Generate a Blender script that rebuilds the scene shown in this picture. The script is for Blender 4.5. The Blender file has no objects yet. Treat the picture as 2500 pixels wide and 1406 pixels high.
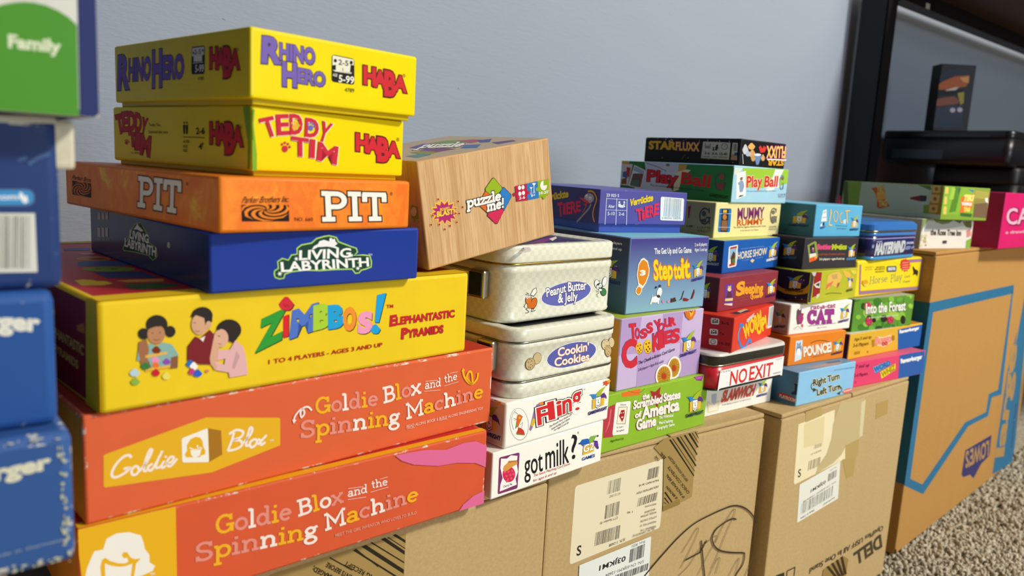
import bpy, bmesh, math, random
import numpy as np
from mathutils import Matrix, Vector
C = bpy.context.scene.collection
SC = bpy.context.scene
# ------------------------------------------------------------------ camera, world, lights, exposure
cam = bpy.data.cameras.new('camera'); cam_o = bpy.data.objects.new('camera', cam); C.objects.link(cam_o)
cam.sensor_width = 36.0; cam.lens = 27.1759; cam.clip_start = 0.01
cam_o.matrix_world = Matrix(((0.767441, 0.0580889, -0.638482, 0), (-0.638831, 0.153355, -0.753908, 0), (0.0541209, 0.986462, 0.1548, 0.3871), (0, 0, 0, 1)))
cam.dof.use_dof = True; cam.dof.focus_distance = 0.46; cam.dof.aperture_fstop = 11.0
SC.camera = cam_o
SC.view_settings.view_transform = 'Standard'; SC.view_settings.look = 'None'
SC.view_settings.exposure = -0.12; SC.view_settings.gamma = 1.0; SC.view_settings.use_curve_mapping = False
world = bpy.data.worlds.new('room_light'); SC.world = world; world.use_nodes = True
world.node_tree.nodes['Background'].inputs[0].default_value = (0.80, 0.88, 1.0, 1); world.node_tree.nodes['Background'].inputs[1].default_value = 0.06
def area(name, loc, target, size, energy, col, shape='DISK', size_y=None):
    l = bpy.data.lights.new(name, 'AREA'); l.shape = shape; l.size = size; l.energy = energy; l.color = col
    if size_y: l.size_y = size_y
    o = bpy.data.objects.new(name, l); C.objects.link(o); o.location = loc
    o.rotation_euler = (Vector(target) - Vector(loc)).to_track_quat('-Z', 'Y').to_euler(); return o
area('ceiling_lamp', (1.45, -1.15, 1.80), (0.6, 0.32, 0.5), 0.26, 53.0, (1.0, 0.955, 0.87))
area('window', (1.10, -2.3, 0.80), (0.9, 0.4, 0.5), 1.0, 28.0, (0.86, 0.93, 1.0), 'RECTANGLE', 0.6)
area('warm_bounce_fill', (2.3, -1.2, 2.2), (0.6, 0.4, 0.4), 1.1, 20.0, (1.0, 0.90, 0.74))  # added fill standing in for broad warm room bounce

# ------------------------------------------------------------------ materials
MATS = {}
def lin(hexs):
    out = []
    for i in (0, 2, 4):
        c = int(hexs[i:i+2], 16)/255.0
        out.append(c/12.92 if c <= 0.04045 else ((c+0.055)/1.055)**2.4)
    return (*out, 1.0)
def base(name, rough=0.5, spec=0.35, metal=0.0):
    m = bpy.data.materials.new(name); m.use_nodes = True; b = m.node_tree.nodes['Principled BSDF']
    b.inputs['Roughness'].default_value = rough; b.inputs['Specular IOR Level'].default_value = spec; b.inputs['Metallic'].default_value = metal
    return m, m.node_tree.nodes, m.node_tree.links, b
def node(N, t, **kw):
    n = N.new(t)
    for k, v in kw.items():
        if k in n.inputs: n.inputs[k].default_value = v
        else: setattr(n, k, v)
    return n
def mixc(N, Lk, fac, a, b):
    n = N.new('ShaderNodeMix'); n.data_type = 'RGBA'
    for s, v in ((0, fac), (6, a), (7, b)):
        if isinstance(v, bpy.types.NodeSocket): Lk.new(v, n.inputs[s])
        else: n.inputs[s].default_value = v
    return n.outputs[2]
def ramp(N, Lk, src, p0, p1):
    n = N.new('ShaderNodeMapRange'); n.clamp = True; n.inputs[1].default_value = p0; n.inputs[2].default_value = p1; Lk.new(src, n.inputs[0]); return n.outputs[0]
def coords(N, Lk, scale=(1, 1, 1)):
    t = N.new('ShaderNodeTexCoord'); mp = N.new('ShaderNodeMapping'); mp.inputs['Scale'].default_value = scale; Lk.new(t.outputs['Object'], mp.inputs[0]); return mp.outputs[0]
def noise(N, Lk, vec, scale, detail=3.0, rough=0.55):
    n = node(N, 'ShaderNodeTexNoise', Scale=scale, Detail=detail, Roughness=rough); Lk.new(vec, n.inputs['Vector']); return n.outputs['Fac']
def bump(N, Lk, b, h, strength, dist=0.001):
    n = node(N, 'ShaderNodeBump', Strength=strength, Distance=dist); Lk.new(h, n.inputs['Height']); Lk.new(n.outputs[0], b.inputs['Normal'])
def scale_col(c, k): return (c[0]*k, c[1]*k, c[2]*k, 1)
def ink(hexs):
    k = 'ink_'+hexs
    if k not in MATS:
        m, N, Lk, b = base(k, 0.5, 0.18); b.inputs['Base Color'].default_value = lin(hexs); MATS[k] = m
    return MATS[k]
def paper(hexs, rough=0.45, spec=0.2):
    k = 'paper_%s_%d' % (hexs, rough*100)
    if k not in MATS:
        m, N, Lk, b = base(k, rough, spec); v = coords(N, Lk); c = lin(hexs)
        f = noise(N, Lk, v, 55.0, 4.0); Lk.new(mixc(N, Lk, f, scale_col(c, 0.93), scale_col(c, 1.06)), b.inputs['Base Color'])
        bump(N, Lk, b, noise(N, Lk, v, 22.0, 2.0), 0.07, 0.002); MATS[k] = m
    return MATS[k]
def edge(hexs, wear):
    k = 'edge_%s_%d' % (hexs, wear*100)
    if k not in MATS:
        m, N, Lk, b = base(k, 0.6, 0.25); v = coords(N, Lk); c = lin(hexs)
        f = ramp(N, Lk, noise(N, Lk, v, 95.0, 6.0, 0.72), 0.74-0.22*wear, 0.80-0.22*wear)
        Lk.new(mixc(N, Lk, f, c, lin('d9d2c0')), b.inputs['Base Color']); MATS[k] = m
    return MATS[k]
def flame():
    m, N, Lk, b = base('flame_paper', 0.42); v = coords(N, Lk, (1, 1, 0.6)); w = node(N, 'ShaderNodeTexNoise', Scale=30.0, Detail=2.0); Lk.new(v, w.inputs['Vector'])
    vv = N.new('ShaderNodeMix'); vv.data_type = 'VECTOR'; vv.inputs[0].default_value = 0.05; Lk.new(v, vv.inputs[4]); Lk.new(w.outputs['Color'], vv.inputs[5])
    f = noise(N, Lk, vv.outputs[1], 70.0, 5.0, 0.65); a = mixc(N, Lk, ramp(N, Lk, f, 0.4, 0.55), lin('ee7416'), lin('f58a1e'))
    Lk.new(mixc(N, Lk, ramp(N, Lk, f, 0.57, 0.68), a, lin('f8c83c')), b.inputs['Base Color']); return m
def bamboo():
    m, N, Lk, b = base('bamboo_print', 0.5); v = coords(N, Lk); sp = N.new('ShaderNodeSeparateXYZ'); Lk.new(v, sp.inputs[0])
    ad = node(N, 'ShaderNodeMath', operation='ADD'); Lk.new(sp.outputs[0], ad.inputs[0]); Lk.new(sp.outputs[1], ad.inputs[1])
    fl = node(N, 'ShaderNodeMath', operation='MULTIPLY'); fl.inputs[1].default_value = 210.0; Lk.new(ad.outputs[0], fl.inputs[0])
    fr = node(N, 'ShaderNodeMath', operation='FLOOR'); Lk.new(fl.outputs[0], fr.inputs[0])
    wn = node(N, 'ShaderNodeTexWhiteNoise', noise_dimensions='1D'); Lk.new(fr.outputs[0], wn.inputs['W'])
    gr = noise(N, Lk, coords(N, Lk, (900, 900, 40)), 1.0, 4.0)
    c1 = mixc(N, Lk, wn.outputs['Value'], lin('cca26e'), lin('e0ba88')); Lk.new(mixc(N, Lk, ramp(N, Lk, gr, 0.42, 0.75), c1, lin('b98a54')), b.inputs['Base Color']); return m
def gradient(lo, hi, h):
    m, N, Lk, b = base('gradient_paper', 0.42); v = coords(N, Lk); sp = N.new('ShaderNodeSeparateXYZ'); Lk.new(v, sp.inputs[0])
    Lk.new(mixc(N, Lk, ramp(N, Lk, sp.outputs[2], 0.05*h, 0.95*h), lin(lo), lin(hi)), b.inputs['Base Color']); return m
def cardboard(hexs, name):
    m, N, Lk, b = base(name, 0.75, 0.2); v = coords(N, Lk); c = lin(hexs)
    f = noise(N, Lk, v, 420.0, 3.0, 0.7); g = noise(N, Lk, coords(N, Lk, (1, 1, 0.15)), 60.0, 3.0)
    a = mixc(N, Lk, g, scale_col(c, 0.93), scale_col(c, 1.06)); Lk.new(mixc(N, Lk, ramp(N, Lk, f, 0.35, 0.7), a, scale_col(c, 0.86)), b.inputs['Base Color'])
    bump(N, Lk, b, noise(N, Lk, v, 14.0, 2.0), 0.07, 0.004); return m
def tinpaint(hexs, hex2=None, cell=0.0032, rough=0.28):
    k = 'tin_%s_%s' % (hexs, hex2)
    if k not in MATS:
        m, N, Lk, b = base(k, rough, 0.5)
        if hex2:
            ck = node(N, 'ShaderNodeTexChecker', Scale=1.0/cell, Color1=lin(hexs), Color2=lin(hex2)); Lk.new(coords(N, Lk), ck.inputs['Vector']); Lk.new(ck.outputs[0], b.inputs['Base Color'])
        else: b.inputs['Base Color'].default_value = lin(hexs)
        MATS[k] = m
    return MATS[k]
def metal(hexs, rough=0.25):
    k = 'metal_'+hexs
    if k not in MATS:
        m, N, Lk, b = base(k, rough, 0.5, 1.0); b.inputs['Base Color'].default_value = lin(hexs); MATS[k] = m
    return MATS[k]
def plain(hexs, rough=0.5, spec=0.4):
    k = 'plain_%s_%d' % (hexs, rough*100)
    if k not in MATS:
        m, N, Lk, b = base(k, rough, spec); v = coords(N, Lk); c = lin(hexs)
        Lk.new(mixc(N, Lk, noise(N, Lk, v, 12.0, 4.0), scale_col(c, 0.85), scale_col(c, 1.12)), b.inputs['Base Color']); MATS[k] = m
    return MATS[k]
# ------------------------------------------------------------------ object helpers
def link(name, me, parent=None, label=None):
    o = bpy.data.objects.new(name, me); C.objects.link(o)
    if parent: o.parent = parent
    if label: o['label'] = label
    return o
def tag(o, label, cat, group=None):
    o['label'] = label; o['category'] = cat
    if group: o['group'] = group
    return o
def struct(o): o['kind'] = 'structure'; return o
def from_bm(name, bm, mats, parent=None, smooth=False, label=None):
    me = bpy.data.meshes.new(name); bm.to_mesh(me); bm.free()
    for m in mats: me.materials.append(m)
    if smooth:
        for p in me.polygons: p.use_smooth = True
    return link(name, me, parent, label)
def box_bm(x0, x1, y0, y1, z0, z1, bev=0.0, seg=2):
    bm = bmesh.new(); bmesh.ops.create_cube(bm, size=1.0)
    for v in bm.verts: v.co = Vector(((x0+x1)/2+v.co.x*(x1-x0), (y0+y1)/2+v.co.y*(y1-y0), (z0+z1)/2+v.co.z*(z1-z0)))
    if bev: bmesh.ops.bevel(bm, geom=list(bm.edges), offset=bev, segments=seg, affect='EDGES', profile=0.6)
    return bm
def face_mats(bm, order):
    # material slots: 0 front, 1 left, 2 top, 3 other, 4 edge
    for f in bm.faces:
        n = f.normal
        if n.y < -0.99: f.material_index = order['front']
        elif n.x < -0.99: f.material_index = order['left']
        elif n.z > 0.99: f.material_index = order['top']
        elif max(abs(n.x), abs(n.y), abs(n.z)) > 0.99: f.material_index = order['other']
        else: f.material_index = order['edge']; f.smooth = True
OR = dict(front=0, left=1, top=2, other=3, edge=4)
def tuck(bm, w, d, h, amt, seed):
    # slight sag and bulge of a used card box: outer faces stay within a fraction of a millimetre
    r = random.Random(seed)
    ox = [r.uniform(-amt, amt) for _ in range(8)]
    for v in bm.verts:
        i = (v.co.x > w/2)+2*(v.co.y > d/2)+4*(v.co.z > h/2)
        v.co.x += ox[i]; v.co.y += ox[(i+3) % 8]
# ------------------------------------------------------------------ lettering: built-in font glyphs and drawn slab letters
GLY = {}; ADV = {}
_fc = bpy.data.curves.new('glyph', 'FONT'); _fo = bpy.data.objects.new('glyph', _fc); C.objects.link(_fo); _fc.resolution_u = 3
def _raw(s, off):
    _fc.body = s; _fc.offset = off; dg = bpy.context.evaluated_depsgraph_get(); ob = _fo.evaluated_get(dg); me = ob.to_mesh()
    n = len(me.vertices); co = np.empty(n*3); me.vertices.foreach_get('co', co); co = co.reshape(-1, 3)[:, :2].copy()
    fs = [tuple(p.vertices) for p in me.polygons]; ob.to_mesh_clear(); return co, fs
def glyph(ch, off):
    k = (ch, round(off, 3))
    if k not in GLY: GLY[k] = _raw(ch, k[1]) if ch != ' ' else (np.zeros((0, 2)), [])
    return GLY[k]
_w0 = None
def advance(ch):
    global _w0
    if ch not in ADV:
        if _w0 is None: _w0 = _raw('HH', 0)[0][:, 0].max()
        ADV[ch] = _raw('H'+ch+'H', 0)[0][:, 0].max()-_w0
    return ADV[ch]
CAP = _raw('H', 0)[0][:, 1].max()
def arc(cx, cy, rx, ry, a0, a1, n=12):
    return [(cx+rx*math.cos(math.radians(a0+(a1-a0)*i/n)), cy+ry*math.sin(math.radians(a0+(a1-a0)*i/n))) for i in range(n+1)]
def ser(x, y, l=.17): return [(x-l, y), (x+l, y)]
SLAB = {
 'P': (.78, [[(.2, .06), (.2, .94)], ser(.2, .06, .18), [(.03, .94), (.2, .94)], [(.2, .935), (.46, .935)]+arc(.46, .71, .23, .225, 90, -90)+[(.2, .485)]]),
 'I': (.46, [[(.23, .06), (.23, .94)], ser(.23, .06, .19), ser(.23, .94, .19)]),
 'T': (.82, [[(.41, .06), (.41, .93)], ser(.41, .06, .19), [(.04, .93), (.78, .93)], [(.09, .93), (.09, .68)], [(.73, .93), (.73, .68)]]),
 'C': (.8, [arc(.42, .5, .33, .43, 48, 312), [(.68, .95), (.68, .64)]]),
 'A': (.86, [[(.13, .06), (.43, .93), (.73, .06)], [(.24, .36), (.62, .36)], ser(.13, .06, .13), ser(.73, .06, .13)]),
 'G': (.88, [arc(.43, .5, .34, .43, 48, 345), [(.5, .43), (.86, .43)], [(.76, .43), (.76, .06)], [(.71, .95), (.71, .66)]]),
 'M': (1.04, [[(.17, .06), (.17, .94), (.52, .34), (.87, .94), (.87, .06)], ser(.17, .06, .15), ser(.87, .06, .15), [(.02, .94), (.17, .94)], [(.87, .94), (1.02, .94)]]),
 'B': (.78, [[(.2, .06), (.2, .94)], [(.03, .06), (.2, .06)], [(.03, .94), (.2, .94)], [(.2, .935), (.44, .935)]+arc(.44, .725, .2, .21, 90, -90)+[(.2, .515)], [(.2, .515), (.47, .515)]+arc(.47, .29, .23, .225, 90, -90)+[(.2, .065)]]),
 'S': (.72, [arc(.36, .715, .25, .215, 38, 270)+arc(.36, .285, .27, .215, 90, -142)[1:], [(.6, .95), (.6, .72)], [(.11, .05), (.11, .3)]]),
 'H': (.86, [[(.17, .06), (.17, .94)], [(.69, .06), (.69, .94)], [(.17, .5), (.69, .5)], ser(.17, .06, .15), ser(.69, .06, .15), ser(.17, .94, .15), ser(.69, .94, .15)]),
 'o': (.62, [arc(.31, .33, .24, .27, 0, 360, 20)]), 'e': (.62, [arc(.31, .33, .24, .27, 0, 318, 16), [(.07, .35), (.55, .35)]]),
 'c': (.58, [arc(.31, .33, .24, .27, 50, 312), [(.47, .62), (.47, .44)]]), 'l': (.4, [[(.2, .06), (.2, .97)], ser(.2, .06), [(.03, .96), (.2, .96)]]),
 'i': (.4, [[(.2, .06), (.2, .6)], ser(.2, .06), [(.03, .6), (.2, .6)], [(.13, .87), (.27, .87)]]),
 'd': (.72, [arc(.29, .33, .22, .27, 0, 360, 20), [(.54, .06), (.54, .97)], [(.38, .96), (.54, .96)], [(.54, .06), (.7, .06)]]),
 'a': (.66, [[(.1, .5)]+arc(.3, .44, .19, .17, 140, 0)+[(.49, .06), (.64, .06)], arc(.28, .2, .2, .15, 0, 360, 16)]),
 'n': (.78, [[(.17, .06), (.17, .6)], [(.03, .6), (.17, .6)], ser(.17, .06, .15), [(.17, .4)]+arc(.385, .4, .2, .2, 165, 0)+[(.585, .06)], ser(.6, .06, .15)]),
 'h': (.78, [[(.17, .06), (.17, .97)], [(.03, .96), (.17, .96)], ser(.17, .06, .15), [(.17, .4)]+arc(.385, .4, .2, .2, 165, 0)+[(.585, .06)], ser(.6, .06, .15)]),
 't': (.46, [[(.2, .88), (.2, .2)]+arc(.32, .2, .12, .14, 180, 290), [(.03, .6), (.42, .6)]]),
 'p': (.7, [[(.17, -.3), (.17, .6)], [(.03, .6), (.17, .6)], ser(.17, -.3, .15), arc(.4, .33, .23, .27, 0, 360, 20)]),
 'g': (.64, [arc(.28, .43, .19, .17, 0, 360, 16), [(.42, .55), (.6, .62)], [(.17, .28), (.12, .19), (.2, .12), (.42, .09)], arc(.3, -.1, .25, .18, 0, 360, 16)]),
 'x': (.66, [[(.1, .06), (.56, .6)], [(.56, .06), (.1, .6)], ser(.1, .06, .1), ser(.56, .06, .1), ser(.1, .6, .1), ser(.56, .6, .1)]),
 'u': (.74, [[(.03, .6), (.17, .6), (.17, .28)]+arc(.35, .26, .18, .2, 180, 360)+[(.53, .3)], [(.4, .6), (.55, .6), (.55, .06), (.71, .06)]]),
 'z': (.6, [[(.06, .6), (.52, .6), (.07, .06), (.55, .06)], [(.06, .6), (.06, .46)], [(.54, .06), (.54, .22)]]),
 'm': (1.1, [[(.17, .06), (.17, .6)], [(.03, .6), (.17, .6)], ser(.17, .06, .13), [(.17, .42)]+arc(.35, .42, .17, .18, 165, 0)+[(.52, .06)], ser(.54, .06, .12), [(.52, .42)]+arc(.71, .42, .18, .18, 165, 0)+[(.89, .06)], ser(.92, .06, .13)]),
 'y': (.66, [[(.1, .6), (.34, .08)], [(.56, .6), (.26, -.26), (.1, -.26)], ser(.1, .6, .1), ser(.56, .6, .1)]),
 'r': (.52, [[(.17, .06), (.17, .6)], [(.03, .6), (.17, .6)], ser(.17, .06, .15), [(.17, .4), (.28, .56), (.46, .56)]]),
 's': (.54, [arc(.27, .46, .18, .14, 40, 270, 9)+arc(.27, .19, .2, .14, 90, -140, 9)[1:]]),
 '!': (.34, [[(.17, .94), (.17, .34)], [(.1, .1), (.24, .1)]]), ' ': (.3, [])}
def strip(pts, wid, closed=False):
    """thick line as verts and quads"""
    p = [np.array(q, float) for q in pts]
    if not closed and len(p) > 2 and np.linalg.norm(p[0]-p[-1]) < 1e-6: closed = True; p = p[:-1]
    q = [p[0]]
    for a in p[1:]:
        if np.linalg.norm(a-q[-1]) > 1e-7: q.append(a)
    p = q; n = len(p); V = []; Fc = []
    if n < 2: return V, Fc
    for i in range(n):
        a = p[i-1] if (i > 0 or closed) else None; b = p[(i+1) % n] if (i < n-1 or closed) else None
        ds = [(p[i]-a)/np.linalg.norm(p[i]-a)] if a is not None else []
        if b is not None: ds.append((b-p[i])/np.linalg.norm(b-p[i]))
        ns = [np.array([-d[1], d[0]]) for d in ds]; m = sum(ns); l = np.linalg.norm(m)
        if l < 0.35: m = ns[0]
        else: m = m/l; m = m/max(0.5, float(m@ns[0]))
        V.append(tuple(p[i]+m*wid/2)); V.append(tuple(p[i]-m*wid/2))
    for i in range(n if closed else n-1):
        j = (i+1) % n; Fc.append((2*i+1, 2*j+1, 2*j, 2*i))
    return V, Fc
def smooth(p, n=5):
    """Catmull-Rom through the points, for pen strokes"""
    q = [np.array(x, float) for x in p]; cl = np.linalg.norm(q[0]-q[-1]) < 1e-6; out = []
    for i in range(len(q)-1):
        a = q[i-1] if i > 0 else (q[-2] if cl else q[0]); b, c = q[i], q[i+1]; d = q[i+2] if i+2 < len(q) else (q[1] if cl else q[-1])
        for k in range(n):
            u = k/n; out.append(tuple(0.5*((2*b)+(c-a)*u+(2*a-5*b+4*c-d)*u*u+(3*b-a-3*c+d)*u**3)))
    return out+[tuple(q[-1])]
class Print:
    """flat print collected on one face of a thing; every shape a hair above the one before"""
    def __init__(s, z=0.06): s.v = []; s.f = []; s.mi = []; s.m = []; s.z = z; s.idx = {}
    def mat(s, c):
        if c not in s.idx: s.idx[c] = len(s.m); s.m.append(ink(c))
        return s.idx[c]
    def put(s, V, Fc, c, dz=0.005):
        o = len(s.v); s.z += dz; s.v += [(x, y, s.z) for x, y in V]; k = s.mat(c)
        for f in Fc: s.f.append(tuple(i+o for i in f)); s.mi.append(k)
    def poly(s, c, pts):
        a = sum(pts[i-1][0]*pts[i][1]-pts[i][0]*pts[i-1][1] for i in range(len(pts)))
        s.put(pts if a > 0 else pts[::-1], [tuple(range(len(pts)))], c)
    def text(s, cols, off, A, txt):
        x0, y0, ax, ay, bx, by = A; cs = cols.split(','); xs = []; x = 0.0
        for ch in txt: xs.append(x); x += advance(ch)
        g0 = glyph(txt[0], 0)[0]; gl = glyph(txt[-1], 0)[0]; lo = g0[:, 0].min(); hi = xs[-1]+gl[:, 0].max(); W = hi-lo
        for i, ch in enumerate(txt):
            co, fs = glyph(ch, off)
            if len(co) == 0: continue
            u = (co[:, 0]+xs[i]-lo)/W; v = co[:, 1]/CAP
            s.put(list(zip(x0+u*ax+v*bx, y0+u*ay+v*by)), fs, cs[i % len(cs)], 0.003)
    def slab(s, cols, off, A, txt):
        x0, y0, ax, ay, bx, by = A; cs = cols.split(','); x = 0.0; xs = []
        for ch in txt: xs.append(x); x += SLAB[ch][0]
        W = x; th = .125+2*off; la = math.hypot(ax, ay); sq = la/W/max(1e-6, math.hypot(bx, by))
        for i, ch in enumerate(txt):
            for st in SLAB[ch][1]:
                e = off*.8; q = list(st)
                if len(q) >= 2 and np.linalg.norm(np.array(q[0])-np.array(q[-1])) > 1e-6:
                    for k, n in ((0, 1), (-1, -2)):
                        d = np.array(q[k])-np.array(q[n]); d = d/np.linalg.norm(d); q[k] = tuple(np.array(q[k])+d*e)
                V, Fc = strip(q, th)
                s.put([(x0+(p[0]+xs[i])/W*ax+p[1]*bx, y0+(p[0]+xs[i])/W*ay+p[1]*by) for p in V], Fc, cs[i % len(cs)], 0.002)
    def bars(s, c, A, n, seed):
        x0, y0, ax, ay, bx, by = A; r = random.Random(seed); w = [r.choice((1, 1, 1.6, 2.4)) for _ in range(2*n)]; t = sum(w); x = 0
        for i in range(2*n):
            if i % 2 == 0:
                a, b = x/t, (x+w[i])/t
                s.put([(x0+a*ax, y0+a*ay), (x0+b*ax, y0+b*ay), (x0+b*ax+bx, y0+b*ay+by), (x0+a*ax+bx, y0+a*ay+by)], [(0, 1, 2, 3)], c, 0.0)
            x += w[i]
        s.z += 0.007
    def jester(s, c, A):
        x0, y0, ax, ay, bx, by = A; M = lambda p: (x0+p[0]*ax+p[1]*bx, y0+p[0]*ay+p[1]*by); L = math.hypot(ax, ay)
        for col, pts in (('e9b93c', [(.2, .2), (.2, .62), (.36, .66), (.36, .2)]), ('e9b93c', [(.62, .22), (.62, .72), (.84, .8), (.82, .24)]), ('2f86c8', [(.37, .66), (.6, .68), (.36, .82), (.18, .86), (.02, .88), (.14, .8), (.2, .68), (.26, .62)]),
                         ('a9bc32', [(.36, .72), (.42, .84), (.58, .95), (.8, 1.02), (.9, 1.04), (.78, .92), (.68, .8), (.64, .68)]), ('5c3488', [(.62, .68), (.7, .76), (.82, .76), (.93, .62), (.97, .46), (.88, .55), (.76, .56), (.66, .58)]),
                         ('23202a', [(.345, .67), (.655, .67), (.655, .28), (.5, .165), (.36, .26)]), ('f4f2ee', [(.365, .655), (.635, .655), (.635, .29), (.5, .185), (.38, .27)])):
            s.poly(col, [M(p) for p in pts])
        for st in ([(.5, .56), (.5, .42), (.56, .4)], [(.42, .34), (.47, .27), (.54, .27), (.6, .35)], [(.42, .56), (.42, .53)], [(.58, .57), (.58, .54)]):
            V, Fc = strip([M(p) for p in st], .022*L); s.put(V, Fc, '23202a', .002)
        o = M((0, 0)); s.text(c, .05, (o[0], o[1], ax, ay, bx*.13, by*.13), 'GAMEWRIGHT')
    def haba(s, A):
        x0, y0, ax, ay, bx, by = A
        for col, off in (('5a1018', .10), ('cf2630', .055)):
            for ch, u0, v0, w, h in (('H', .0, 0, .25, 1.0), ('A', .25, -.06, .25, .95), ('B', .5, -.5, .24, 1.42), ('A', .74, -.14, .27, .92)):
                s.text(col, off, (x0+u0*ax+v0*bx, y0+u0*ay+v0*by, w*ax, w*ay, h*bx, h*by), ch)
    def build(s, name, face, d, parent, label=None):
        # d = (w, d, h, offset) in mm ; face coordinates -> local metres
        w, dp, h, yo = d; out = []
        for x, y, z in s.v:
            if face == 'front': out.append((x/1000, (yo-z)/1000, y/1000))
            elif face == 'left': out.append(((yo-z)/1000, (dp-x)/1000, y/1000))
            else: out.append((x/1000, y/1000, (h-yo+z)/1000))
        me = bpy.data.meshes.new(name); me.from_pydata(out, [], s.f)
        for m in s.m: me.materials.append(m)
        me.polygons.foreach_set('material_index', s.mi); me.update()
        return link(name, me, parent, label)
def art(parent, dims, spec):
    """spec: part blocks; first line '#name face offset', then one shape per line, lengths in 1/20 mm"""
    cur = None; top = {}
    def done():
        if cur and cur[0].f: cur[0].build(cur[1], cur[2], (*dims, cur[3]), parent); top[cur[2]] = cur[0].z
    for ln in spec.strip().split('\n'):
        if not ln: continue
        if ln[0] == '#':
            done(); a = ln[1:].split(); cur = (Print(top.get(a[1], 0.06)), a[0], a[1], float(a[2])); continue
        body, _, txt = ln.partition('|'); a = body.split(); k = a[0]; P = cur[0]; num = lambda q: [int(t)/20.0 for t in q]
        if k == 'P':
            q = num(a[2:]); P.poly(a[1], list(zip(q[::2], q[1::2])))
        elif k == 'L':
            q = num(a[3:]); V, Fc = strip(list(zip(q[::2], q[1::2])), int(a[2])/20.0); P.put(V, Fc, a[1])
        elif k == 'C':
            q = num(a[3:]); V, Fc = strip(smooth(list(zip(q[::2], q[1::2]))), int(a[2])/20.0); P.put(V, Fc, a[1])
        elif k == 'T': P.text(a[1], float(a[2]), num(a[3:]), txt)
        elif k == 'S': P.slab(a[1], float(a[2]), num(a[3:]), txt)
        elif k == 'B': P.bars(a[1], num(a[4:]), int(a[2]), int(a[3]))
        elif k == 'J': P.jester(a[1], num(a[2:]))
        elif k == 'H': P.haba(num(a[1:]))
    done()
# ------------------------------------------------------------------ the room
def wall_mat():
    m, N, Lk, b = base('painted_plaster', 0.6, 0.3); v = coords(N, Lk); c = lin('98a2b0')
    st = coords(N, Lk, (1.0, 1.0, 3.2)); n1 = noise(N, Lk, st, 30.0, 6.0, 0.7); n2 = noise(N, Lk, st, 130.0, 3.0, 0.65); n3 = noise(N, Lk, v, 3.0, 3.0)
    pit = ramp(N, Lk, n2, 0.715, 0.77)
    a = mixc(N, Lk, n3, scale_col(c, 0.95), scale_col(c, 1.05)); Lk.new(mixc(N, Lk, pit, a, scale_col(c, 0.5)), b.inputs['Base Color'])
    ad = node(N, 'ShaderNodeMath', operation='MULTIPLY_ADD'); ad.inputs[1].default_value = 0.7; Lk.new(n1, ad.inputs[0]); Lk.new(n2, ad.inputs[2])
    bump(N, Lk, b, ad.outputs[0], 0.11, 0.003); return m
o = struct(from_bm('wall_back', box_bm(-1.2, 3.2, 0.62, 0.70, 0, 2.4), [wall_mat()]))
def carpet_mat():
    m, N, Lk, b = base('carpet', 0.95, 0.1); v = coords(N, Lk); f = noise(N, Lk, v, 160.0, 3.0, 0.7); g = noise(N, Lk, v, 9.0, 2.0)
    a = mixc(N, Lk, g, lin('c2b8a2'), lin('d3cab6')); Lk.new(mixc(N, Lk, ramp(N, Lk, f, 0.4, 0.68), a, lin('8e836c')), b.inputs['Base Color']); return m
CM = carpet_mat()
struct(from_bm('floor', box_bm(-1.2, 3.2, -2.2, 0.62, -0.05, -0.008), [CM]))
def carpet_pile():
    rng = np.random.default_rng(5); n = 62000
    x = rng.uniform(0.62, 1.9, n); y = rng.uniform(-0.30, 0.36, n); h = rng.uniform(0.004, 0.011, n); r = rng.uniform(0.0014, 0.0030, n); a = rng.uniform(0, 6.28, n); t = rng.normal(0, 0.0022, (n, 2))
    V = np.zeros((n, 7, 3))
    for k in range(3):
        V[:, k, 0] = x+r*np.cos(a+k*2.094); V[:, k, 1] = y+r*np.sin(a+k*2.094); V[:, k, 2] = -0.009
        V[:, 3+k, 0] = x+t[:, 0]*.6+r*1.1*np.cos(a+k*2.094+.5); V[:, 3+k, 1] = y+t[:, 1]*.6+r*1.1*np.sin(a+k*2.094+.5); V[:, 3+k, 2] = -0.008+h*.6
    V[:, 6, 0] = x+t[:, 0]; V[:, 6, 1] = y+t[:, 1]; V[:, 6, 2] = -0.008+h*0.8
    F = []
    for k in range(3):
        j = (k+1) % 3; F += [(k, j, 3+j), (k, 3+j, 3+k), (3+k, 3+j, 6)]
    F = (np.array(F)[None]+(np.arange(n)*7)[:, None, None]).reshape(-1, 3)
    me = bpy.data.meshes.new('carpet_pile'); me.vertices.add(n*7); me.vertices.foreach_set('co', V.ravel()); me.loops.add(F.size); me.loops.foreach_set('vertex_index', F.ravel().astype(np.int32))
    me.polygons.add(len(F)); me.polygons.foreach_set('loop_start', np.arange(0, F.size, 3, dtype=np.int32)); me.polygons.foreach_set('loop_total', np.full(len(F), 3, dtype=np.int32)); me.update(calc_edges=True); me.validate()
    me.materials.append(CM); o = link('carpet_pile', me); o['kind'] = 'stuff'; o['label'] = 'beige looped carpet pile in front of the cartons'; o['category'] = 'carpet'
carpet_pile()
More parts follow.
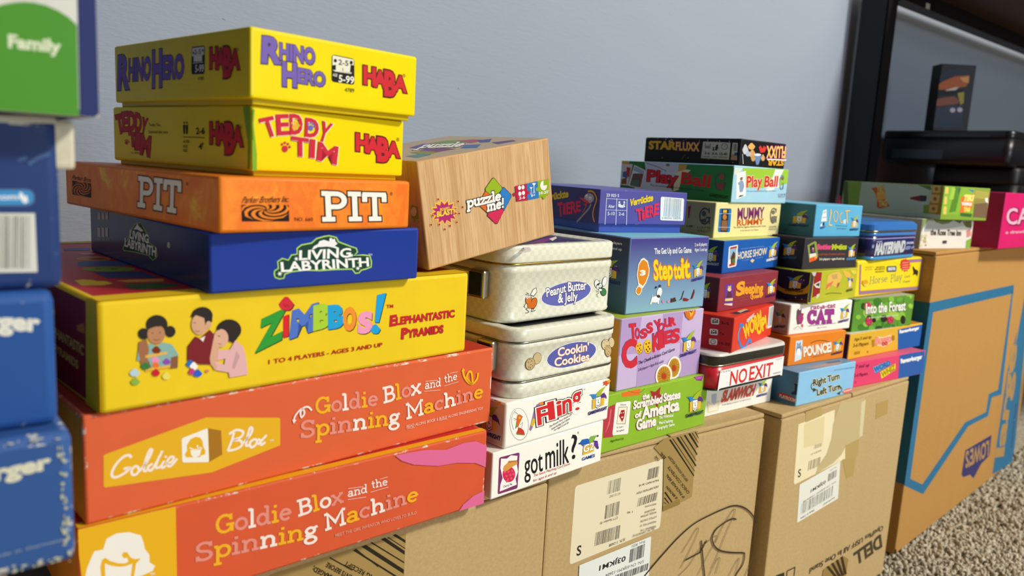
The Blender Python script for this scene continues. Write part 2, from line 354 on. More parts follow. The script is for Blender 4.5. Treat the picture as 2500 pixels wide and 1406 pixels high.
# ------------------------------------------------------------------ things: builders
def place(name, pose, label, cat, group=None):
    x, y, z, yaw, t, s = pose
    o = bpy.data.objects.new(name, None); C.objects.link(o); o.empty_display_size = 0.02
    o.matrix_world = Matrix.Translation((x, y, z)) @ Matrix.Rotation(yaw, 4, 'Z') @ Matrix.Rotation(s, 4, 'X') @ Matrix.Rotation(-t, 4, 'Y')
    return tag(o, label, cat, group)
def five(cols, wear, rough=0.45):
    # cols: front,left,top,other - hex or material
    M = [c if not isinstance(c, str) else paper(c, rough) for c in cols]
    e = cols[4] if len(cols) > 4 else (cols[0] if isinstance(cols[0], str) else 'd8b070')
    return M+[edge(e, wear)]
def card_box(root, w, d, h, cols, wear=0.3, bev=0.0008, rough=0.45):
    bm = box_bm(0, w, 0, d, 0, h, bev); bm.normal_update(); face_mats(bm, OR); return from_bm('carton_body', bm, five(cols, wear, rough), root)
def lid_box(root, w, d, h, zl, cols, tray, wear=0.3, bev=0.001, rough=0.4):
    bm = box_bm(0, w, 0, d, zl, h, bev, 3); bm.normal_update(); face_mats(bm, OR); from_bm('lid', bm, five(cols, wear, rough), root)
    g = 0.0022; bm = box_bm(g, w-g, g, d-g, 0, zl+0.001, 0.0006); bm.normal_update(); face_mats(bm, OR); from_bm('tray', bm, five((tray,)*4, wear, rough), root)
def moving_carton(root, w, d, h, mat, emat, seam='y'):
    bm = box_bm(0, w, 0, d, 0, h-0.0042, 0.0015); from_bm('carton_body', bm, [mat], root)
    for a, b in ((0.0004, w/2-0.0008), (w/2+0.0008, w-0.0004)): from_bm('top_flap', box_bm(a, b, 0.0006, d-0.0006, h-0.0036, h, 0.0012), [mat], root)
def rrect(w, d, r, ins, n=7):
    pts = []
    for cx, cy, a0 in ((w-r, r, -90), (w-r, d-r, 0), (r, d-r, 90), (r, r, 180)):
        for i in range(n+1):
            a = math.radians(a0+90*i/n); pts.append((cx+(r-ins)*math.cos(a), cy+(r-ins)*math.sin(a)))
    return pts
def lathe_rect(name, w, d, r, prof, mat, root, cap_top=True, cap_bot=True, top_mat=None, smooth=True):
    """rounded-rectangle shell from a profile of (z, inset)"""
    bm = bmesh.new(); rings = [[bm.verts.new((x, y, z)) for x, y in rrect(w, d, r, ins)] for z, ins in prof]; n = len(rings[0])
    for a, b in zip(rings[:-1], rings[1:]):
        for i in range(n):
            f = bm.faces.new((a[i], a[(i+1) % n], b[(i+1) % n], b[i])); f.smooth = smooth
    if cap_bot: bm.faces.new(rings[0][::-1])
    if cap_top:
        f = bm.faces.new(rings[-1]); f.material_index = 1 if top_mat else 0
    return from_bm(name, bm, [mat]+([top_mat] if top_mat else []), root)
def tube(name, pts, r, mat, root, n=8, closed=False):
    cu = bpy.data.curves.new(name, 'CURVE'); cu.dimensions = '3D'; cu.bevel_depth = r; cu.bevel_resolution = 2; sp = cu.splines.new('POLY'); sp.points.add(len(pts)-1)
    for i, p in enumerate(pts): sp.points[i].co = (*p, 1)
    sp.use_cyclic_u = closed; tmp = bpy.data.objects.new(name, cu); C.objects.link(tmp); dg = bpy.context.evaluated_depsgraph_get(); me = bpy.data.meshes.new_from_object(tmp.evaluated_get(dg)); bpy.data.objects.remove(tmp)
    me.materials.clear(); me.materials.append(mat)
    for p in me.polygons: p.use_smooth = True
    return link(name, me, root)
def clasp(root, yc, z0, z1, zc):
    yc = 0.0185
    ch = metal('b8b4ac', 0.22); bm = box_bm(-0.0045, -0.0002, yc-0.0065, yc+0.0065, z0, z1, 0.0012); c = from_bm('clasp', bm, [ch], root)
    from_bm('clasp_reflection', box_bm(-0.0049, -0.0044, yc-0.005, yc+0.006, z0+.0015, z1-.0015, 0.0002), [metal('3a4668', 0.3)], c)  # blue slab paints the reflection on the clasp's outer face
    return c
# ------------------------------------------------------------------ things: every box, tin and carton
r = place('cardboard_carton', (0.086, 0.3145, 0, 0.0076, 0, 0), 'brown cardboard carton with striped tape below the lowest red-orange box', 'carton', 'brown cartons carrying the game stacks')
CARD = cardboard('c3a775', 'carton_cardboard')
moving_carton(r, 0.2185, 0.26, 0.206, CARD, None)
art(r, (218.5, 260, 206), '''
#packing_tape front 0
P a58a52 881 3952 943 3971 1769 3975 2375 3962 2369 3411 869 3905
P 2a2418 2215 3986 2252 3988 2372 3887 2373 3855
P 2a2418 2077 3983 2127 3985 2367 3770 2368 3726
P 2a2418 1958 3979 1978 3980 2365 3650 2366 3632
P 2a2418 2153 3979 2167 3980 2370 3802 2371 3790
P 2a2418 1856 3968 1910 3971 2363 3566 2365 3515
P 2a2418 1783 3964 1798 3965 2056 3698 2057 3685
P 2a2418 1762 3957 1787 3958 2360 3450 2361 3426
#tape_lettering front 0
T 2a2010 0.02 2170 3477 -477 391 -25 -37|SIGNING RECEIPT
T 2a2010 0.02 1895 3581 -398 333 -24 -36|CONTENTS BEFORE
T 2a2010 0.02 1662 3672 -307 247 -22 -37|IF DAMAGED;
L 2a2010 10 1517 3956 1763 3750
''')
r = place('cardboard_carton', (0.3169, 0.3288, 0, -0.0545, 0, 0), 'brown carton with big cream shipping label and marker scribble', 'carton', 'brown cartons carrying the game stacks')
moving_carton(r, 0.2206, 0.26, 0.206, CARD, None)
art(r, (220.6, 260, 206), '''
#shipping_label front 0
P e9dfbf 446 2727 449 2703 459 2687 476 2678 500 2676 2095 2761 2118 2765 2135 2776 2145 2793 2149 2816 2165 3760 2162 3783 2153 3799 2136 3809 2113 3811 504 3757 480 3753 463 3742 453 3725 450 3701
#barcode front 0
B 4a4034 16 455 1033 3512 243 4 11 185
#barcode front 0
B 4a4034 16 432 1021 3165 260 5 7 194
#barcode front 0
B 4a4034 26 338 868 2819 467 -4 9 192
#barcode front 0
B 4a4034 16 728 1632 3199 387 9 23 123
#barcode front 0
B 4a4034 16 820 1790 3557 220 3 14 157
#label_lettering front 0
T 3a3026 0.02 562 2768 73 -2 0 132|S
T 5a5040 0 1281 3489 -199 -3 -2 -31|KG 22 UNZ
T 5a5040 0 1274 3145 -330 -3 -2 -34|QTY Number: 03
T 5a5040 0 1451 2788 -304 -12 -3 -38|SLPL 112608
T 5a5040 0 1555 3161 -107 12 -2 -28|1 40
T 5a5040 0 2033 3523 -394 -1 -2 -29|PALM INFO 36 HI
T 5a5040 0 2038 3427 -431 -7 -2 -29|DESCRIPTION ITEM
T 5a5040 0 2024 3169 -234 10 -2 -26|MADE IN CHINA
T 5a5040 0 2010 3095 -211 0 -2 -29|03/2/2010
T 5a5040 0 2039 3044 -317 5 -2 -29|MODEL OPTIMA
T 5a5040 0 2048 2972 -322 7 -2 -29|LITTLE CHUTE
T 5a5040 0 2056 2901 -327 10 -2 -29|WEIGHT KG 15
T 5a5040 0 2065 2829 -332 12 -2 -29|TARRANT 7 PL
T 5a5040 0 2030 2801 -435 -5 -2 -33|DELL INC CORPORATE HQ
#serial_label front 0
P e6ebe4 624 2237 625 2232 627 2228 631 2225 636 2224 1974 2077 1981 2078 1987 2081 1990 2086 1991 2094 1970 2666 1969 2674 1965 2679 1959 2682 1951 2683 629 2625 624 2624 620 2621 618 2618 617 2612
#serial_lettering front 0
T 2a2a26 0.03 1480 2519 -489 -8 -5 -70|03JKM1
T 3a3a34 0 1846 2653 -257 -1 -2 -39|Rev R01
T 4a4a42 0 1859 2357 -740 -2 -3 -43|S/N: CN-03JKM1-12604
B 3a3a36 16 9 1558 2396 300 11 6 197
B 3a3a36 30 11 1301 2180 661 -3 10 103
#packing_tape front 0
P a58a52 1866 4021 2073 4115 2773 4115 2781 3095 2167 3017 2091 3819
P 93793f 2158 3085 2501 3124 2536 3040 2179 3014
P 2a2418 2160 4081 2198 4082 2789 3425 2774 3411
P 2a2418 2227 4085 2245 4086 2791 3492 2784 3485
P 2a2418 2307 4088 2353 4089 2815 3575 2798 3558
P 2a2418 2387 4090 2406 4091 2803 3650 2796 3643
P 2a2418 2469 4092 2506 4094 2817 3748 2803 3734
P 2a2418 2561 4101 2608 4103 2819 3860 2802 3843
P 2a2418 2637 4100 2656 4101 2813 3925 2807 3918
P 2a2418 2709 4101 2730 4102 2810 3993 2802 3986
P 2a2418 2155 3301 2191 3301 2354 3115 2340 3102
P 2a2418 2160 3217 2188 3217 2286 3109 2276 3100
P 2a2418 2164 3150 2182 3150 2231 3110 2225 3103
#tape_lettering front 0
T 3a2c14 0.015 2659 3376 -454 470 -41 -13|BEFORE SIGNING RECEIPT
T 3a2c14 0.015 2722 3176 -500 504 -44 -15|CHECK CONTENTS
T 3a2c14 0.015 2619 3131 -430 441 -40 -14|IF PACKAGE SEAL
T 3a2c14 0.015 2463 3149 -250 238 -34 -14|IS BROKEN
T 3a2c14 0.015 2002 3812 -77 87 -36 -11|OK
T 3a2c14 0.015 2135 3827 -114 102 -35 -17|SEAL
#marker_scribble front 0
C 3a3226 24 1831 2055 2017 2186 2293 2363 2579 2527 2903 2653 3273 2704 3531 2723 3743 2728 3939 2688 4149 2588 4345 2430 4458 2271
C 3a3226 25 3919 2468 3804 2505 3645 2489 3443 2431 3364 2343 3365 2254 3462 2119 3638 2009 3925 1907 4187 1832 4238 1780 4219 1634 4097 1517 4001 1413
L 3a3226 24 2756 2102 3099 2136 3229 2298
C 3a3226 25 3098 2327 3156 2094 3262 1704 3286 1625
C 5a4c34 12 4458 2271 4471 2022 4490 1731 4382 1512 4267 1334
C 6a5a3c 9 2664 2246 2814 2397 2961 2552 3000 2489 2839 2216 2672 1999
C 6a5a3c 10 3451 2195 3577 2415 3809 2649 3860 2582 3699 2312 3493 1911 3406 1790
C 6a5a3c 9 2638 1887 2868 1996 3090 2201 3433 2317 3446 2232 3249 1979 3100 1770
C 6a5a3c 10 3370 1673 3523 1885 3602 1890 3530 1663
C 6a5a3c 10 3874 1526 4061 1744 4106 1722 4041 1515
''')
r = place('cardboard_carton', (0.5458, 0.3071, 0, 0.0033, 0, 0), 'brown carton with clear tape and large upside-down black lettering', 'carton', 'brown cartons carrying the game stacks')
moving_carton(r, 0.23, 0.26, 0.206, CARD, None)
art(r, (230, 260, 206), '''
#shipping_label front 0
P ecdfb8 521 3873 1692 3926 1724 3750 1967 3351 2251 3175 2336 2913 633 2818 589 2861
#barcode front 0
B 9a8a72 14 4 1123 3329 265 0 -8 144
#barcode front 0
B 6a5c48 18 5 1007 2975 399 -1 -1 168
P e0d0a0 705 3848 1365 3862 1427 3388 783 3417
#label_lettering front 0
T 4a4030 0.02 704 2924 88 0 -16 134|S
T 5a5040 0 1382 3272 -336 -6 0 -30|INDEX 01
#clear_tape front 0
P c4b182 1856 4013 2770 3971 2824 3222 2694 3176 2279 3169 2147 3023 1872 2925 1285 2850 1334 2973 1592 3154 1694 3403 1695 3672
#clear_tape front 0
P d6cca0 2665 3900 2817 3929 2875 3230 2749 3236
#packing_tape front 0
P b79c62 2244 3176 2740 3202 2799 2906 2706 2854 2312 2901
P b59a5e 2204 2924 2706 2854 2722 2510 2445 2501
#packing_tape front 0
P b79f66 704 4055 1210 4067 1265 3896 745 3865
#packing_tape front 0
P b4965a 3275 3785 3752 3782 3793 3500 3324 3471
#serial_label front 0
P e6e6da 849 2105 851 2096 856 2090 862 2086 872 2086 2201 2180 2210 2182 2217 2186 2220 2193 2220 2203 2138 2882 2135 2891 2131 2897 2123 2901 2114 2901 808 2781 799 2779 793 2774 789 2767 789 2758
#serial_lettering front 0
B 5a5650 34 6 933 2203 1073 84 -6 199
B 5a5650 14 7 1752 2605 305 29 -7 142
T 3a3a34 0.03 1677 2651 -483 -56 -1 -55|03JKM1
T 4a4a40 0 2008 2835 -225 -20 0 -24|Rev R01
T 5a564c 0 2059 2555 -1087 -115 0 -28|S/N: CN-03JKM1-12604-08
T 5a564c 0 2082 2251 -400 -40 0 -28|Dell P/N 0C6T
T 5a564c 0 1385 2192 -440 -42 -1 -31|Made in China
#maker_lettering front 0
T 4a4030 0.035 4223 926 -1074 -78 146 -293|DELL
T 5a4c34 0.01 4300 1108 -2809 -43 2 -107|OptiPlex USFF All In One Stand
#striped_tape front 0
P 9a7e48 1992 886 2743 916 2943 797 2924 414 1978 719
P 3a2e1c 2095 897 2173 901 2649 502 2533 525
P 3a2e1c 2262 908 2342 912 2750 499 2633 522
P 3a2e1c 2433 919 2514 924 2852 497 2734 519
P 3a2e1c 2606 931 2688 936 2955 494 2836 517
#handling_symbol front 0
L 4a4030 21 703 1263 954 1252 960 1087
L 4a4030 21 703 1263 712 1153
#handling_symbol front 0
P 3a3226 356 1294 610 1266 628 1180 367 1238
''')
r = place('cardboard_carton', (-0.262, 0.25, 0, 0, 0, 0), 'brown carton beneath the blurred blue boxes at far left', 'carton', 'brown cartons carrying the game stacks')
moving_carton(r, 0.288, 0.26, 0.2677, CARD, None)
r = place('moving_carton', (0.8249, 0.318, 0, 0.0654, 0, 0), 'tall tan moving carton with blue outline print beside the black shelf', 'carton')
moving_carton(r, 0.4491, 0.205, 0.3256, cardboard('bb8c4c', 'tan_cardboard'), None)
art(r, (449.1, 205, 325.6), '''
#outline_print front 0
P 2a6e94 5 5479 6142 5443 6203 5212 272 5259 311 1638 1156 1292 3680 2232 5377 2178 5386 2657 6196 2639 6055 5198 6156 5417 6608 2438 5707 2513 5618 2023 3990 2073 1300 1028 5 1563
#store_logo front 0
P 38346a 4055 1440 6255 1382 6364 778 5683 707 5165 437 4783 629 4242 693 4041 812
T b08a50 0.03 6086 1250 -1965 126 177 -442|LOWE'S
#size_panel front 0
P 2a6e94 7273 3490 7411 5333 7840 5437 8977 567 8977 5 8192 5 6968 98 6840 3015 7165 4103
#size_lettering front 0
T b08a50 0.04 7846 484 -420 3155 -841 155|large
T 38346a 0.02 8678 515 -253 1348 -207 16|moving box
#side_outline_print left 0
P 2a6e94 3793 5472 4095 5482 4095 1580 3921 1585
#torn_corner front 0
P 1a120a 5 5 5 136 44 111 100 5
''')
r = place('game_box', (0.0535, 0.3021, 0.206, 0.032, 0, 0), 'long red-orange box with white head emblem, lowest of the left stack', 'game box', 'stacked card game boxes')
card_box(r, 0.196, 0.27, 0.0413, ('d95a34', 'c8862a', 'c8302c', 'c8302c'), 0.8, 0.0012)
art(r, (196, 270, 41.3), '''
#portrait_panel front 0
P eab31c 5 627 5 821 544 821 698 816 700 209 18 437
#portrait_emblem front 0
P f2efe6 41 429 55 501 94 593 110 621 168 615 193 695 263 717 351 702 435 651 455 578 463 527 494 472 495 407 536 364 516 329 437 315 360 323
P eab31c 149 394 145 481 158 536 181 546 213 509 270 472 320 456 341 461 334 498 308 501 295 532 309 551 334 542 359 490 388 469 431 461 396 429 377 317
P f2efe6 177 384 177 500 220 468 278 440 328 432 369 438 355 324
T f2efe6 0.01 496 293 35 -4 0 22|TM
#title_lettering front 0
S f2b224,e58f80,f6e6dc,e58f80,f2b224,e58f80 0.01 1010 482 674 -44 -2 173|Goldie
S f6e6dc,f2b224,f6e6dc,e58f80 0.01 1745 442 455 20 -19 160|Blox
S f6e6dc 0 2241 499 213 -5 -2 89|and
S f6e6dc 0 2499 521 182 -7 -11 85|the
S e58f80,f2b224,e58f80,e58f80,f6e6dc,f2b224,f2b224,f6e6dc 0.01 839 291 1103 -94 2 171|Spinning
S f6e6dc,f2b224,e58f80,f6e6dc,e58f80,e58f80,f2b224 0.01 2012 231 1035 33 -15 168|Machine
L f6e6dc 4 2245 586 2403 566
L f6e6dc 4 2241 478 2439 454
L f6e6dc 4 2584 596 2673 600
L f6e6dc 4 2485 490 2684 493
#small_print front 0
T e8a490 0.005 2121 141 907 -16 -1 31|MEET THE GIRL INVENTOR WHO LOVES TO BUILD
#ribbon_print front 0
P e06a98 2750 799 2886 797 3122 779 3370 727 3592 754 3757 740 3914 660 3915 653 3915 416 3772 495 3522 554 3284 573 2979 655 2831 727
P e06a98 3915 5 3575 5 3630 64 3760 128 3915 149
#lid_border top 0
P e8ac1c 6 6 3914 6 3914 100 6 100
''')
r = place('game_box', (0.0566, 0.3032, 0.2473, 0.0756, 0, 0), 'long red-orange box with slanted yellow banner, second from bottom', 'game box', 'stacked card game boxes')
card_box(r, 0.203, 0.27, 0.0422, ('dc6238', 'c98a28', 'c03a2c', 'c8302c'), 0.95, 0.0012)
art(r, (203, 270, 42.2), '''
#banner front 0
P e6b020 133 516 145 523 900 663 1536 538 1551 524 1553 283 946 184 139 264 128 275
#banner_lettering front 0
C f6e6dc 19 327 455 312 478 276 477 225 437 189 376 194 334 231 328 282 348 312 378 270 379
C f6e6dc 19 351 379 327 356 332 319 358 313 380 338 372 369 351 379
C f6e6dc 19 382 333 438 396 478 473 464 488 438 434 415 353 423 323 445 332
C f6e6dc 19 481 371 447 353 454 323 480 328 531 413 556 460
C f6e6dc 19 531 418 505 341 525 327 545 341
C f6e6dc 19 569 373 546 336 557 319 579 331
C f6e6dc 19 586 346 625 352 641 385 616 393 590 360 597 324 624 322 668 369
P f6e6dc 590 401 588 395 583 392 577 394 572 399 570 406 572 411 577 414 583 413 588 408
L f6e6dc 21 1135 487 1112 412 1080 339
C f6e6dc 21 1091 481 1154 505 1213 477 1194 435 1133 422 1191 404 1202 360 1151 339 1080 339
C f6e6dc 22 1215 377 1280 441 1295 487 1274 497 1251 425 1240 354 1265 346
C f6e6dc 22 1311 391 1274 366 1285 325 1320 334 1338 369 1311 391
C f6e6dc 22 1342 382 1367 368 1376 327 1414 344
L f6e6dc 22 1425 405 1389 374 1344 334
T f6e6dc 0.01 1453 336 35 0 0 19|TM
#cube_emblem front 0
P f2eee2 707 340 708 334 711 329 715 325 721 323 908 282 914 281 919 283 921 287 922 294 915 555 914 562 911 566 907 568 900 568 718 531 712 529 708 525 705 520 704 514
P a8721c 919 567 1025 527 1034 319 927 280
P e6b020 727 389 746 417 744 462 773 506 813 519 851 505 872 466 874 429 893 384 888 352 859 352 849 339 736 363
P f2eee2 772 419 812 403 860 407 849 354 806 341 779 371
C f2eee2 8 765 438 812 410 850 421 864 406
P f2eee2 837 434 835 428 831 426 827 427 823 431 821 437 823 443 827 446 832 445 835 440
#title_lettering front 0
S f2b224,e58f80,f6e6dc,e58f80,f2b224,e58f80 0.01 1891 496 676 -34 -9 163|Goldie
S f6e6dc,f2b224,e58f80,f6e6dc 0.01 2626 468 459 27 -19 165|Blox
S f6e6dc 0 3127 528 212 -1 -4 94|and
S f6e6dc 0 3381 552 176 13 -13 89|the
S e58f80,f2b224,e58f80,e58f80,f6e6dc,f2b224,f2b224,f6e6dc 0.01 1739 301 1093 -73 0 170|Spinning
S f6e6dc,f2b224,e58f80,f6e6dc,e58f80,e58f80,f2b224 0.01 2907 254 1030 52 -18 166|Machine
L f6e6dc 4 3130 612 3285 600
L f6e6dc 4 3120 509 3329 489
L f6e6dc 4 3448 648 3553 649
L f6e6dc 4 3375 523 3568 539
#arrow_print front 0
C f2b224 26 3622 654 3647 585 3710 510 3765 495 3748 609 3707 622 3687 566 3754 487 3828 524 3841 595
P f2b224 3602 647 3625 682 3655 646
#arrow_print front 0
C f6e6dc 17 1681 476 1684 515 1715 555 1759 580 1780 534 1751 502 1742 548 1771 586 1818 584 1852 546
P f6e6dc 1661 499 1702 486 1677 458
#small_print front 0
T f0c8b8 0.006 2915 165 1022 7 -1 29|READ ALONG BOOK & BUILD ALONG ENGINEERING TOY
L f0c8b8 4 2918 157 3012 154
L f0c8b8 4 3325 162 3434 161
''')
r = place('game_box', (0.0622, 0.3012, 0.2895, 0.0959, 0, 0), 'wide yellow box with three children printed on its front', 'game box', 'stacked card game boxes')
card_box(r, 0.1784, 0.1885, 0.0422, ('ecc91a', '8c1a20', 'ae1f2b', 'ecc91a'), 0.6, 0.002)
art(r, (178.4, 188.5, 42.2), '''
#title_lettering front 0
T 20200c 0.07 1242 332 187 65 28 231|Z
T 2f9a35 0.07 1236 339 187 65 28 231|Z
P 20200c 1458 584 1512 600 1511 406 1460 397
P d8262e 1452 590 1505 606 1504 412 1453 403
T 20200c 0.07 1541 398 211 43 22 211|M
T 4f73c8 0.07 1534 406 211 43 22 211|M
T 20200c 0.07 1769 442 133 15 -1 192|B
T a8cf35 0.07 1762 449 133 15 -1 192|B
T 20200c 0.07 1917 436 130 2 -6 185|B
T 1f9fd8 0.07 1910 444 130 2 -6 185|B
T 20200c 0.07 2067 399 119 1 -4 185|O
T ef9030 0.07 2061 407 119 1 -4 185|O
T 20200c 0.07 2234 352 122 3 2 172|S
T ef9ac0 0.07 2227 360 122 3 2 172|S
P 20200c 2404 430 2453 425 2526 704 2423 691
P 1ba0dc 2396 438 2445 433 2518 711 2414 699
#elephant_print front 0
P 20200c 1560 679 1543 650 1522 632 1503 631 1473 634 1454 639 1433 661 1416 692 1433 712 1453 732 1472 751 1502 749 1521 726 1542 703
P d0283a 1552 687 1535 658 1514 640 1495 639 1465 642 1446 646 1425 668 1409 699 1425 720 1445 740 1464 759 1494 757 1513 734 1534 711
C 8c1420 5 1457 703 1471 671 1487 690 1505 663
#elephant_print front 0
P 20200c 2471 355 2458 334 2442 320 2428 320 2404 323 2389 326 2372 343 2359 368 2371 383 2386 398 2401 413 2425 410 2440 392 2457 374
P 1ba0dc 2462 363 2450 341 2434 328 2419 328 2395 330 2380 334 2364 351 2350 375 2363 391 2378 406 2392 420 2416 418 2432 400 2448 382
#subtitle_lettering front 0
T 3a1808 0.05 2576 383 65 2 5 96|E
T c8202c 0.05 2574 386 65 2 5 96|E
T 3a1808 0.045 2650 387 737 5 0 70|LEPHANTASTIC
T c8202c 0.045 2647 390 737 5 0 70|LEPHANTASTIC
T 3a1808 0.05 2720 241 68 1 3 97|P
T c8202c 0.05 2717 245 68 1 3 97|P
T 3a1808 0.045 2795 244 448 -1 1 74|YRAMIDS
T c8202c 0.045 2793 248 448 -1 1 74|YRAMIDS
T c8202c 0.015 2528 563 76 -2 -1 32|TM
#players_lettering front 0
T b82a1c 0.022 1320 193 1169 3 0 37|1 TO 4 PLAYERS - AGES 3 AND UP
#children_picture front 0
P 2c2420 349 570 346 553 337 540 324 532 309 531 294 536 281 547 273 562 270 579 273 596 282 609 295 617 310 618 325 613 338 602 346 587
P 2c2420 545 565 541 548 532 534 519 526 504 524 489 529 476 541 468 556 465 574 468 590 477 604 490 612 505 614 520 609 533 598 542 582
P 2c2420 486 625 482 602 470 582 452 567 430 559 406 558 381 565 360 578 343 596 332 618 329 642 333 664 344 684 362 698 384 707 408 708 432 702 454 689 472 671 483 648
P b9835c 465 554 462 530 452 509 437 493 419 484 399 483 379 489 361 503 347 522 338 545 336 569 339 593 349 613 363 629 381 638 401 640 421 634 439 621 453 602 462 579
P 2c2420 334 595 350 635 407 659 468 627 476 578 439 617 394 620 354 609
P 86b0a8 256 376 268 459 336 491 368 493 400 465 441 492 516 468 567 375 506 365 505 288 364 287 341 363
P a06a48 273 517 329 532 347 448 334 399 344 294 300 297 279 372 267 450
P 8a5a3c 506 365 561 372 557 275 500 278
L 2c1c14 4 375 523 401 513 425 520
P 2c1c14 379 572 377 570 373 569 369 571 368 574 369 577 373 577 377 576
P 2c1c14 432 570 430 567 426 566 422 568 420 571 422 574 426 575 430 573
L c05a4a 5 376 496 400 484 422 492
L e8b040 21 318 397 477 407
L e8b040 21 316 294 501 297
P 7a3014 433 433 425 419 414 411 405 411 390 413 381 415 371 427 363 442 371 452 381 461 391 470 406 468 415 457 425 445
P e890b0 424 356 415 344 406 336 397 336 383 338 374 340 364 351 357 366 365 375 374 383 383 392 398 390 406 379 416 368
P e8742c 421 317 414 307 405 301 397 301 384 303 377 305 368 314 361 326 368 334 377 340 385 347 398 345 406 336 414 327
P 9048b0 504 331 497 321 487 314 478 314 465 316 456 318 447 328 440 341 448 349 457 356 466 363 479 362 488 352 497 342
P 3a7a3a 353 319 344 306 334 297 324 298 308 300 299 303 289 314 280 330 289 339 300 348 310 357 325 355 335 343 345 331
P c8202c 424 256 416 243 407 234 399 234 385 236 377 239 368 250 361 266 369 276 378 285 386 294 400 292 408 280 417 268
P e8d860 500 218 492 204 483 196 474 196 461 198 452 201 443 212 436 228 443 238 453 247 461 256 475 254 484 242 493 230
P b8d0d8 276 279 267 265 256 257 246 257 230 260 220 262 209 274 201 291 210 301 221 310 231 319 247 317 257 305 267 292
P 8ab040 276 211 267 197 257 189 248 190 234 192 225 195 215 206 207 222 216 231 226 240 235 249 249 246 258 235 268 223
P 2c2420 836 661 832 640 820 622 801 608 779 601 753 600 728 606 706 618 689 636 677 656 674 677 678 698 689 716 707 730 730 737 755 738 780 733 802 721 820 704 832 683
P d6a482 799 594 795 568 785 546 770 529 751 519 731 517 710 524 692 538 677 558 668 582 665 608 669 633 678 655 693 672 712 682 732 684 753 678 771 664 786 644 795 620
P 2c2420 661 667 706 676 767 648 775 589 831 610 834 672 759 733 689 721
P d6a482 825 588 822 573 814 563 802 560 790 565 782 577 779 593 782 608 791 618 802 621 814 616 822 604
P 7c1f24 633 326 636 437 696 509 730 487 811 549 865 484 850 259 729 279
P e9e2da 730 487 775 504 757 457
L 1c1210 4 679 621 701 616
L a04038 5 692 554 718 544 731 551
P d8a688 809 315 837 456 846 491 896 490 887 413 873 306 872 242 818 259
P 2c2420 1074 518 1069 491 1054 468 1031 451 1002 442 970 441 939 450 910 466 888 487 874 513 869 541 874 567 889 590 911 606 939 616 971 617 1002 609 1031 594 1054 572 1069 546
P dcab90 964 463 961 440 952 421 938 406 921 397 902 396 884 402 867 415 854 433 846 455 843 478 846 500 854 520 868 535 884 544 903 545 922 539 939 527 952 509 961 487
P 2c2420 874 533 920 555 975 494 965 440 1012 416 1050 467 1022 580 920 600
L 1c1210 5 874 492 896 485
L a04038 5 878 428 905 418
P e2b0b0 878 378 975 365 1022 438 1088 378 1112 291 1132 135 974 132 965 177 863 211 822 263 841 288 928 247 937 297 873 288
P d8a688 809 292 841 297 872 233 849 213
P c89a9a 1031 349 1059 298 1012 193 993 215
P 2c6ec0 688 289 680 276 670 268 661 268 647 270 638 273 628 284 621 299 629 308 638 317 647 326 662 324 671 312 680 301
P f2f0ea 712 266 704 251 695 241 687 241 673 243 665 246 656 258 648 275 656 286 665 296 674 306 687 304 696 292 705 279
P c83a7a 697 223 689 211 681 203 673 203 660 205 652 207 644 218 637 232 644 241 653 249 661 258 673 256 681 245 690 234
P 2c5ec8 749 201 740 188 728 179 718 179 702 182 692 185 681 197 672 213 681 223 692 233 703 242 719 239 729 227 740 214
P d88070 805 214 801 208 797 204 792 204 785 206 781 207 776 212 772 219 776 223 781 227 785 230 792 229 797 224 801 219
#side_lettering left 0
T d8b050 0.03 2491 383 937 -6 10 77|ELEPHANTASTIC
T d8b050 0.03 2681 255 605 -14 8 64|PYRAMIDS
P c8742c 3289 585 3461 633 3483 553 3298 543
#side_border left 0
P e2bc18 3451 5 3525 839 3765 839 3765 5 3761 5
#lid_picture top 0
P e6c21c 142 1004 211 1026 267 966 278 899 334 873 345 727 249 675 112 730
P 3a5aa0 480 2101 643 2103 842 2014 831 1722 698 1699 401 1811
P d8843a 817 2210 793 2161 758 2123 715 2099 669 2091 623 2099 583 2124 552 2162 532 2210 526 2263 534 2317 556 2367 590 2407 632 2433 680 2443 727 2435 769 2410 802 2370 822 2320 827 2265
P 8a2f1c 789 2203 778 2183 760 2168 738 2159 713 2157 687 2163 664 2176 645 2194 632 2217 627 2240 630 2264 641 2284 658 2300 680 2309 706 2311 732 2305 755 2292 775 2274 787 2251 792 2227
P 7f9a2c 774 1441 748 1398 704 1368 649 1353 587 1356 525 1375 468 1408 421 1452 389 1503 374 1557 379 1609 403 1652 444 1684 498 1701 561 1701 626 1683 686 1649 735 1603 768 1549 781 1493
P 3f6a20 525 1556 520 1545 513 1536 505 1530 496 1527 487 1529 480 1534 474 1542 471 1553 471 1566 474 1578 479 1589 486 1599 494 1605 503 1607 512 1606 519 1601 524 1592 527 1581 528 1569
P 3f6a20 645 1505 640 1494 631 1485 622 1480 611 1478 601 1480 592 1486 585 1495 581 1507 580 1519 582 1532 588 1543 596 1552 606 1558 616 1560 627 1557 636 1551 643 1542 647 1531 648 1518
P 2c3a7a 404 1409 769 1273 760 866 397 1033
P d89a4a 406 860 582 854 778 806 713 654 460 745
P 2c5a2c 385 668 657 598 762 487 747 394 498 325 383 419
P 3a4a8a 658 3140 906 3126 842 2915 609 2962
P d8a0a0 796 2615 785 2592 770 2574 750 2562 729 2558 708 2562 689 2572 674 2590 665 2612 662 2636 666 2661 676 2684 692 2702 711 2715 733 2719 754 2716 774 2705 789 2688 798 2665 800 2640
#lid_border top 0
P e2bc18 6 6 3562 6 3562 220 6 220
#lid_border top 0
P c8a83a 6 3590 3562 3590 3562 3764 6 3764
''')
r = place('game_box', (0.1017, 0.3014, 0.3317, 0.078, 0, 0), 'dark blue box with white lettering on a green cloud and a rabbit', 'game box', 'stacked card game boxes')
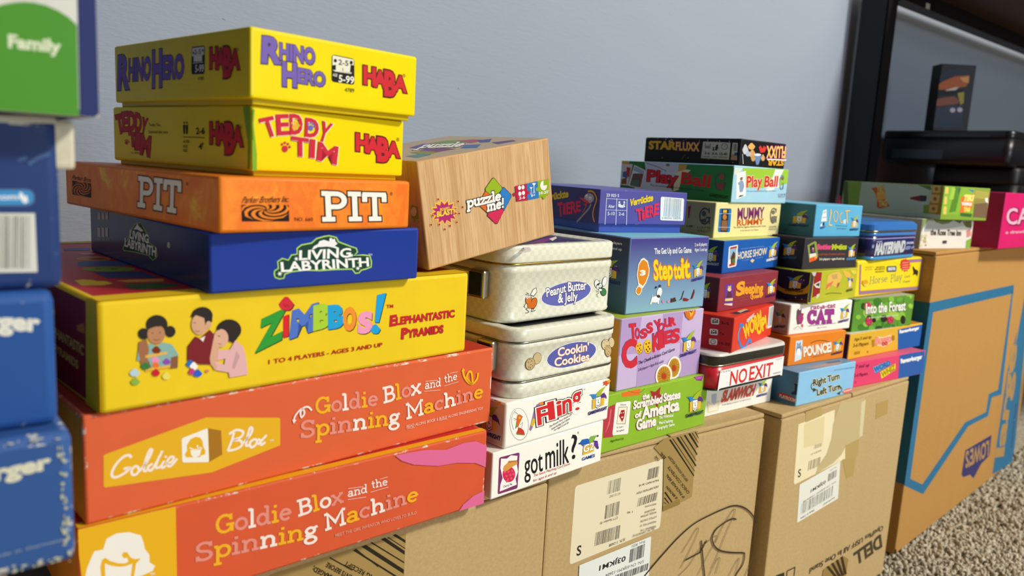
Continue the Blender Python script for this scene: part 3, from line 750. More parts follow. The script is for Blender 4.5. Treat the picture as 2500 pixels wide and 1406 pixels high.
card_box(r, 0.1008, 0.1474, 0.0244, ('223c98', '20305e', '20305e', '20305e'), 0.3, 0.0012, 0.2)
art(r, (100.8, 147.4, 24.4), '''
#title_logo front 0
P a9d46a 530 128 535 159 568 177 561 234 606 262 660 245 687 286 737 290 736 339 778 368 874 382 920 418 992 435 1045 441 1120 422 1143 384 1253 344 1327 320 1342 279 1306 255 1391 260 1472 249 1493 186 1489 135 1429 118 1384 111 1361 88 1316 85 1281 126 1105 131 956 130 821 142 691 135 637 120 627 86 584 81 543 96
P 14402f 543 129 545 152 580 172 572 229 608 250 665 234 694 276 747 282 748 333 783 357 880 371 926 407 996 423 1045 429 1112 413 1133 375 1249 333 1316 312 1328 283 1294 251 1391 247 1462 239 1478 186 1477 143 1424 131 1375 122 1354 99 1321 97 1287 137 1104 144 955 142 821 154 688 147 627 129 618 95 584 92 551 104
T f6f6f2 0.03 765 237 498 4 1 77|LIVING
T f6f6f2 0.03 604 145 853 4 -9 78|LABYRINTH
P f6f6f2 758 246 742 243 747 228 734 240 723 229 727 244 710 249 727 252 722 267 734 255 746 266 741 251
P f6f6f2 1297 254 1281 251 1286 237 1275 248 1264 238 1268 252 1252 256 1268 258 1263 272 1274 261 1285 271 1281 258
P f6f6f2 612 128 593 125 599 107 585 121 572 108 577 126 558 131 577 134 571 152 585 138 598 151 593 133
P f6f6f2 1368 133 1349 130 1355 114 1341 127 1328 115 1333 131 1314 136 1332 139 1327 156 1340 143 1354 155 1349 139
P a9d46a 1059 197 1053 194 1050 189 1047 195 1040 198 1046 201 1050 206 1053 201
P a9d46a 981 144 975 142 972 136 968 142 962 145 968 148 971 153 975 148
P a9d46a 1352 185 1345 182 1342 177 1338 183 1331 186 1338 189 1341 194 1345 189
P a9d46a 1029 142 1022 139 1019 134 1016 140 1009 143 1016 146 1019 151 1022 145
#rabbit_print front 0
P f0f0f0 880 325 898 349 936 366 951 391 993 401 1046 385 1048 413 1067 416 1078 402 1099 409 1106 385 1128 363 1100 345 1144 325 1139 315 1079 332 1026 342 973 340 937 341 895 322
#small_print front 0
T dfe6f6 0 1446 246 43 -2 2 17|TM
#side_logo left 0
P a9d46a 981 137 1046 201 1144 253 1227 343 1323 405 1480 435 1592 370 1682 314 1666 273 1851 242 1868 164 1756 116 1645 148 1322 139 1008 119
P 14402f 1001 139 1063 199 1161 251 1245 341 1334 401 1473 429 1576 365 1664 311 1649 269 1836 237 1852 165 1757 122 1654 155 1326 146 1020 126
T f6f6f2 0.03 1187 259 471 2 5 73|LIVING
T f6f6f2 0.03 1043 167 784 -4 13 79|LABYRINTH
P f0f0f0 1289 349 1355 384 1394 414 1430 391 1538 362 1483 346 1391 358
#side_symbols left 0
P cfd2da 266 431 358 436 351 357 259 354
P cfd2da 386 441 475 445 469 368 379 364
P cfd2da 502 450 590 454 584 378 496 374
#side_symbols left 0
P cfd2da 252 270 344 273 336 179 244 177
P cfd2da 372 282 462 284 454 191 364 190
P cfd2da 489 293 577 295 570 203 481 202
T cfd2da 0 254 141 83 3 2 23|2-4
T cfd2da 0 393 156 81 3 2 22|2-4
T cfd2da 0 527 170 79 3 2 22|2-4
T e8e8ee 0.01 2107 274 51 0 2 47|8
''')
r = place('game_box', (0.1029, 0.2944, 0.3561, 0.1507, 0, 0), 'flame-patterned orange box with large white capital letters', 'game box', 'stacked card game boxes')
FLAME = flame()
card_box(r, 0.0941, 0.1556, 0.0217, (FLAME, FLAME, 'e2741c', 'e2741c', 'e8801e'), 0.75, 0.0014)
art(r, (94.1, 155.6, 21.7), '''
#title_lettering front 0
S 2a1408 0.065 919 81 703 -4 -19 247|PIT
S f2efe4 0.02 919 81 703 -4 -19 247|PIT
T 3a1a08 0 1643 302 29 0 -1 29|®
#maker_logo front 0
P 231310 182 218 596 216 603 84 185 90
P ef8420 373 172 359 163 355 152 363 140 385 129 422 120 472 117 531 123 597 148 544 113 458 103 398 109 357 120 334 135 327 149 333 161 348 170 370 175
P ef8420 371 178 346 177 322 172 304 162 297 148 303 131 329 114 378 99 466 93 368 89 295 110 267 132 263 152 275 168 297 179 324 184 351 185 375 181
P ef8420 381 182 364 190 338 194 308 194 277 187 250 175 233 157 236 133 282 102 212 130 204 165 228 187 263 201 300 206 335 206 363 201 381 193 389 183
P ef8420 396 182 399 192 391 203 371 212 339 218 298 219 253 213 209 197 181 164 189 203 250 228 307 234 355 231 391 223 413 211 421 199 416 188 401 179
P ef8420 404 177 426 182 442 191 447 203 439 218 415 231 373 242 314 246 233 235 313 257 400 252 449 238 474 220 481 203 472 189 453 179 429 174 403 173
P ef8420 400 171 423 167 451 168 479 173 501 185 513 201 508 222 478 243 403 262 498 250 545 219 548 194 529 175 500 163 467 157 436 157 410 161 393 169
P ef8420 386 169 393 159 412 150 441 145 477 145 517 151 553 165 577 188 567 225 604 186 572 152 524 136 476 130 434 132 402 139 382 149 374 160 378 170
T 231310 0.004 182 231 409 9 24 49|Parker Brothers Inc.
#small_print front 0
T 5a2a10 0 651 86 173 -4 2 30|NO. 660
#side_lettering left 0
S 2a1408 0.065 1687 102 810 0 24 259|PIT
S f2efe4 0.02 1687 102 810 0 24 259|PIT
T 3a1a08 0 2591 333 39 0 1 25|®
#side_maker_logo left 0
P 231310 191 248 664 242 661 106 190 108
P d8731c 415 176 398 168 393 158 401 148 425 140 465 135 519 137 583 146 652 172 598 141 507 125 441 124 395 131 370 141 362 152 369 163 387 172 412 178
P d8731c 413 181 384 178 357 172 336 162 326 149 332 136 360 123 414 114 511 117 407 105 324 116 292 133 288 149 303 164 329 176 360 182 391 185 417 183
P d8731c 424 185 406 190 377 192 342 190 306 182 273 170 252 152 254 131 305 108 227 126 219 156 247 177 289 192 333 200 373 202 405 200 425 194 433 186
P d8731c 441 186 446 195 437 203 415 210 380 213 333 212 280 203 226 186 190 155 201 189 275 215 342 224 397 225 436 220 460 212 468 202 463 192 447 184
P d8731c 450 182 474 188 492 197 499 207 491 219 466 229 421 236 354 236 258 221 349 244 447 246 500 237 528 224 534 210 524 198 503 188 477 182 449 179
P d8731c 444 177 470 175 501 178 531 185 556 195 570 210 566 226 536 243 455 255 554 250 602 228 604 207 585 190 553 178 518 170 484 168 456 170 437 175
P d8731c 429 174 437 166 457 160 488 158 527 161 569 169 609 183 635 203 627 232 662 204 628 174 578 158 527 149 481 147 446 150 424 157 416 165 421 174
T 231310 0 193 261 462 -6 38 42|Parker Bros
''')
r = place('game_box', (0.1186, 0.303, 0.3778, 0.1747, 0, 0), 'yellow lidded box with red lettering and paw prints, below the purple-lettered one', 'game box', 'stacked card game boxes')
lid_box(r, 0.0794, 0.124, 0.0276, 0.0276*0.07, ('f0d800',)*4, 'd8bc00', 0.2, 0.0014, 0.32)
art(r, (79.4, 124, 27.6), '''
#title_lettering front 0
T 501018 0.035 122 304 117 30 -56 135|T
T f4ecd8 0.047 131 310 117 30 -56 135|T
T c8283a 0.035 126 311 117 30 -56 135|T
T 501018 0.035 232 332 103 12 -12 153|E
T f4ecd8 0.047 241 337 103 12 -13 153|E
T c8283a 0.035 237 338 103 12 -12 153|E
T 501018 0.035 353 347 110 9 -9 153|D
T f4ecd8 0.047 363 352 111 9 -9 153|D
T c8283a 0.035 358 353 111 9 -9 153|D
T 501018 0.035 492 338 126 -4 6 145|D
T f4ecd8 0.047 501 343 126 -4 6 145|D
T c8283a 0.035 496 344 126 -4 6 145|D
T 501018 0.035 608 302 94 -17 59 165|Y
T f4ecd8 0.047 618 308 94 -17 59 165|Y
T c8283a 0.035 613 309 94 -17 59 165|Y
T 501018 0.035 369 179 153 -9 -4 143|T
T f4ecd8 0.047 378 185 153 -9 -4 144|T
T c8283a 0.035 374 185 153 -9 -4 144|T
T 501018 0.02 539 165 42 -3 5 149|I
T f4ecd8 0.032 549 170 42 -3 5 149|I
T c8283a 0.02 544 171 42 -3 5 149|I
T 501018 0.035 617 150 191 -32 16 144|M
T f4ecd8 0.047 626 155 191 -32 16 144|M
T c8283a 0.035 622 156 191 -32 16 144|M
#paw_print front 0
P e8a83a 422 411 418 399 408 389 395 385 381 387 371 395 368 408 371 420 381 430 394 434 408 432 418 424
P e8a83a 381 440 378 433 370 429 363 432 359 439 362 446 370 450 377 447
P e8a83a 405 453 402 446 394 442 386 445 383 452 386 459 394 463 402 460
P e8a83a 431 446 427 439 420 435 412 438 409 445 412 452 420 456 427 453
P e8a83a 446 427 443 419 435 416 427 418 424 425 427 433 435 436 442 434
#paw_print front 0
P 6a6ab8 574 416 570 403 561 393 547 389 534 392 524 400 520 412 524 424 533 434 547 438 560 436 570 427
P 6a6ab8 533 443 530 436 523 433 515 435 512 442 515 449 522 453 530 450
P 6a6ab8 557 456 554 449 547 446 539 448 536 455 539 462 546 465 554 463
P 6a6ab8 583 449 580 442 572 439 564 441 561 448 564 455 572 459 579 456
P 6a6ab8 598 431 595 423 587 420 580 422 576 429 579 436 587 440 595 437
#paw_print front 0
P c8283a 331 231 327 217 317 206 302 201 287 204 276 214 272 228 275 242 286 253 301 257 316 254 327 245
P c8283a 286 264 283 256 274 252 266 255 262 263 266 271 274 275 283 272
P c8283a 313 278 309 270 301 266 293 269 289 277 292 285 301 289 309 286
P c8283a 341 270 338 262 330 258 321 261 317 269 321 277 329 281 338 278
P c8283a 358 248 355 239 346 235 338 238 334 246 338 255 346 259 355 256
#corner_grass_print front 0
P 7fae2a 5 530 27 514 17 406 47 170 46 43 7 42 5 118
P 4f7f1c 5 519 14 509 5 416 5 392 15 283 5 282
#maker_logo front 0
H 1035 259 489 -22 -4 136
T 7a1a20 0 1493 363 36 -2 2 31|®
#side_lettering left 0
T 501018 0.07 108 301 132 14 -48 162|T
T c8283a 0.05 108 301 132 14 -48 162|T
T 501018 0.07 217 326 111 6 -7 166|E
T c8283a 0.05 217 326 111 6 -7 166|E
T 501018 0.07 339 332 129 4 3 163|D
T c8283a 0.05 339 332 129 4 3 163|D
T 501018 0.07 483 329 118 -5 7 157|D
T c8283a 0.05 483 329 118 -5 7 157|D
T 501018 0.07 588 294 87 -10 56 149|Y
T c8283a 0.05 588 294 87 -10 56 149|Y
T 501018 0.07 353 187 142 -5 -7 121|T
T c8283a 0.05 353 187 142 -5 -7 121|T
T 501018 0.07 498 158 66 -3 19 144|I
T c8283a 0.05 498 158 66 -3 19 144|I
T 501018 0.07 580 122 177 -20 32 167|M
T c8283a 0.05 580 122 177 -20 32 167|M
P c8283a 323 213 318 204 305 198 287 195 270 197 258 203 254 211 259 220 272 226 289 229 306 227 318 221
P c8283a 272 233 268 228 258 226 248 228 245 232 249 237 259 239 268 238
P c8283a 304 241 299 236 289 234 280 236 276 240 280 245 290 248 300 246
P c8283a 336 236 331 231 322 229 312 230 308 235 313 240 322 242 332 240
P c8283a 354 222 349 218 340 215 330 217 326 222 331 227 340 229 350 227
#side_small_print left 0
T 3a3008 0 759 374 223 0 1 26|Teddy Tim
T 3a3008 0 756 309 369 3 1 28|Sommeil des ours
T 3a3008 0 388 112 154 0 1 20|Nr. 4394
P 151313 1435 409 1431 402 1421 399 1412 402 1409 409 1413 415 1422 418 1431 415
P 151313 1404 391 1438 391 1435 349 1430 313 1409 312 1405 349
P 151313 1481 409 1478 402 1469 400 1460 402 1456 409 1460 415 1469 418 1478 416
P 151313 1451 391 1485 391 1482 350 1477 313 1456 313 1452 349
T 151313 0.02 1628 313 139 4 1 53|2-6
L 151313 6 1402 286 1767 287
T 151313 0.008 1400 235 114 3 1 23|ALTER
T 151313 0.008 1399 195 75 2 1 23|AGE
T 151313 0.008 1399 158 75 2 1 23|ÂGE
T 151313 0.02 1670 187 70 4 5 50|4'
#side_maker_logo left 0
H 1866 249 481 10 0 153
T 7a1a20 0 2320 361 32 0 0 29|®
P 7fae2a 2369 538 2464 539 2475 323 2454 52 2433 51 2436 275 2386 455
''')
r = place('game_box', (0.1165, 0.2991, 0.4054, 0.1441, 0, 0), 'yellow lidded box with purple lettering on top of the left stack', 'game box', 'stacked card game boxes')
lid_box(r, 0.0835, 0.1271, 0.029, 0.029*0.075, ('f2dc00',)*4, 'd8bc00', 0.1, 0.0014, 0.32)
art(r, (83.5, 127.1, 29), '''
#title_lettering front 0
T 2a1430 0.075 108 328 138 9 7 180|R
T 2a1430 0.075 106 331 138 9 7 180|R
T 7560b0 0.055 106 331 138 9 7 180|R
T 2a1430 0.075 259 367 314 1 -1 116|HINO
T 2a1430 0.075 256 371 314 1 -1 116|HINO
T 7560b0 0.055 256 371 314 1 -1 116|HINO
T 2a1430 0.075 288 173 114 1 -2 167|H
T 2a1430 0.075 285 177 114 1 -2 167|H
T 7560b0 0.055 285 177 114 1 -2 167|H
T 2a1430 0.075 421 210 253 -7 2 105|ERO
T 2a1430 0.075 418 213 253 -7 2 105|ERO
T 7560b0 0.055 418 213 253 -7 2 105|ERO
#age_symbol front 0
P 151313 739 280 741 268 745 260 754 255 765 253 945 252 956 253 964 258 969 266 970 277 966 440 964 451 959 460 951 465 939 467 764 472 753 470 744 466 740 458 738 446
P e9e6cf 744 357 745 352 747 348 751 346 756 345 951 350 956 351 959 353 961 356 961 361 959 449 958 454 956 457 953 459 948 460 756 466 751 465 747 463 745 460 744 454
P 151313 743 385 778 394 779 350 744 349
P 151313 927 413 960 413 962 350 922 352
P 151313 788 428 786 420 780 414 772 411 764 412 758 417 756 424 758 431 763 438 771 441 779 440 785 435
P 151313 949 433 947 425 942 418 933 415 925 416 919 421 917 429 919 437 924 444 933 447 941 446 947 441
L e9e6cf 7 764 342 938 343
L 151313 6 847 378 850 350
T 151313 0.015 803 398 99 2 1 42|2-5
T f0eee0 0.02 809 258 154 2 2 57|5-99
T f0eee0 0.01 748 299 45 -1 2 23|AGE
#small_print front 0
T 4a3a10 0 874 185 98 3 -1 32|4789
#maker_logo front 0
H 1074 278 460 -5 -4 136
T 7a1a20 0 1503 381 30 -1 -1 27|®
#side_lettering left 0
T 2a1430 0.07 82 179 220 2 29 289|R
T 7560b0 0.05 82 179 220 2 29 289|R
T 2a1430 0.07 325 248 470 -2 18 183|HINO
T 7560b0 0.05 325 248 470 -2 18 183|HINO
T 2a1430 0.07 848 181 175 3 12 290|H
T 7560b0 0.05 848 181 175 3 12 290|H
T 2a1430 0.07 1061 243 386 -5 6 179|ERO
T 7560b0 0.05 1061 243 386 -5 6 179|ERO
#side_age_symbol left 0
P 151313 1596 282 1597 270 1601 262 1610 257 1621 255 1794 251 1806 252 1815 257 1820 266 1823 277 1832 449 1831 461 1826 470 1818 475 1806 477 1630 477 1619 476 1610 471 1605 462 1603 451
P e9e6cf 1606 369 1607 364 1608 361 1612 359 1616 358 1807 353 1812 354 1816 356 1818 359 1819 364 1822 456 1822 461 1820 465 1816 467 1811 468 1625 468 1620 467 1617 465 1614 462 1613 457
P 151313 1652 428 1649 421 1642 417 1632 418 1625 423 1622 430 1625 437 1633 441 1642 440 1650 435
P 151313 1814 439 1811 432 1804 428 1795 429 1787 434 1785 441 1787 447 1795 451 1804 451 1811 446
P 151313 1606 398 1639 406 1638 357 1605 357
P 151313 1788 403 1822 404 1821 353 1787 353
L e9e6cf 5 1627 345 1802 346
T 151313 0.01 1654 413 115 0 1 39|2-5
T f0eee0 0.02 1664 271 149 -2 5 57|5-99
T 4a3a10 0 1715 203 97 -2 0 27|4789
#side_maker_logo left 0
H 1925 298 449 -4 2 144
T 7a1a20 0 2348 402 32 -1 0 26|®
''')
r = place('game_box', (0.2549, 0.3093, 0.206, 0.0791, 0, 0), 'white box with black lettering and cherry pie picture, lowest of its stack', 'game box', 'stacked card game boxes')
card_box(r, 0.095, 0.1, 0.027, ('f8f5ea', 'd8d0b8', 'efece0', 'd8d0b8'), 0.3)
art(r, (95, 100, 27), '''
#pie_picture front 0
P 7d3468 104 65 106 54 110 46 118 41 129 39 389 31 400 32 407 36 412 44 414 55 414 433 412 444 407 452 399 457 388 459 122 469 111 468 104 463 99 456 97 445
P f6f2ec 125 450 217 429 275 454 383 424 378 334 406 230 373 153 398 78 319 76 214 69 133 66 138 146 166 217 124 339
P d02a50 363 210 360 182 348 159 327 144 299 138 269 141 237 154 208 174 185 201 169 230 162 261 164 288 177 311 197 326 224 333 254 330 286 318 315 297 339 271 356 241
P e8506e 217 272 214 264 206 260 194 263 185 271 181 281 184 288 192 292 204 289 213 281
P e8506e 270 264 267 256 258 253 247 256 237 263 233 273 236 281 245 284 256 281 266 274
P e8506e 330 260 327 252 319 249 307 252 298 260 293 270 296 278 305 281 316 278 326 270
P e8506e 243 220 240 212 232 209 220 212 211 219 207 229 210 237 218 240 230 237 239 230
P e8506e 303 216 301 208 292 205 280 208 271 216 267 225 270 233 278 236 290 234 299 226
P e8506e 349 216 346 208 337 205 326 208 316 216 312 225 315 233 323 236 335 234 345 226
P e8506e 269 174 266 166 257 163 246 166 237 173 233 183 235 191 244 194 255 191 265 183
P e8506e 322 172 319 164 310 161 299 163 289 171 285 181 288 189 297 192 308 189 318 181
P e8506e 256 155 253 147 244 144 233 146 223 154 219 164 222 172 231 175 242 172 251 164
P d89a4a 163 324 179 354 243 383 242 398 379 373 391 325 330 317 228 286 184 285
P b87830 235 391 379 370 376 357 244 372
T 3a3030 0 185 97 138 -2 -2 25|Cherry Pie
#title_lettering front 0
T 1c1a1c 0.004 517 151 304 -12 -30 271|got
T 1c1a1c 0.004 870 143 412 -11 -33 314|milk
T 1c1a1c 0.004 1329 161 102 -3 -36 309|?
T 1c1a1c 0 1403 466 29 -1 -3 25|®
#subtitle_lettering front 0
T c03a30 0 666 102 637 -4 5 31|The Snack Matching Card Game
T c03a30 0 666 41 400 2 4 32|for ages 6 and up
#maker_logo front 0
P 1f62b8 1457 335 1502 374 1609 364 1653 327 1644 291 1535 278
P 7fb048 1629 340 1662 381 1794 370 1745 334 1719 283 1653 292
P 5a3a9a 1710 317 1802 294 1836 194 1798 194 1735 255
P 2a2a60 1469 330 1465 323 1455 322 1444 327 1439 336 1443 343 1453 344 1463 339
P 2a2a60 1816 354 1812 346 1801 345 1788 351 1782 362 1786 370 1798 371 1810 364
P 2a2a60 1835 191 1831 183 1819 182 1806 188 1800 199 1804 207 1816 208 1829 201
P e8b83a 1529 168 1534 296 1736 296 1741 169
T 8a6a20 0.06 1538 198 192 1 1 91|G2
T f6f4ee 0.03 1538 198 192 1 1 91|G2
T 243c8c 0.02 1523 97 245 -7 3 39|GAMES
''')
r = place('game_box', (0.2634, 0.3105, 0.233, 0.0713, 0, 0), 'white box with red lettering and striped sock, under the cream tins', 'game box', 'stacked card game boxes')
card_box(r, 0.0902, 0.1, 0.0264, ('f8f5ea', 'c8c4b0', 'f1eee2', 'd8d0b8'), 0.2, 0.0014)  # left side is the same white, greyed to paint its shade
art(r, (90.2, 100, 26.4), '''
#shoe_picture front 0
P b8b8b4 373 228 377 167 366 115 340 75 303 53 257 50 208 67 161 102 119 150 88 208 69 269 65 328 76 379 101 418 137 441 182 445 230 430 278 397 320 349 353 291
P f6f3ea 358 233 363 174 353 124 329 86 294 64 252 62 207 77 162 110 124 157 94 212 77 270 73 327 82 376 105 414 139 435 180 439 225 425 270 394 309 348 340 293
P c83a28 177 153 197 183 205 218 241 202 292 167 316 119 313 101 201 129
P 6a8a30 177 153 317 107 313 99 183 135
P d86a28 161 218 176 360 216 366 269 329 232 271 206 220
P 4a9a4a 157 219 174 282 191 268 173 204
P f0b030 235 321 231 310 220 308 209 315 204 327 208 337 218 340 229 333
L 5a5048 5 195 365 166 389 138 406
L 5a5048 5 126 336 172 316 143 305
L 5a5048 5 238 236 274 263 257 187
C 5a5048 4 136 201 100 286 101 374 149 426
#sock_picture front 0
P 9a74a8 385 152 419 268 445 377 484 432 561 445 642 430 630 389 569 360 509 319 470 224 429 152 412 131
P ea8a28 514 444 577 449 646 426 637 397 565 400
P d8b830 401 204 434 277 491 254 443 172
P 7a9a4a 472 383 548 415 567 377 492 334
#title_lettering front 0
T 1c1414 0.085 529 176 184 6 -41 205|F
T 1c1414 0.085 719 203 77 1 -49 217|l
T 1c1414 0.085 854 222 66 5 -38 192|i
T 1c1414 0.085 944 232 149 14 -34 236|n
T 1c1414 0.085 1115 280 157 8 -51 256|g
T f8f4ea 0.06 529 176 184 6 -41 205|F
T f8f4ea 0.06 719 203 77 1 -49 217|l
T f8f4ea 0.06 854 222 66 5 -38 192|i
T f8f4ea 0.06 944 232 149 14 -34 236|n
T f8f4ea 0.06 1115 280 157 8 -51 256|g
T d4282c 0.02 529 176 184 6 -41 205|F
T d4282c 0.02 719 203 77 1 -49 217|l
T d4282c 0.02 854 222 66 5 -38 192|i
T d4282c 0.02 944 232 149 14 -34 236|n
T d4282c 0.02 1115 280 157 8 -51 256|g
#subtitle_lettering front 0
T 2a2622 0.006 717 106 385 81 1 25|The Knock-Your-Socks-Off
T 2a2622 0.006 759 71 312 71 1 26|Sock-Hurling Card Game
T 2a2622 0.006 807 49 248 51 1 23|For Ages 6 and Up
#maker_logo front 0
J 2b2a6e 1408 130 359 10 -17 298
T 151313 0 1283 466 32 2 -2 15|TM
P d8582c 1782 467 1737 470 1732 443 1702 471 1661 468 1676 492 1640 517 1684 513 1686 523 1708 523 1719 513 1760 516 1745 492
P e8a830 1799 505 1799 500 1780 495 1778 471 1754 492 1725 493 1736 513 1729 523 1775 523 1777 517
#side_logo left 0
J 2b2a6e 1557 71 381 13 -17 360
P 8fb04a 1808 523 1899 523 1809 507
P e8a030 1833 500 1894 523 1923 523 1907 498 1840 471
''')
r = place('game_tin', (0.2673, 0.3116, 0.2594, 0.0741, 0, 0), 'cream tin with blue oval and cookie pictures, the lower of two', 'tin', 'cream lunch-box tins')
z = 0.0398; T1 = tinpaint('e8e7d4', 'dedec8')
lathe_rect('base', 0.0945, 0.17, 0.012, [(0, .0012), (.0006, .0003), (z*.215, 0), (z*.222, .0008)], T1, r)
lathe_rect('base_seam', 0.0945, 0.17, 0.012, [(z*.222, .0002), (z*.24, -.0002), (z*.25, .0006)], metal('8a8a80'), r)
lathe_rect('body', 0.0945, 0.17, 0.012, [(z*.25, .0008), (z*.26, .0001), (z*.30, .0001), (z*.33, .0008), (z*.70, .0008), (z*.72, .0001), (z*.775, .0001), (z*.79, .0008)], T1, r)
lathe_rect('lid_seam', 0.0945, 0.17, 0.012, [(z*.79, .0006), (z*.80, -.0002), (z*.815, .0004)], metal('8a8a80'), r)
lathe_rect('lid', 0.0945, 0.17, 0.012, [(z*.815, .0003), (z*.83, 0), (z-.0012, 0), (z-.0003, .0008), (z, .002), (z, .0065), (z-.001, .0075)], T1, r, True, True, tinpaint('16181c'))
clasp(r, 0.0240, z*.37, z*.80, z*.6)
art(r, (94.5, 170, 39.8), '''
#title_oval front 0.8
P f2f0f4 1450 411 1444 376 1414 343 1362 313 1292 287 1206 267 1111 254 1011 249 912 251 817 261 733 277 662 299 607 325 572 355 557 387 563 419 590 451 636 480 700 505 778 525 868 539 966 547 1066 547 1163 539 1253 525 1331 503 1392 476 1432 445
P 5a60ac 1436 411 1430 377 1401 345 1351 315 1283 290 1200 271 1108 259 1011 253 914 255 822 265 740 280 671 302 618 327 584 356 569 387 575 419 601 449 646 477 708 502 784 522 872 535 966 542 1063 542 1158 535 1245 521 1321 500 1380 474 1419 443
#title_lettering front 0.8
T 6a3a30 0.065 751 409 546 5 -9 99|Cookin'
T eab898 0.045 751 409 546 5 -9 99|Cookin'
T f8f0ea 0.01 751 409 546 5 -9 99|Cookin'
T 6a3a30 0.065 703 298 612 -9 -9 97|Cookies
T eab898 0.045 703 298 612 -9 -9 97|Cookies
T f8f0ea 0.01 703 298 612 -9 -9 97|Cookies
#cookie_picture front 0.8
P 4a3018 468 414 459 395 443 380 424 371 402 368 380 372 360 382 344 397 333 416 329 437 332 458 341 477 356 491 376 501 397 504 419 500 439 491 456 475 467 456 471 435
P d8c294 463 416 454 398 440 384 422 376 402 373 381 376 363 386 348 400 338 417 335 437 337 456 346 474 360 487 378 496 398 499 418 496 436 487 451 473 461 455 465 435
L b49a68 3 348 487 439 483
L b49a68 3 352 493 361 391
L b49a68 3 350 465 441 461
L b49a68 3 374 490 382 388
L b49a68 3 352 443 443 439
L b49a68 3 395 487 404 385
L b49a68 3 354 420 445 416
L b49a68 3 417 484 426 382
L b49a68 3 356 398 447 394
L b49a68 3 438 482 447 379
#cookie_picture front 0.8
P 4a3018 367 360 357 341 340 326 319 316 294 314 270 319 247 330 229 346 217 367 212 389 214 410 224 430 241 445 262 454 286 457 311 452 333 441 352 425 364 405 369 382
P c2a878 361 362 351 344 336 330 316 321 294 319 271 323 251 334 234 349 223 368 218 388 220 408 230 426 245 440 264 449 287 452 309 448 330 438 347 422 358 403 363 383
P 3a2414 264 411 262 407 256 406 251 410 251 415 255 418 261 416
P 3a2414 317 418 315 414 309 413 304 417 304 422 308 425 314 423
P 3a2414 306 376 303 372 297 372 292 375 292 381 296 383 303 381
P 3a2414 277 351 275 347 269 347 264 351 263 356 268 358 274 356
P 3a2414 338 357 336 353 330 352 325 356 324 361 329 364 335 362
P 3a2414 285 437 283 432 277 432 272 436 272 441 276 444 282 442
P 3a2414 301 341 299 336 293 336 288 340 287 345 292 348 298 346
#cookie_picture front 0.8
P 4a3018 1788 452 1787 431 1781 413 1769 400 1753 392 1734 391 1714 397 1696 409 1681 426 1670 446 1665 467 1665 487 1672 505 1683 519 1699 526 1718 527 1737 522 1756 510 1771 493 1782 473
P d8c294 1783 453 1782 433 1776 417 1765 404 1751 397 1733 396 1715 401 1699 412 1685 428 1675 446 1670 466 1670 485 1676 502 1687 514 1701 522 1718 523 1736 517 1753 507 1767 491 1778 472
P 4a3018 1694 435 1693 414 1683 395 1667 382 1646 374 1621 374 1596 381 1572 394 1553 412 1539 433 1533 455 1534 477 1543 495 1559 509 1580 516 1605 516 1630 510 1654 497 1674 479 1688 458
P dcc89a 1688 436 1686 416 1678 399 1663 386 1643 379 1621 379 1597 385 1576 397 1558 414 1545 434 1539 454 1540 474 1549 491 1563 504 1583 511 1605 512 1629 506 1651 494 1669 477 1682 457
P 3a2414 1586 470 1583 466 1577 465 1572 469 1572 474 1576 476 1582 475
P 3a2414 1640 477 1638 473 1632 473 1627 476 1626 481 1631 484 1637 482
P 3a2414 1629 436 1627 432 1621 432 1616 436 1615 441 1620 443 1626 441
P 3a2414 1600 412 1598 408 1592 407 1587 411 1586 416 1591 418 1597 417
P 3a2414 1663 418 1661 414 1655 414 1650 417 1649 422 1654 425 1660 423
P 3a2414 1606 495 1604 491 1598 491 1593 494 1592 499 1597 502 1603 500
P 3a2414 1625 402 1623 398 1617 397 1612 401 1611 406 1616 408 1622 406
P 4a3018 1739 350 1738 326 1731 307 1718 292 1701 283 1680 282 1659 289 1639 302 1623 321 1611 343 1605 367 1605 390 1613 409 1625 424 1643 433 1663 434 1684 427 1704 414 1721 396 1733 373
P c8ae7c 1733 350 1733 329 1726 310 1714 296 1698 289 1680 288 1660 294 1642 306 1627 323 1616 344 1610 366 1611 387 1617 406 1629 419 1645 427 1663 428 1683 423 1701 410 1717 393 1728 372
P 3a2414 1648 384 1646 379 1642 379 1637 382 1636 388 1640 390 1645 389
P 3a2414 1693 393 1692 388 1687 388 1682 391 1681 397 1685 399 1690 398
P 3a2414 1685 349 1683 345 1678 344 1674 348 1673 353 1677 356 1682 354
P 3a2414 1662 322 1660 318 1655 317 1651 321 1650 326 1654 329 1659 327
P 3a2414 1714 330 1712 326 1707 325 1703 329 1702 334 1706 337 1711 335
P 3a2414 1665 411 1663 407 1658 406 1654 410 1653 415 1657 418 1662 416
P 3a2414 1683 312 1681 308 1676 307 1672 311 1671 316 1675 319 1680 317
''')
r = place('game_tin', (0.27, 0.3257, 0.2992, 0.0717, 0, 0), 'cream tin with ant and fly pictures under the bamboo-patterned box', 'tin', 'cream lunch-box tins')
z = 0.0447
lathe_rect('body', 0.101, 0.17, 0.012, [(0, .002), (.0008, .0008), (z*.05, .0004), (z*.07, .0008), (z*.62, .0008), (z*.645, 0), (z*.71, 0), (z*.735, .0009), (z*.745, .0009)], T1, r)
lathe_rect('lid_seam', 0.101, 0.17, 0.012, [(z*.745, .0006), (z*.752, -.0003), (z*.772, .0003)], metal('a8904a'), r)
lathe_rect('lid', 0.101, 0.17, 0.012, [(z*.772, .0002), (z*.79, 0), (z-.0014, 0), (z-.0004, .0008), (z, .002), (z, .0065), (z-.0012, .0078)], T1, r, True, True, tinpaint('2c2a66'))
clasp(r, 0.0240, z*.30, z*.66, z*.5)
tube('handle', [(-0.002, 0.0200, z*.62), (-0.0045, 0.0275, z*.65), (-0.0045, 0.105, z*.65), (-0.0045, 0.105, z*.31), (-0.0045, 0.0275, z*.31), (-0.002, 0.0200, z*.34)], 0.0009, metal('b8b4ac'), r)
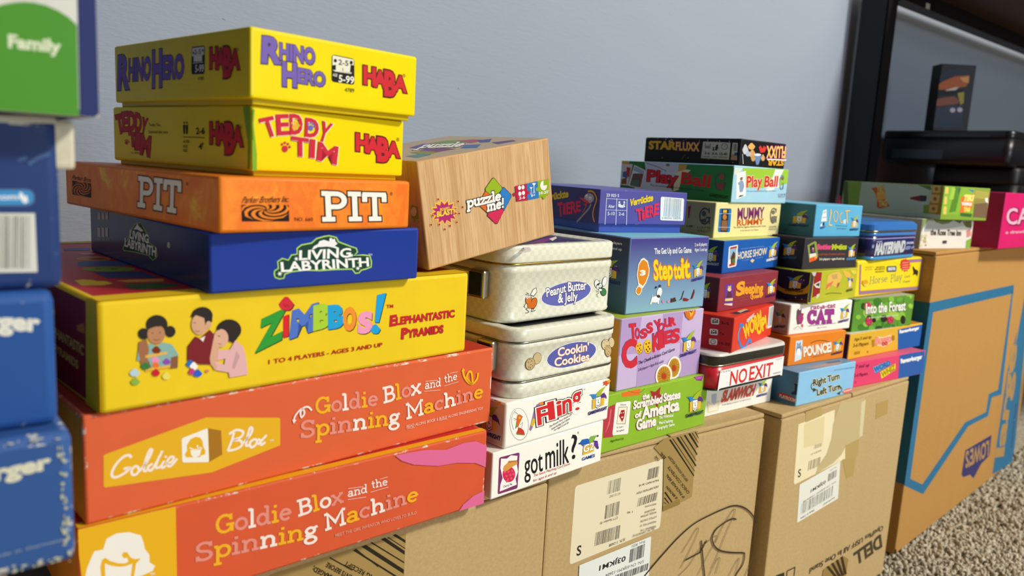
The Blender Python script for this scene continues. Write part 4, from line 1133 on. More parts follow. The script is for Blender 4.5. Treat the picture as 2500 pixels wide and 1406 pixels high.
art(r, (101, 170, 44.7), '''
#title_oval front 0.8
P f2f0f4 1525 311 1518 277 1488 244 1435 213 1363 186 1277 164 1180 148 1079 139 978 138 883 143 797 156 726 174 671 198 635 226 621 256 627 287 654 318 702 348 767 374 847 397 938 414 1037 424 1138 428 1237 424 1328 413 1406 395 1467 372 1508 343
P 6468b4 1511 310 1504 278 1475 245 1424 215 1354 189 1270 167 1177 152 1078 143 980 142 888 147 805 160 735 178 682 200 647 227 633 256 639 287 666 317 712 346 775 372 853 393 942 410 1037 420 1136 424 1232 420 1320 409 1396 392 1455 369 1494 341
#title_lettering front 0.8
T 2c2a5a 0.07 718 270 333 35 -17 98|Peanut
T f6f2f2 0.025 718 270 333 35 -17 98|Peanut
T 2c2a5a 0.07 1091 307 335 3 -11 109|Butter
T f6f2f2 0.025 1091 307 335 3 -11 109|Butter
T 2c2a5a 0.07 923 181 346 4 -10 109|& Jelly
T f6f2f2 0.025 923 181 346 4 -10 109|& Jelly
#ant_picture front 0.8
P 2a2018 435 314 481 379 532 394 549 337 495 290
P f0efe0 443 317 485 374 526 387 540 340 491 300
P 2a1608 554 193 543 174 527 159 508 149 489 145 470 148 455 157 443 171 438 189 438 209 444 230 455 249 471 264 489 274 509 278 527 275 543 267 555 252 561 234 560 214
P d06a1c 547 195 536 178 522 164 506 154 489 151 473 153 459 161 450 174 445 190 445 209 451 227 462 245 476 259 492 268 509 272 525 270 539 263 548 250 553 233 553 214
P 2a1608 468 246 461 231 449 219 434 211 417 208 399 210 384 217 371 228 363 242 360 258 362 274 369 289 381 301 396 309 413 312 430 310 446 303 458 292 467 278 470 262
P d8742a 460 248 454 234 444 223 431 216 416 213 401 215 388 221 377 231 370 243 367 258 369 272 376 285 386 296 399 304 413 307 428 305 442 299 453 289 460 277 462 262
P d06a1c 492 189 490 177 484 167 475 159 462 155 448 154 433 157 420 164 409 173 401 185 398 197 399 209 405 219 415 227 427 231 441 232 456 229 470 222 481 213 488 201
P f6f6f0 409 288 407 280 400 275 390 274 381 277 373 283 370 291 372 299 378 304 388 305 398 302 405 296
P f6f6f0 446 292 444 284 437 279 429 278 419 281 412 287 409 294 411 302 417 306 426 308 435 305 442 299
P 151313 401 286 399 282 395 281 390 283 388 287 390 291 394 292 399 290
P 151313 437 289 435 285 431 283 426 285 424 290 425 293 430 295 435 293
C 2a2018 6 415 163 377 157 432 116 375 107
L 2a2018 6 480 158 470 117 541 124
L 2a2018 6 525 163 495 133
L 2a2018 6 389 322 357 324
L 2a2018 6 415 324 377 345
L 2a2018 6 372 222 343 188 369 172
#fly_picture front 0.8
P 2a2a2a 1675 366 1680 347 1678 331 1672 317 1661 308 1646 304 1629 307 1612 314 1596 327 1582 343 1573 361 1569 379 1570 395 1576 409 1587 418 1602 422 1619 420 1636 412 1652 400 1666 384
P e8ece8 1669 365 1673 348 1673 333 1667 320 1657 312 1644 309 1629 311 1614 318 1600 329 1587 344 1579 361 1575 378 1576 393 1581 406 1591 414 1604 418 1618 416 1634 409 1648 397 1661 382
P 2a2a2a 1815 376 1807 358 1795 342 1781 331 1765 325 1750 326 1736 332 1726 344 1720 360 1719 378 1722 398 1730 416 1742 432 1756 443 1772 449 1787 448 1801 442 1811 430 1818 414 1819 396
P e8ece8 1809 378 1802 360 1791 346 1778 335 1764 329 1751 330 1739 335 1730 346 1726 361 1725 378 1728 396 1736 414 1746 428 1759 439 1773 444 1786 444 1798 439 1807 428 1812 413 1813 396
P 143c34 1740 325 1738 312 1730 301 1716 293 1699 288 1679 287 1658 291 1639 298 1624 308 1613 321 1609 334 1610 347 1618 358 1632 367 1649 372 1669 372 1690 369 1709 362 1724 351 1735 339
P 1c2c24 1819 255 1822 239 1820 223 1811 211 1798 203 1781 199 1761 201 1742 208 1725 220 1711 234 1702 251 1699 267 1702 282 1710 295 1723 303 1740 306 1759 304 1778 298 1796 286 1810 272
P 3f7f48 1811 255 1814 240 1812 227 1805 216 1793 209 1778 206 1762 207 1745 214 1730 224 1718 236 1710 251 1707 266 1709 279 1716 290 1728 297 1742 300 1759 299 1776 292 1791 282 1803 270
P f4f4ee 1670 320 1668 308 1659 300 1647 298 1633 302 1622 311 1618 324 1620 335 1628 344 1641 346 1655 342 1665 332
P f4f4ee 1720 337 1717 324 1708 315 1694 312 1680 317 1669 327 1663 341 1666 353 1675 362 1688 365 1703 361 1714 350
P 151313 1660 318 1658 313 1653 311 1647 314 1644 319 1646 324 1651 325 1657 323
P 151313 1704 335 1703 330 1697 328 1692 331 1689 336 1690 341 1696 342 1701 340
P f4f4ee 1726 281 1723 273 1712 268 1696 267 1681 270 1668 277 1663 285 1667 293 1677 298 1693 299 1709 296 1721 289
C 2a2018 5 1641 277 1668 245 1631 227 1666 189
L 2a2018 5 1609 289 1636 257
L 2a2018 5 1678 365 1664 416
#lid_picture top 1.2
P 7a2a78 644 302 1261 663 1792 910 1280 516 647 149
#lid_picture top 1.2
P e6dfd0 1390 661 1753 877 1562 688 1213 439
#lid_picture top 1.2
P e0e0dc 530 5 534 6 565 6 567 5
#lid_picture top 1.2
C e0e0e8 70 367 63 154 -187 -6 -323 -132 -355
#lid_picture top 1.2
T c8c8e8 0 1288 282 63 -197 108 64|Peanut Butter
#lid_picture top 1.2
T a04aa0 0 1198 305 -44 -298 92 58|& Jelly
''')
r = place('game_box', (0.2178, 0.3228, 0.333, 0.0446, 0.1874, 0.0061), 'bamboo-patterned box tilted between the stacks, with coloured diamond lettering', 'game box')
BAM = bamboo()
card_box(r, 0.0907, 0.0891, 0.0551, (BAM, BAM, 'b9a58c', BAM, 'cfa26a'), 0.2, 0.0008)
art(r, (90.7, 89.1, 55.1), '''
#burst_emblem front 0
P f0c23a 456 501 393 494 417 445 352 461 344 414 292 450 255 415 228 461 171 446 173 493 110 501 142 538 86 566 139 585 103 628 166 624 158 672 216 647 239 689 279 648 328 675 341 627 405 631 387 587 451 569 405 539
P b4246e 439 503 373 501 405 454 340 475 340 427 290 466 259 428 237 476 183 456 192 501 128 504 166 537 106 561 164 575 121 615 186 607 171 654 227 625 243 668 280 625 324 655 330 608 393 617 368 576 435 562 384 537
T 6a1030 0.05 219 571 118 -4 4 27|BOARD
T f0d040 0.03 219 571 118 -4 4 27|BOARD
T 6a1030 0.075 172 520 220 -6 7 50|BLAST!
T f0d040 0.05 172 520 220 -6 7 50|BLAST!
P e8bc50 192 706 224 707 225 677 196 678
P 9c1c3c 198 702 220 701 219 681 199 684
P e8bc50 439 641 472 642 474 611 443 612
P 9c1c3c 445 637 468 636 467 615 447 618
P e8bc50 488 572 521 572 523 541 493 543
P 9c1c3c 494 568 518 567 517 546 496 549
P e8bc50 435 516 468 516 470 485 440 487
P 9c1c3c 441 512 465 510 464 490 443 493
P e8bc50 394 433 427 433 429 402 399 403
P 9c1c3c 400 428 424 427 422 406 402 409
P e8bc50 303 413 335 413 337 382 307 383
P 9c1c3c 309 408 332 407 330 386 310 389
P e8bc50 232 392 265 392 266 361 236 363
P 9c1c3c 238 387 261 386 260 366 240 369
P e8bc50 170 453 202 453 203 423 174 424
P 9c1c3c 176 449 198 448 197 427 177 430
P e8bc50 71 470 102 470 103 440 74 441
P 9c1c3c 76 465 99 464 97 444 78 447
P e8bc50 102 558 134 558 135 528 106 529
P 9c1c3c 108 553 130 552 129 532 110 535
#title_diamonds front 0
P 16130f 809 653 829 675 853 677 869 658 925 595 941 575 943 546 930 522 885 440 871 415 847 414 824 436 747 510 725 532 723 561 743 582
P dd6a28 811 647 829 668 852 669 868 652 920 592 936 574 938 546 925 523 882 446 870 423 846 421 825 443 753 512 731 533 729 560 748 580
P 16130f 1050 649 1068 669 1092 671 1110 652 1170 590 1189 572 1186 543 1164 520 1092 441 1070 418 1046 417 1032 438 984 511 970 533 972 560 990 581
P 2c7cc8 1051 643 1068 662 1091 664 1108 646 1165 588 1182 570 1180 544 1159 521 1091 447 1071 425 1048 424 1034 445 989 513 976 533 978 560 995 579
P 16130f 919 774 940 792 966 789 985 768 1046 695 1065 673 1064 649 1045 635 980 590 960 576 934 579 913 597 846 656 826 673 827 697 848 715
P 98b41c 920 769 941 785 965 783 983 763 1041 694 1058 674 1058 651 1039 638 978 595 960 582 934 584 915 601 852 657 833 674 834 696 854 713
P 16130f 916 469 938 479 964 480 982 471 1043 442 1062 433 1061 412 1041 390 977 317 957 295 931 295 911 315 843 383 823 403 824 423 845 434
P d02a54 918 465 938 475 963 476 980 468 1038 440 1055 431 1054 412 1036 391 975 322 957 302 932 301 912 320 849 384 830 403 831 422 851 432
#title_lettering front 0
S 16130f 0.11 559 539 474 -2 10 109|puzzle
S f4f2ec 0.045 559 539 474 -2 10 109|puzzle
S 16130f 0.11 822 451 247 0 13 110|me!
S f4f2ec 0.045 822 451 247 0 13 110|me!
#player_symbol front 0
P b81c44 1250 653 1424 653 1424 469 1254 482
P b81c44 1256 562 1252 552 1243 546 1231 545 1220 550 1212 559 1210 569 1214 579 1224 585 1235 586 1247 581 1254 572
P 2a78c0 1424 653 1592 653 1595 465 1424 469
P b81c44 1458 548 1453 538 1443 532 1430 531 1418 536 1410 546 1407 557 1412 566 1422 572 1435 573 1447 568 1456 559
P 8fae1a 1592 653 1772 649 1756 473 1595 466
P 8fae1a 1603 561 1599 551 1589 545 1578 544 1567 549 1559 558 1557 569 1561 579 1570 585 1582 586 1593 581 1601 572
P 8fae1a 1707 454 1702 443 1690 436 1675 435 1660 441 1650 452 1648 464 1653 475 1664 482 1679 482 1694 477 1704 466
P f0ece6 1336 621 1332 609 1322 602 1311 601 1299 606 1292 616 1290 629 1294 640 1304 647 1316 649 1327 644 1334 633
P f0ece6 1388 618 1384 607 1374 599 1362 598 1351 603 1343 613 1342 626 1346 637 1355 645 1367 646 1379 641 1386 631
P f0ece6 1334 555 1330 544 1320 536 1308 535 1297 540 1289 551 1288 563 1292 575 1301 582 1313 583 1325 578 1332 568
P f0ece6 1388 555 1384 544 1374 536 1362 535 1351 540 1343 551 1341 563 1346 575 1355 582 1367 583 1379 578 1386 568
T f4f0ea 0.02 1293 498 88 -4 3 29|2-6
T f4f0ea 0.02 1478 495 59 -1 3 29|6+
T f4f0ea 0.02 1603 498 150 -4 3 29|10-20'
P f4f0ea 1496 596 1492 591 1485 589 1478 593 1475 599 1479 605 1486 606 1493 602
L f4f0ea 7 1485 590 1481 553
L f4f0ea 6 1466 605 1484 583 1507 600
L f4f0ea 6 1469 522 1481 555 1487 520
P f4f0ea 1547 631 1542 624 1532 622 1522 627 1519 636 1524 643 1534 645 1544 640
L f4f0ea 10 1532 624 1527 573
L f4f0ea 8 1505 643 1531 613 1562 637
L f4f0ea 8 1510 530 1527 575 1535 527
P f0ece0 1732 581 1728 565 1719 551 1706 541 1690 536 1673 536 1657 542 1642 552 1632 566 1625 582 1624 599 1629 615 1638 629 1651 639 1667 644 1683 644 1700 639 1714 628 1725 615 1731 598
P 8fae1a 1678 590 1683 644 1737 626 1734 586
#lid_picture top 0
P 6a5a9a 753 1200 1093 1382 1064 994 675 710
P 7a9a5a 1147 1349 1398 1306 1495 983 1103 770
P a05a6a 1377 1116 1541 1000 1532 720 1254 690
P 4a70a8 1088 599 1204 445 943 207 864 396
P 4a5a9a 1467 834 1633 762 1376 502 1315 596
P 8a8a4a 455 756 675 710 613 403 348 342
P 7a4a7a 610 817 847 709 819 412 569 419
P 6a4a8a 1342 427 1586 344 1512 212 1244 208
P 5a8a8a 231 512 432 494 400 285 182 240
S 151313 0.1 743 1021 226 -496 377 313|puzzle
S f0ede6 0.05 743 1021 226 -496 377 313|puzzle
#side_symbols left 0
P 8a963a 1604 658 1718 651 1705 490 1585 489
P d8d0b0 1686 597 1677 576 1661 558 1640 547 1618 545 1601 553 1591 569 1590 589 1599 610 1616 628 1637 639 1658 641 1676 633 1685 618
T d8d0b0 0.01 1570 490 135 2 6 29|10-20'
''')
r = place('game_box', (0.3572, 0.3254, 0.206, 0.0082, 0, 0), 'green box with pale red-shadowed lettering, lowest of its stack', 'game box', 'stacked card game boxes')
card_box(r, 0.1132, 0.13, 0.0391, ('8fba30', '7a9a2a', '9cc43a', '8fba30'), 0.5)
art(r, (113.2, 130, 39.1), '''
#flag_print front 0
P e8742a 354 777 726 777 726 693 360 718
C 4a7020 5 479 783 613 737 745 730 813 765
#flag_print front 0
P b83a48 52 213 31 470 123 626 238 640 231 220 252 192
P d86a70 89 269 143 441 151 596 178 574 162 386
#flag_print front 0
P a8302c 933 718 1046 683 1155 741 1143 647 1228 556 1130 525 1135 440 1039 522
#flag_print front 0
P 8a3a80 1892 777 2132 777 2095 689 1973 716
P b85aa8 1926 772 2111 766 2079 722 1963 729
#card_picture front 0
P f4f2e8 228 248 230 234 235 223 245 216 259 212 513 182 527 182 537 187 543 196 545 210 545 607 543 620 538 630 528 636 516 639 278 656 265 655 256 650 250 641 247 628
P 6a4a20 310 591 488 566 471 328 293 360
P f4ecd0 317 584 480 562 462 336 300 364
P b0202c 359 535 432 533 441 477 433 417 400 368 355 430 329 466 354 501
P f2d8d8 379 444 417 444 413 425 381 426
P f4ecec 383 496 381 491 374 489 366 493 363 499 365 504 372 506 380 502
P f4ecec 421 494 419 488 412 487 404 491 401 497 403 502 410 504 418 500
T 6a6a5a 0 346 601 107 -12 0 26|Illinois
T 6a6a5a 0 297 300 137 -9 0 22|The Capital is
T 6a6a5a 0 303 250 150 -10 0 22|Springfield
#title_lettering front 0
T 8a5060 0.045 779 608 136 2 -7 76|the
T f8efe6 0.045 785 615 136 2 -7 76|the
T 8a5060 0.045 601 507 599 0 -4 110|Scrambled
T f8efe6 0.045 608 513 599 0 -4 110|Scrambled
T 8a5060 0.045 1238 510 365 -6 -12 111|States
T f8efe6 0.045 1245 516 365 -6 -12 111|States
T 8a5060 0.045 652 373 122 2 -9 76|of
T f8efe6 0.045 659 379 122 2 -9 76|of
T 8a5060 0.045 805 337 793 -8 -16 164|America
T f8efe6 0.045 812 343 793 -8 -16 164|America
T 8a5060 0.045 703 197 401 -6 -17 140|Game
T f8efe6 0.045 710 204 401 -6 -17 140|Game
#subtitle_lettering front 0
T f0f2e0 0.03 1167 277 317 -18 -3 41|The Whimsical
T f0f2e0 0.03 1175 198 310 -18 -3 41|Mad-Dashing
T f0f2e0 0.03 1139 125 391 -6 -3 41|Geography Game
T 1c2c0c 0.01 195 133 258 -10 -1 28|Ages 8 and Up
#maker_logo front 0
J 2a3a40 1785 190 418 -4 -37 360
''')
r = place('game_box', (0.3719, 0.3281, 0.2451, 0.0271, 0, 0), 'lilac checked box with cookie pictures, standing on the green box', 'game box', 'stacked card game boxes')
card_box(r, 0.091, 0.06, 0.0486, ('cab6dc', 'da9a3c', 'a8b83a', 'cab6dc'), 0.3)
art(r, (91, 60, 48.6), '''
#checker_print front 0
P b59aca 5 967 413 967 384 745 5 760
P b59aca 869 967 1323 967 1319 725 877 731
P b59aca 5 760 366 742 370 478 5 492
P b59aca 408 5 396 496 860 483 871 5
P b59aca 1366 5 1319 517 1814 502 1815 5
P b59aca 783 746 1319 725 1319 517 854 526
#title_lettering front 0
T 4a2a7a 0.05 199 699 124 0 -42 187|T
T cf2c3c 0.055 209 694 124 0 -42 187|T
T 4a2a7a 0.05 309 680 88 6 -27 136|O
T cf2c3c 0.055 319 675 89 6 -28 136|O
T 4a2a7a 0.05 428 674 110 12 -22 116|S
T cf2c3c 0.055 438 669 110 12 -22 116|S
T 4a2a7a 0.05 556 732 103 16 -32 126|S
T cf2c3c 0.055 566 726 103 16 -32 126|S
T 4a2a7a 0.05 744 717 115 9 -63 169|Y
T cf2c3c 0.055 755 712 115 9 -63 169|Y
T 4a2a7a 0.05 785 721 131 16 -15 110|O
T cf2c3c 0.055 796 715 131 16 -15 110|O
T 4a2a7a 0.05 927 779 108 11 -24 114|U
T cf2c3c 0.055 938 773 109 11 -24 114|U
T 4a2a7a 0.05 1045 783 107 11 -24 109|R
T cf2c3c 0.055 1056 778 107 11 -24 109|R
T 4a2a7a 0.05 99 315 264 9 -52 342|C
T cf2c3c 0.055 109 310 265 9 -52 343|C
T 4a2a7a 0.05 708 471 125 19 -40 230|K
T cf2c3c 0.055 718 465 125 19 -40 230|K
T 4a2a7a 0.05 848 499 66 8 -39 206|I
T cf2c3c 0.055 859 494 66 8 -39 207|I
T 4a2a7a 0.05 942 547 152 10 -22 163|E
T cf2c3c 0.055 953 542 152 10 -22 163|E
T 4a2a7a 0.05 1105 540 158 15 -16 174|S
T cf2c3c 0.055 1116 534 158 15 -16 175|S
P 8a5a10 487 529 487 504 479 483 465 467 445 458 423 457 400 464 378 477 359 497 346 521 340 546 340 570 348 591 362 607 381 616 403 617 426 611 448 597 467 577 480 554
P f0bc2a 480 536 479 511 472 490 457 474 438 465 416 464 393 471 371 485 352 504 339 528 333 553 333 577 341 598 355 614 374 623 396 624 419 618 441 604 460 584 473 561
P 4a2408 385 574 383 567 374 564 365 569 361 577 363 584 372 587 381 582
P 4a2408 436 580 433 573 424 570 415 575 410 583 413 591 422 593 431 589
P 4a2408 426 538 424 530 415 528 406 532 401 541 404 548 412 551 422 546
P 4a2408 397 510 394 502 386 500 377 504 372 513 375 520 383 522 392 518
P 4a2408 455 511 452 503 444 501 435 505 430 514 433 521 441 523 450 519
P 4a2408 425 487 423 479 414 477 405 481 400 490 403 497 411 499 421 495
P 8a5a10 680 529 680 499 671 473 654 454 631 443 604 441 576 449 550 466 528 490 512 519 504 550 504 579 513 605 530 624 552 635 579 637 607 629 633 613 656 589 672 560
P f0bc2a 673 536 673 506 663 480 647 461 624 450 597 448 569 456 542 473 520 497 504 526 496 557 497 586 506 612 522 631 545 643 572 644 600 637 626 620 648 596 665 567
P 4a2408 559 583 556 574 546 571 535 576 530 586 533 596 543 598 554 593
P 4a2408 619 591 616 582 606 579 595 584 589 594 593 603 603 606 614 601
P 4a2408 609 539 606 530 595 527 584 532 579 542 582 552 592 554 603 549
P 4a2408 574 504 571 495 561 492 550 498 544 508 547 517 557 520 568 515
P 4a2408 644 506 640 497 630 494 619 499 613 509 617 519 627 521 638 516
P 4a2408 608 476 605 467 595 464 584 469 578 480 581 489 591 492 602 486
#subtitle_lettering front 0
T 3a2a5a 0.012 411 314 782 105 2 46|The Chunk-a-licious Card Game
T 3a2a5a 0.006 422 224 538 55 3 36|2-8 players • Ages 8 to adult
#cookie_picture front 0
P f4efe2 1377 131 1364 82 1337 41 1297 13 1269 5 1193 5 1147 23 1104 57 1071 101 1052 151 1048 203 1060 252 1087 292 1126 320 1173 334 1225 331 1275 313 1319 279 1353 235 1373 184
P c8902a 1343 138 1333 97 1311 63 1279 40 1241 29 1199 31 1159 47 1125 75 1098 111 1083 153 1081 196 1090 236 1112 270 1143 294 1181 305 1222 303 1262 288 1298 261 1324 224 1340 182
L 8a5a14 6 1252 162 1329 108
L 8a5a14 6 1251 146 1311 69
L 8a5a14 6 1244 133 1277 44
L 8a5a14 6 1232 126 1234 39
L 8a5a14 6 1217 125 1187 53
L 8a5a14 6 1201 130 1145 84
L 8a5a14 6 1186 141 1112 128
L 8a5a14 6 1175 156 1095 178
L 8a5a14 6 1170 173 1095 226
L 8a5a14 6 1171 189 1112 265
L 8a5a14 6 1178 201 1145 290
L 8a5a14 6 1190 209 1188 296
L 8a5a14 6 1205 210 1234 282
L 8a5a14 6 1221 205 1277 251
L 8a5a14 6 1236 194 1311 207
L 8a5a14 6 1246 179 1329 157
P b8401c 1261 155 1261 141 1255 128 1246 119 1233 114 1218 114 1203 118 1188 127 1176 139 1167 153 1163 168 1163 183 1168 195 1177 204 1190 209 1205 210 1220 205 1235 197 1247 185 1256 170
#cookie_picture front 0
P f4efe2 1183 39 1174 5 844 5 828 23 806 74 801 126 814 173 845 212 890 238 944 250 1004 245 1062 224 1114 189 1154 143 1178 91
P c8902a 1144 48 1133 7 1131 5 883 5 860 32 842 75 838 117 849 157 874 189 910 211 954 221 1001 217 1048 200 1090 172 1121 134 1140 91
L 8a5a14 6 1038 76 1126 21
L 8a5a14 6 1036 60 1104 -18
L 8a5a14 6 1028 48 1064 -41
L 8a5a14 6 1013 41 1013 -45
L 8a5a14 6 996 41 959 -29
L 8a5a14 6 977 46 910 3
L 8a5a14 6 960 58 873 47
L 8a5a14 6 948 73 855 97
L 8a5a14 6 942 90 856 144
L 8a5a14 6 944 105 878 182
L 8a5a14 6 952 117 917 205
L 8a5a14 6 966 124 967 210
L 8a5a14 6 984 125 1021 195
L 8a5a14 6 1003 119 1070 163
L 8a5a14 6 1020 108 1108 119
L 8a5a14 6 1032 93 1128 69
P b8401c 1048 69 1047 55 1041 43 1030 34 1014 30 997 30 979 35 962 44 948 56 938 70 934 85 934 100 941 112 952 120 967 125 984 125 1002 120 1019 111 1033 99 1043 84
#cookie_picture front 0
P d8742a 1333 967 1600 967 1600 919 1548 841 1474 829 1384 883
P f0b03a 1441 967 1563 967 1539 902 1490 868
L 4a2408 13 1454 964 1506 940 1529 969
#maker_logo front 0
J 3a2a80 1323 305 387 28 -26 324
''')
r = place('game_box', (0.3852, 0.3373, 0.2937, -0.0312, 0, 0), 'blue graded box with orange footprint and white dog', 'game box', 'stacked card game boxes')
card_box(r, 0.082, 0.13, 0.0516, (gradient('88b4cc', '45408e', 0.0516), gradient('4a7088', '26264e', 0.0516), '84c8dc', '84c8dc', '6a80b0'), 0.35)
art(r, (82, 130, 51.6), '''
#title_lettering front 0
T e05a18 0.065 522 453 382 0 -40 259|Step
T e05a18 0.065 939 446 160 6 -50 233|to
T e05a18 0.065 1107 454 168 2 -53 280|it
T f8b818 0.045 522 453 382 0 -40 259|Step
T f8b818 0.045 939 446 160 6 -50 233|to
T f8b818 0.045 1107 454 168 2 -53 280|it
T fcd820 0.02 522 453 382 0 -40 259|Step
T fcd820 0.02 939 446 160 6 -50 233|to
T fcd820 0.02 1107 454 168 2 -53 280|it
#subtitle_lettering front 0
T eef0f6 0.025 489 806 771 0 -14 76|The Get Up and Go Game
T eef0f6 0.012 1324 895 269 5 -6 44|2 to 8 players
T eef0f6 0.012 1327 823 275 0 -3 46|Ages 5 and up
#footprint_picture front 0
P f4efe4 212 400 166 534 180 675 226 744 279 761 360 716 410 610 411 524 362 411 307 349
P f4efe4 215 395 299 352 289 300 255 259 214 257 167 293 170 345
P e08a1c 222 422 182 539 194 662 234 722 280 737 351 697 395 605 395 530 352 432 305 378
P e08a1c 218 377 284 344 276 303 250 271 218 269 181 298 183 338
T f6f0e4 0.06 241 525 85 2 -8 65|3
#dog_picture front 0
P eef2f4 667 181 668 167 660 154 645 143 623 135 597 131 570 132 543 137 520 146 503 158 494 171 493 186 501 199 516 210 537 218 563 222 591 221 617 216 640 207 657 195
P eef2f4 501 181 532 160 503 113 470 113
P eef2f4 617 164 654 157 660 110 627 113
P eef2f4 702 261 697 240 687 223 673 210 658 203 641 203 625 209 612 221 603 238 598 258 598 279 604 299 614 316 627 329 643 336 659 337 675 331 688 319 698 302 703 282
P 4a2c20 671 215 671 208 666 202 659 198 650 196 639 195 629 197 618 201 610 206 605 212 602 219 603 225 607 231 614 236 623 238 634 238 645 237 655 233 663 228 669 222
P 3a3a50 547 329 557 361 594 356 590 332
P 3a3a50 616 350 634 380 676 366 660 338
L eef2f4 8 507 196 510 254
P d88ab0 762 137 762 130 760 125 755 120 749 117 742 117 734 118 727 122 722 127 718 133 716 140 716 147 718 153 723 157 729 160 736 161 744 159 751 155 756 150 760 144
P d88ab0 881 127 880 122 877 117 871 114 863 112 854 111 844 113 836 116 829 120 824 126 822 131 822 137 826 142 832 145 840 147 849 147 858 146 867 143 874 138 879 133
P 4a3228 904 111 904 176 924 165 988 182 1026 123
P 4a3228 1066 131 1121 152 1162 270 1174 260 1137 141
P 8a2028 1171 119 1172 164 1243 150 1304 130 1264 108
P 7a2030 1331 129 1349 168 1395 283 1411 226 1376 141
#maker_logo front 0
J 3a2a80 1318 388 266 31 -25 268
#side_lettering left 0
T e8eaf0 0.012 2104 913 348 8 -4 36|2 to 8 players
T e8eaf0 0.012 2091 843 365 2 -1 35|Ages 5 and up
#side_logo left 0
J 2c3a6a 2021 395 462 -12 -25 313
''')
r = place('game_box', (0.3892, 0.3714, 0.3453, -0.1792, 0, 0), 'violet-blue lidded box with barcode beside yellow and red lettering', 'game box', 'stacked card game boxes')
lid_box(r, 0.0789, 0.13, 0.0298, 0.0298*0.2, ('5452a4', '3a3878', '5452a4', '5452a4'), '3c58b0', 0.6, 0.0007)
art(r, (78.9, 130, 29.8), '''
#title_lettering front 0
T 2a1a50 0.06 526 379 404 86 0 92|Verrückte
T f0d21c 0.045 526 379 404 86 0 92|Verrückte
T 38103a 0.03 664 166 104 20 -33 156|T
T e22c58 0.035 672 172 104 20 -33 156|T
T 38103a 0.03 762 184 41 8 -23 139|i
T e22c58 0.02 771 190 41 8 -23 139|i
T 38103a 0.03 817 212 81 15 -23 153|E
T e22c58 0.035 826 218 81 15 -23 153|E
T 38103a 0.03 898 227 75 7 -24 154|R
T e22c58 0.035 906 233 75 7 -24 154|R
T 38103a 0.03 971 252 82 15 -9 154|E
T e22c58 0.035 979 258 82 16 -9 155|E
#player_table front 0
L d4e0f4 10 111 485 116 116
L d4e0f4 10 287 479 303 110
L d4e0f4 10 467 476 491 114
L d4e0f4 6 109 473 468 465
L d4e0f4 6 112 317 476 314
T e6ecf6 0.02 106 502 213 -3 -1 38|23 023 5
T e6ecf6 0.015 149 346 112 2 -1 42|Alter
T e6ecf6 0.015 147 244 120 2 -1 45|5-10
T e6ecf6 0.015 339 245 96 -1 -1 41|2-6
P e6ecf6 350 427 348 419 341 413 331 413 323 418 319 427 321 435 328 441 338 441 346 436
P e6ecf6 317 406 356 407 375 379 370 350 320 366
P e6ecf6 436 429 434 421 426 415 417 415 408 420 404 429 406 437 414 443 424 443 432 438
P e6ecf6 402 408 442 409 389 379 399 351 446 369
P e6ecf6 347 390 418 388 416 379 391 376 396 351 375 351 374 376 348 380
#barcode front 0
P eef4f4 1093 214 1095 202 1101 193 1110 188 1122 186 1506 181 1518 182 1526 187 1530 195 1532 207 1518 485 1516 497 1510 505 1502 510 1490 512 1099 525 1087 524 1079 519 1074 511 1073 499
B 7ab4dc 26 5 1151 242 325 -14 -5 272
T 3a4a5a 0 1124 208 358 -4 -1 24|4 005556 230235
#side_lettering left 0
T f0d21c 0.045 1097 332 717 111 0 103|Verrückte
T e22c58 0.035 1598 143 117 25 -48 185|T
T e22c58 0.035 1726 186 47 7 -27 158|i
T e22c58 0.035 1808 196 116 17 -23 160|E
T e22c58 0.035 1924 213 124 19 -26 161|R
T e22c58 0.035 2056 251 102 14 -21 139|E
#side_bird_picture left 0
C 9a94a8 30 2084 104 2226 211 2354 313 2405 385
P aca4c0 2467 466 2464 445 2449 424 2425 407 2392 395 2355 389 2317 390 2281 397 2252 411 2232 430 2223 451 2227 474 2242 494 2268 512 2301 523 2338 529 2376 528 2411 520 2440 506 2459 487
P f2f2ee 2317 488 2314 476 2303 467 2286 463 2269 465 2256 473 2250 484 2253 496 2264 505 2281 509 2298 507 2311 499
P f2f2ee 2403 465 2400 453 2388 443 2371 439 2353 441 2339 449 2333 460 2336 473 2348 482 2365 486 2383 484 2397 476
P 151313 2304 481 2302 476 2295 473 2288 475 2284 480 2287 486 2293 489 2301 487
P 151313 2378 457 2376 452 2370 449 2362 451 2359 456 2361 462 2368 465 2375 463
P d04040 2111 449 2155 463 2301 424 2374 395 2265 387 2181 416
P d04040 2211 366 2345 393 2270 347
C e8a028 25 2306 552 2404 558 2482 520 2526 450 2473 311 2468 220 2517 138
L d8742a 12 2299 361 2256 295 2212 245
''')
r = place('game_box', (0.4737, 0.3369, 0.206, -0.0337, 0, 0), 'white box with red slanted lettering beneath the black-lidded tin', 'game box', 'stacked card game boxes')
card_box(r, 0.0969, 0.1, 0.0275, ('f6f4ea', 'd8d6cc', 'f6f4ea', 'f6f4ea'), 0.2)
art(r, (96.9, 100, 27.5), '''
#bread_picture front 0
P e8ddb8 248 244 289 250 312 217 381 188 451 214 543 225 555 180 550 59 318 53 265 67
P f4efda 275 222 365 173 441 161 511 187 538 73 324 76
P b8c4d8 339 345 469 345 473 193 431 162 357 222
#title_lettering front 0
T e8b8a8 0.06 595 187 835 -6 46 164|SLAMWICH
T d8584a 0.06 600 192 835 -6 46 164|SLAMWICH
#subtitle_lettering front 0
T 5a5a5a 0 635 123 745 -2 -1 19|A fast flipping card game • for ages 6 and up
#maker_logo front 0
J 3a3a90 1527 130 294 4 -5 270
''')
r = place('game_tin', (0.4638, 0.3173, 0.2335, -0.0048, 0, 0), 'small tin with black lid and red words on a white label', 'tin')
z = 0.0278
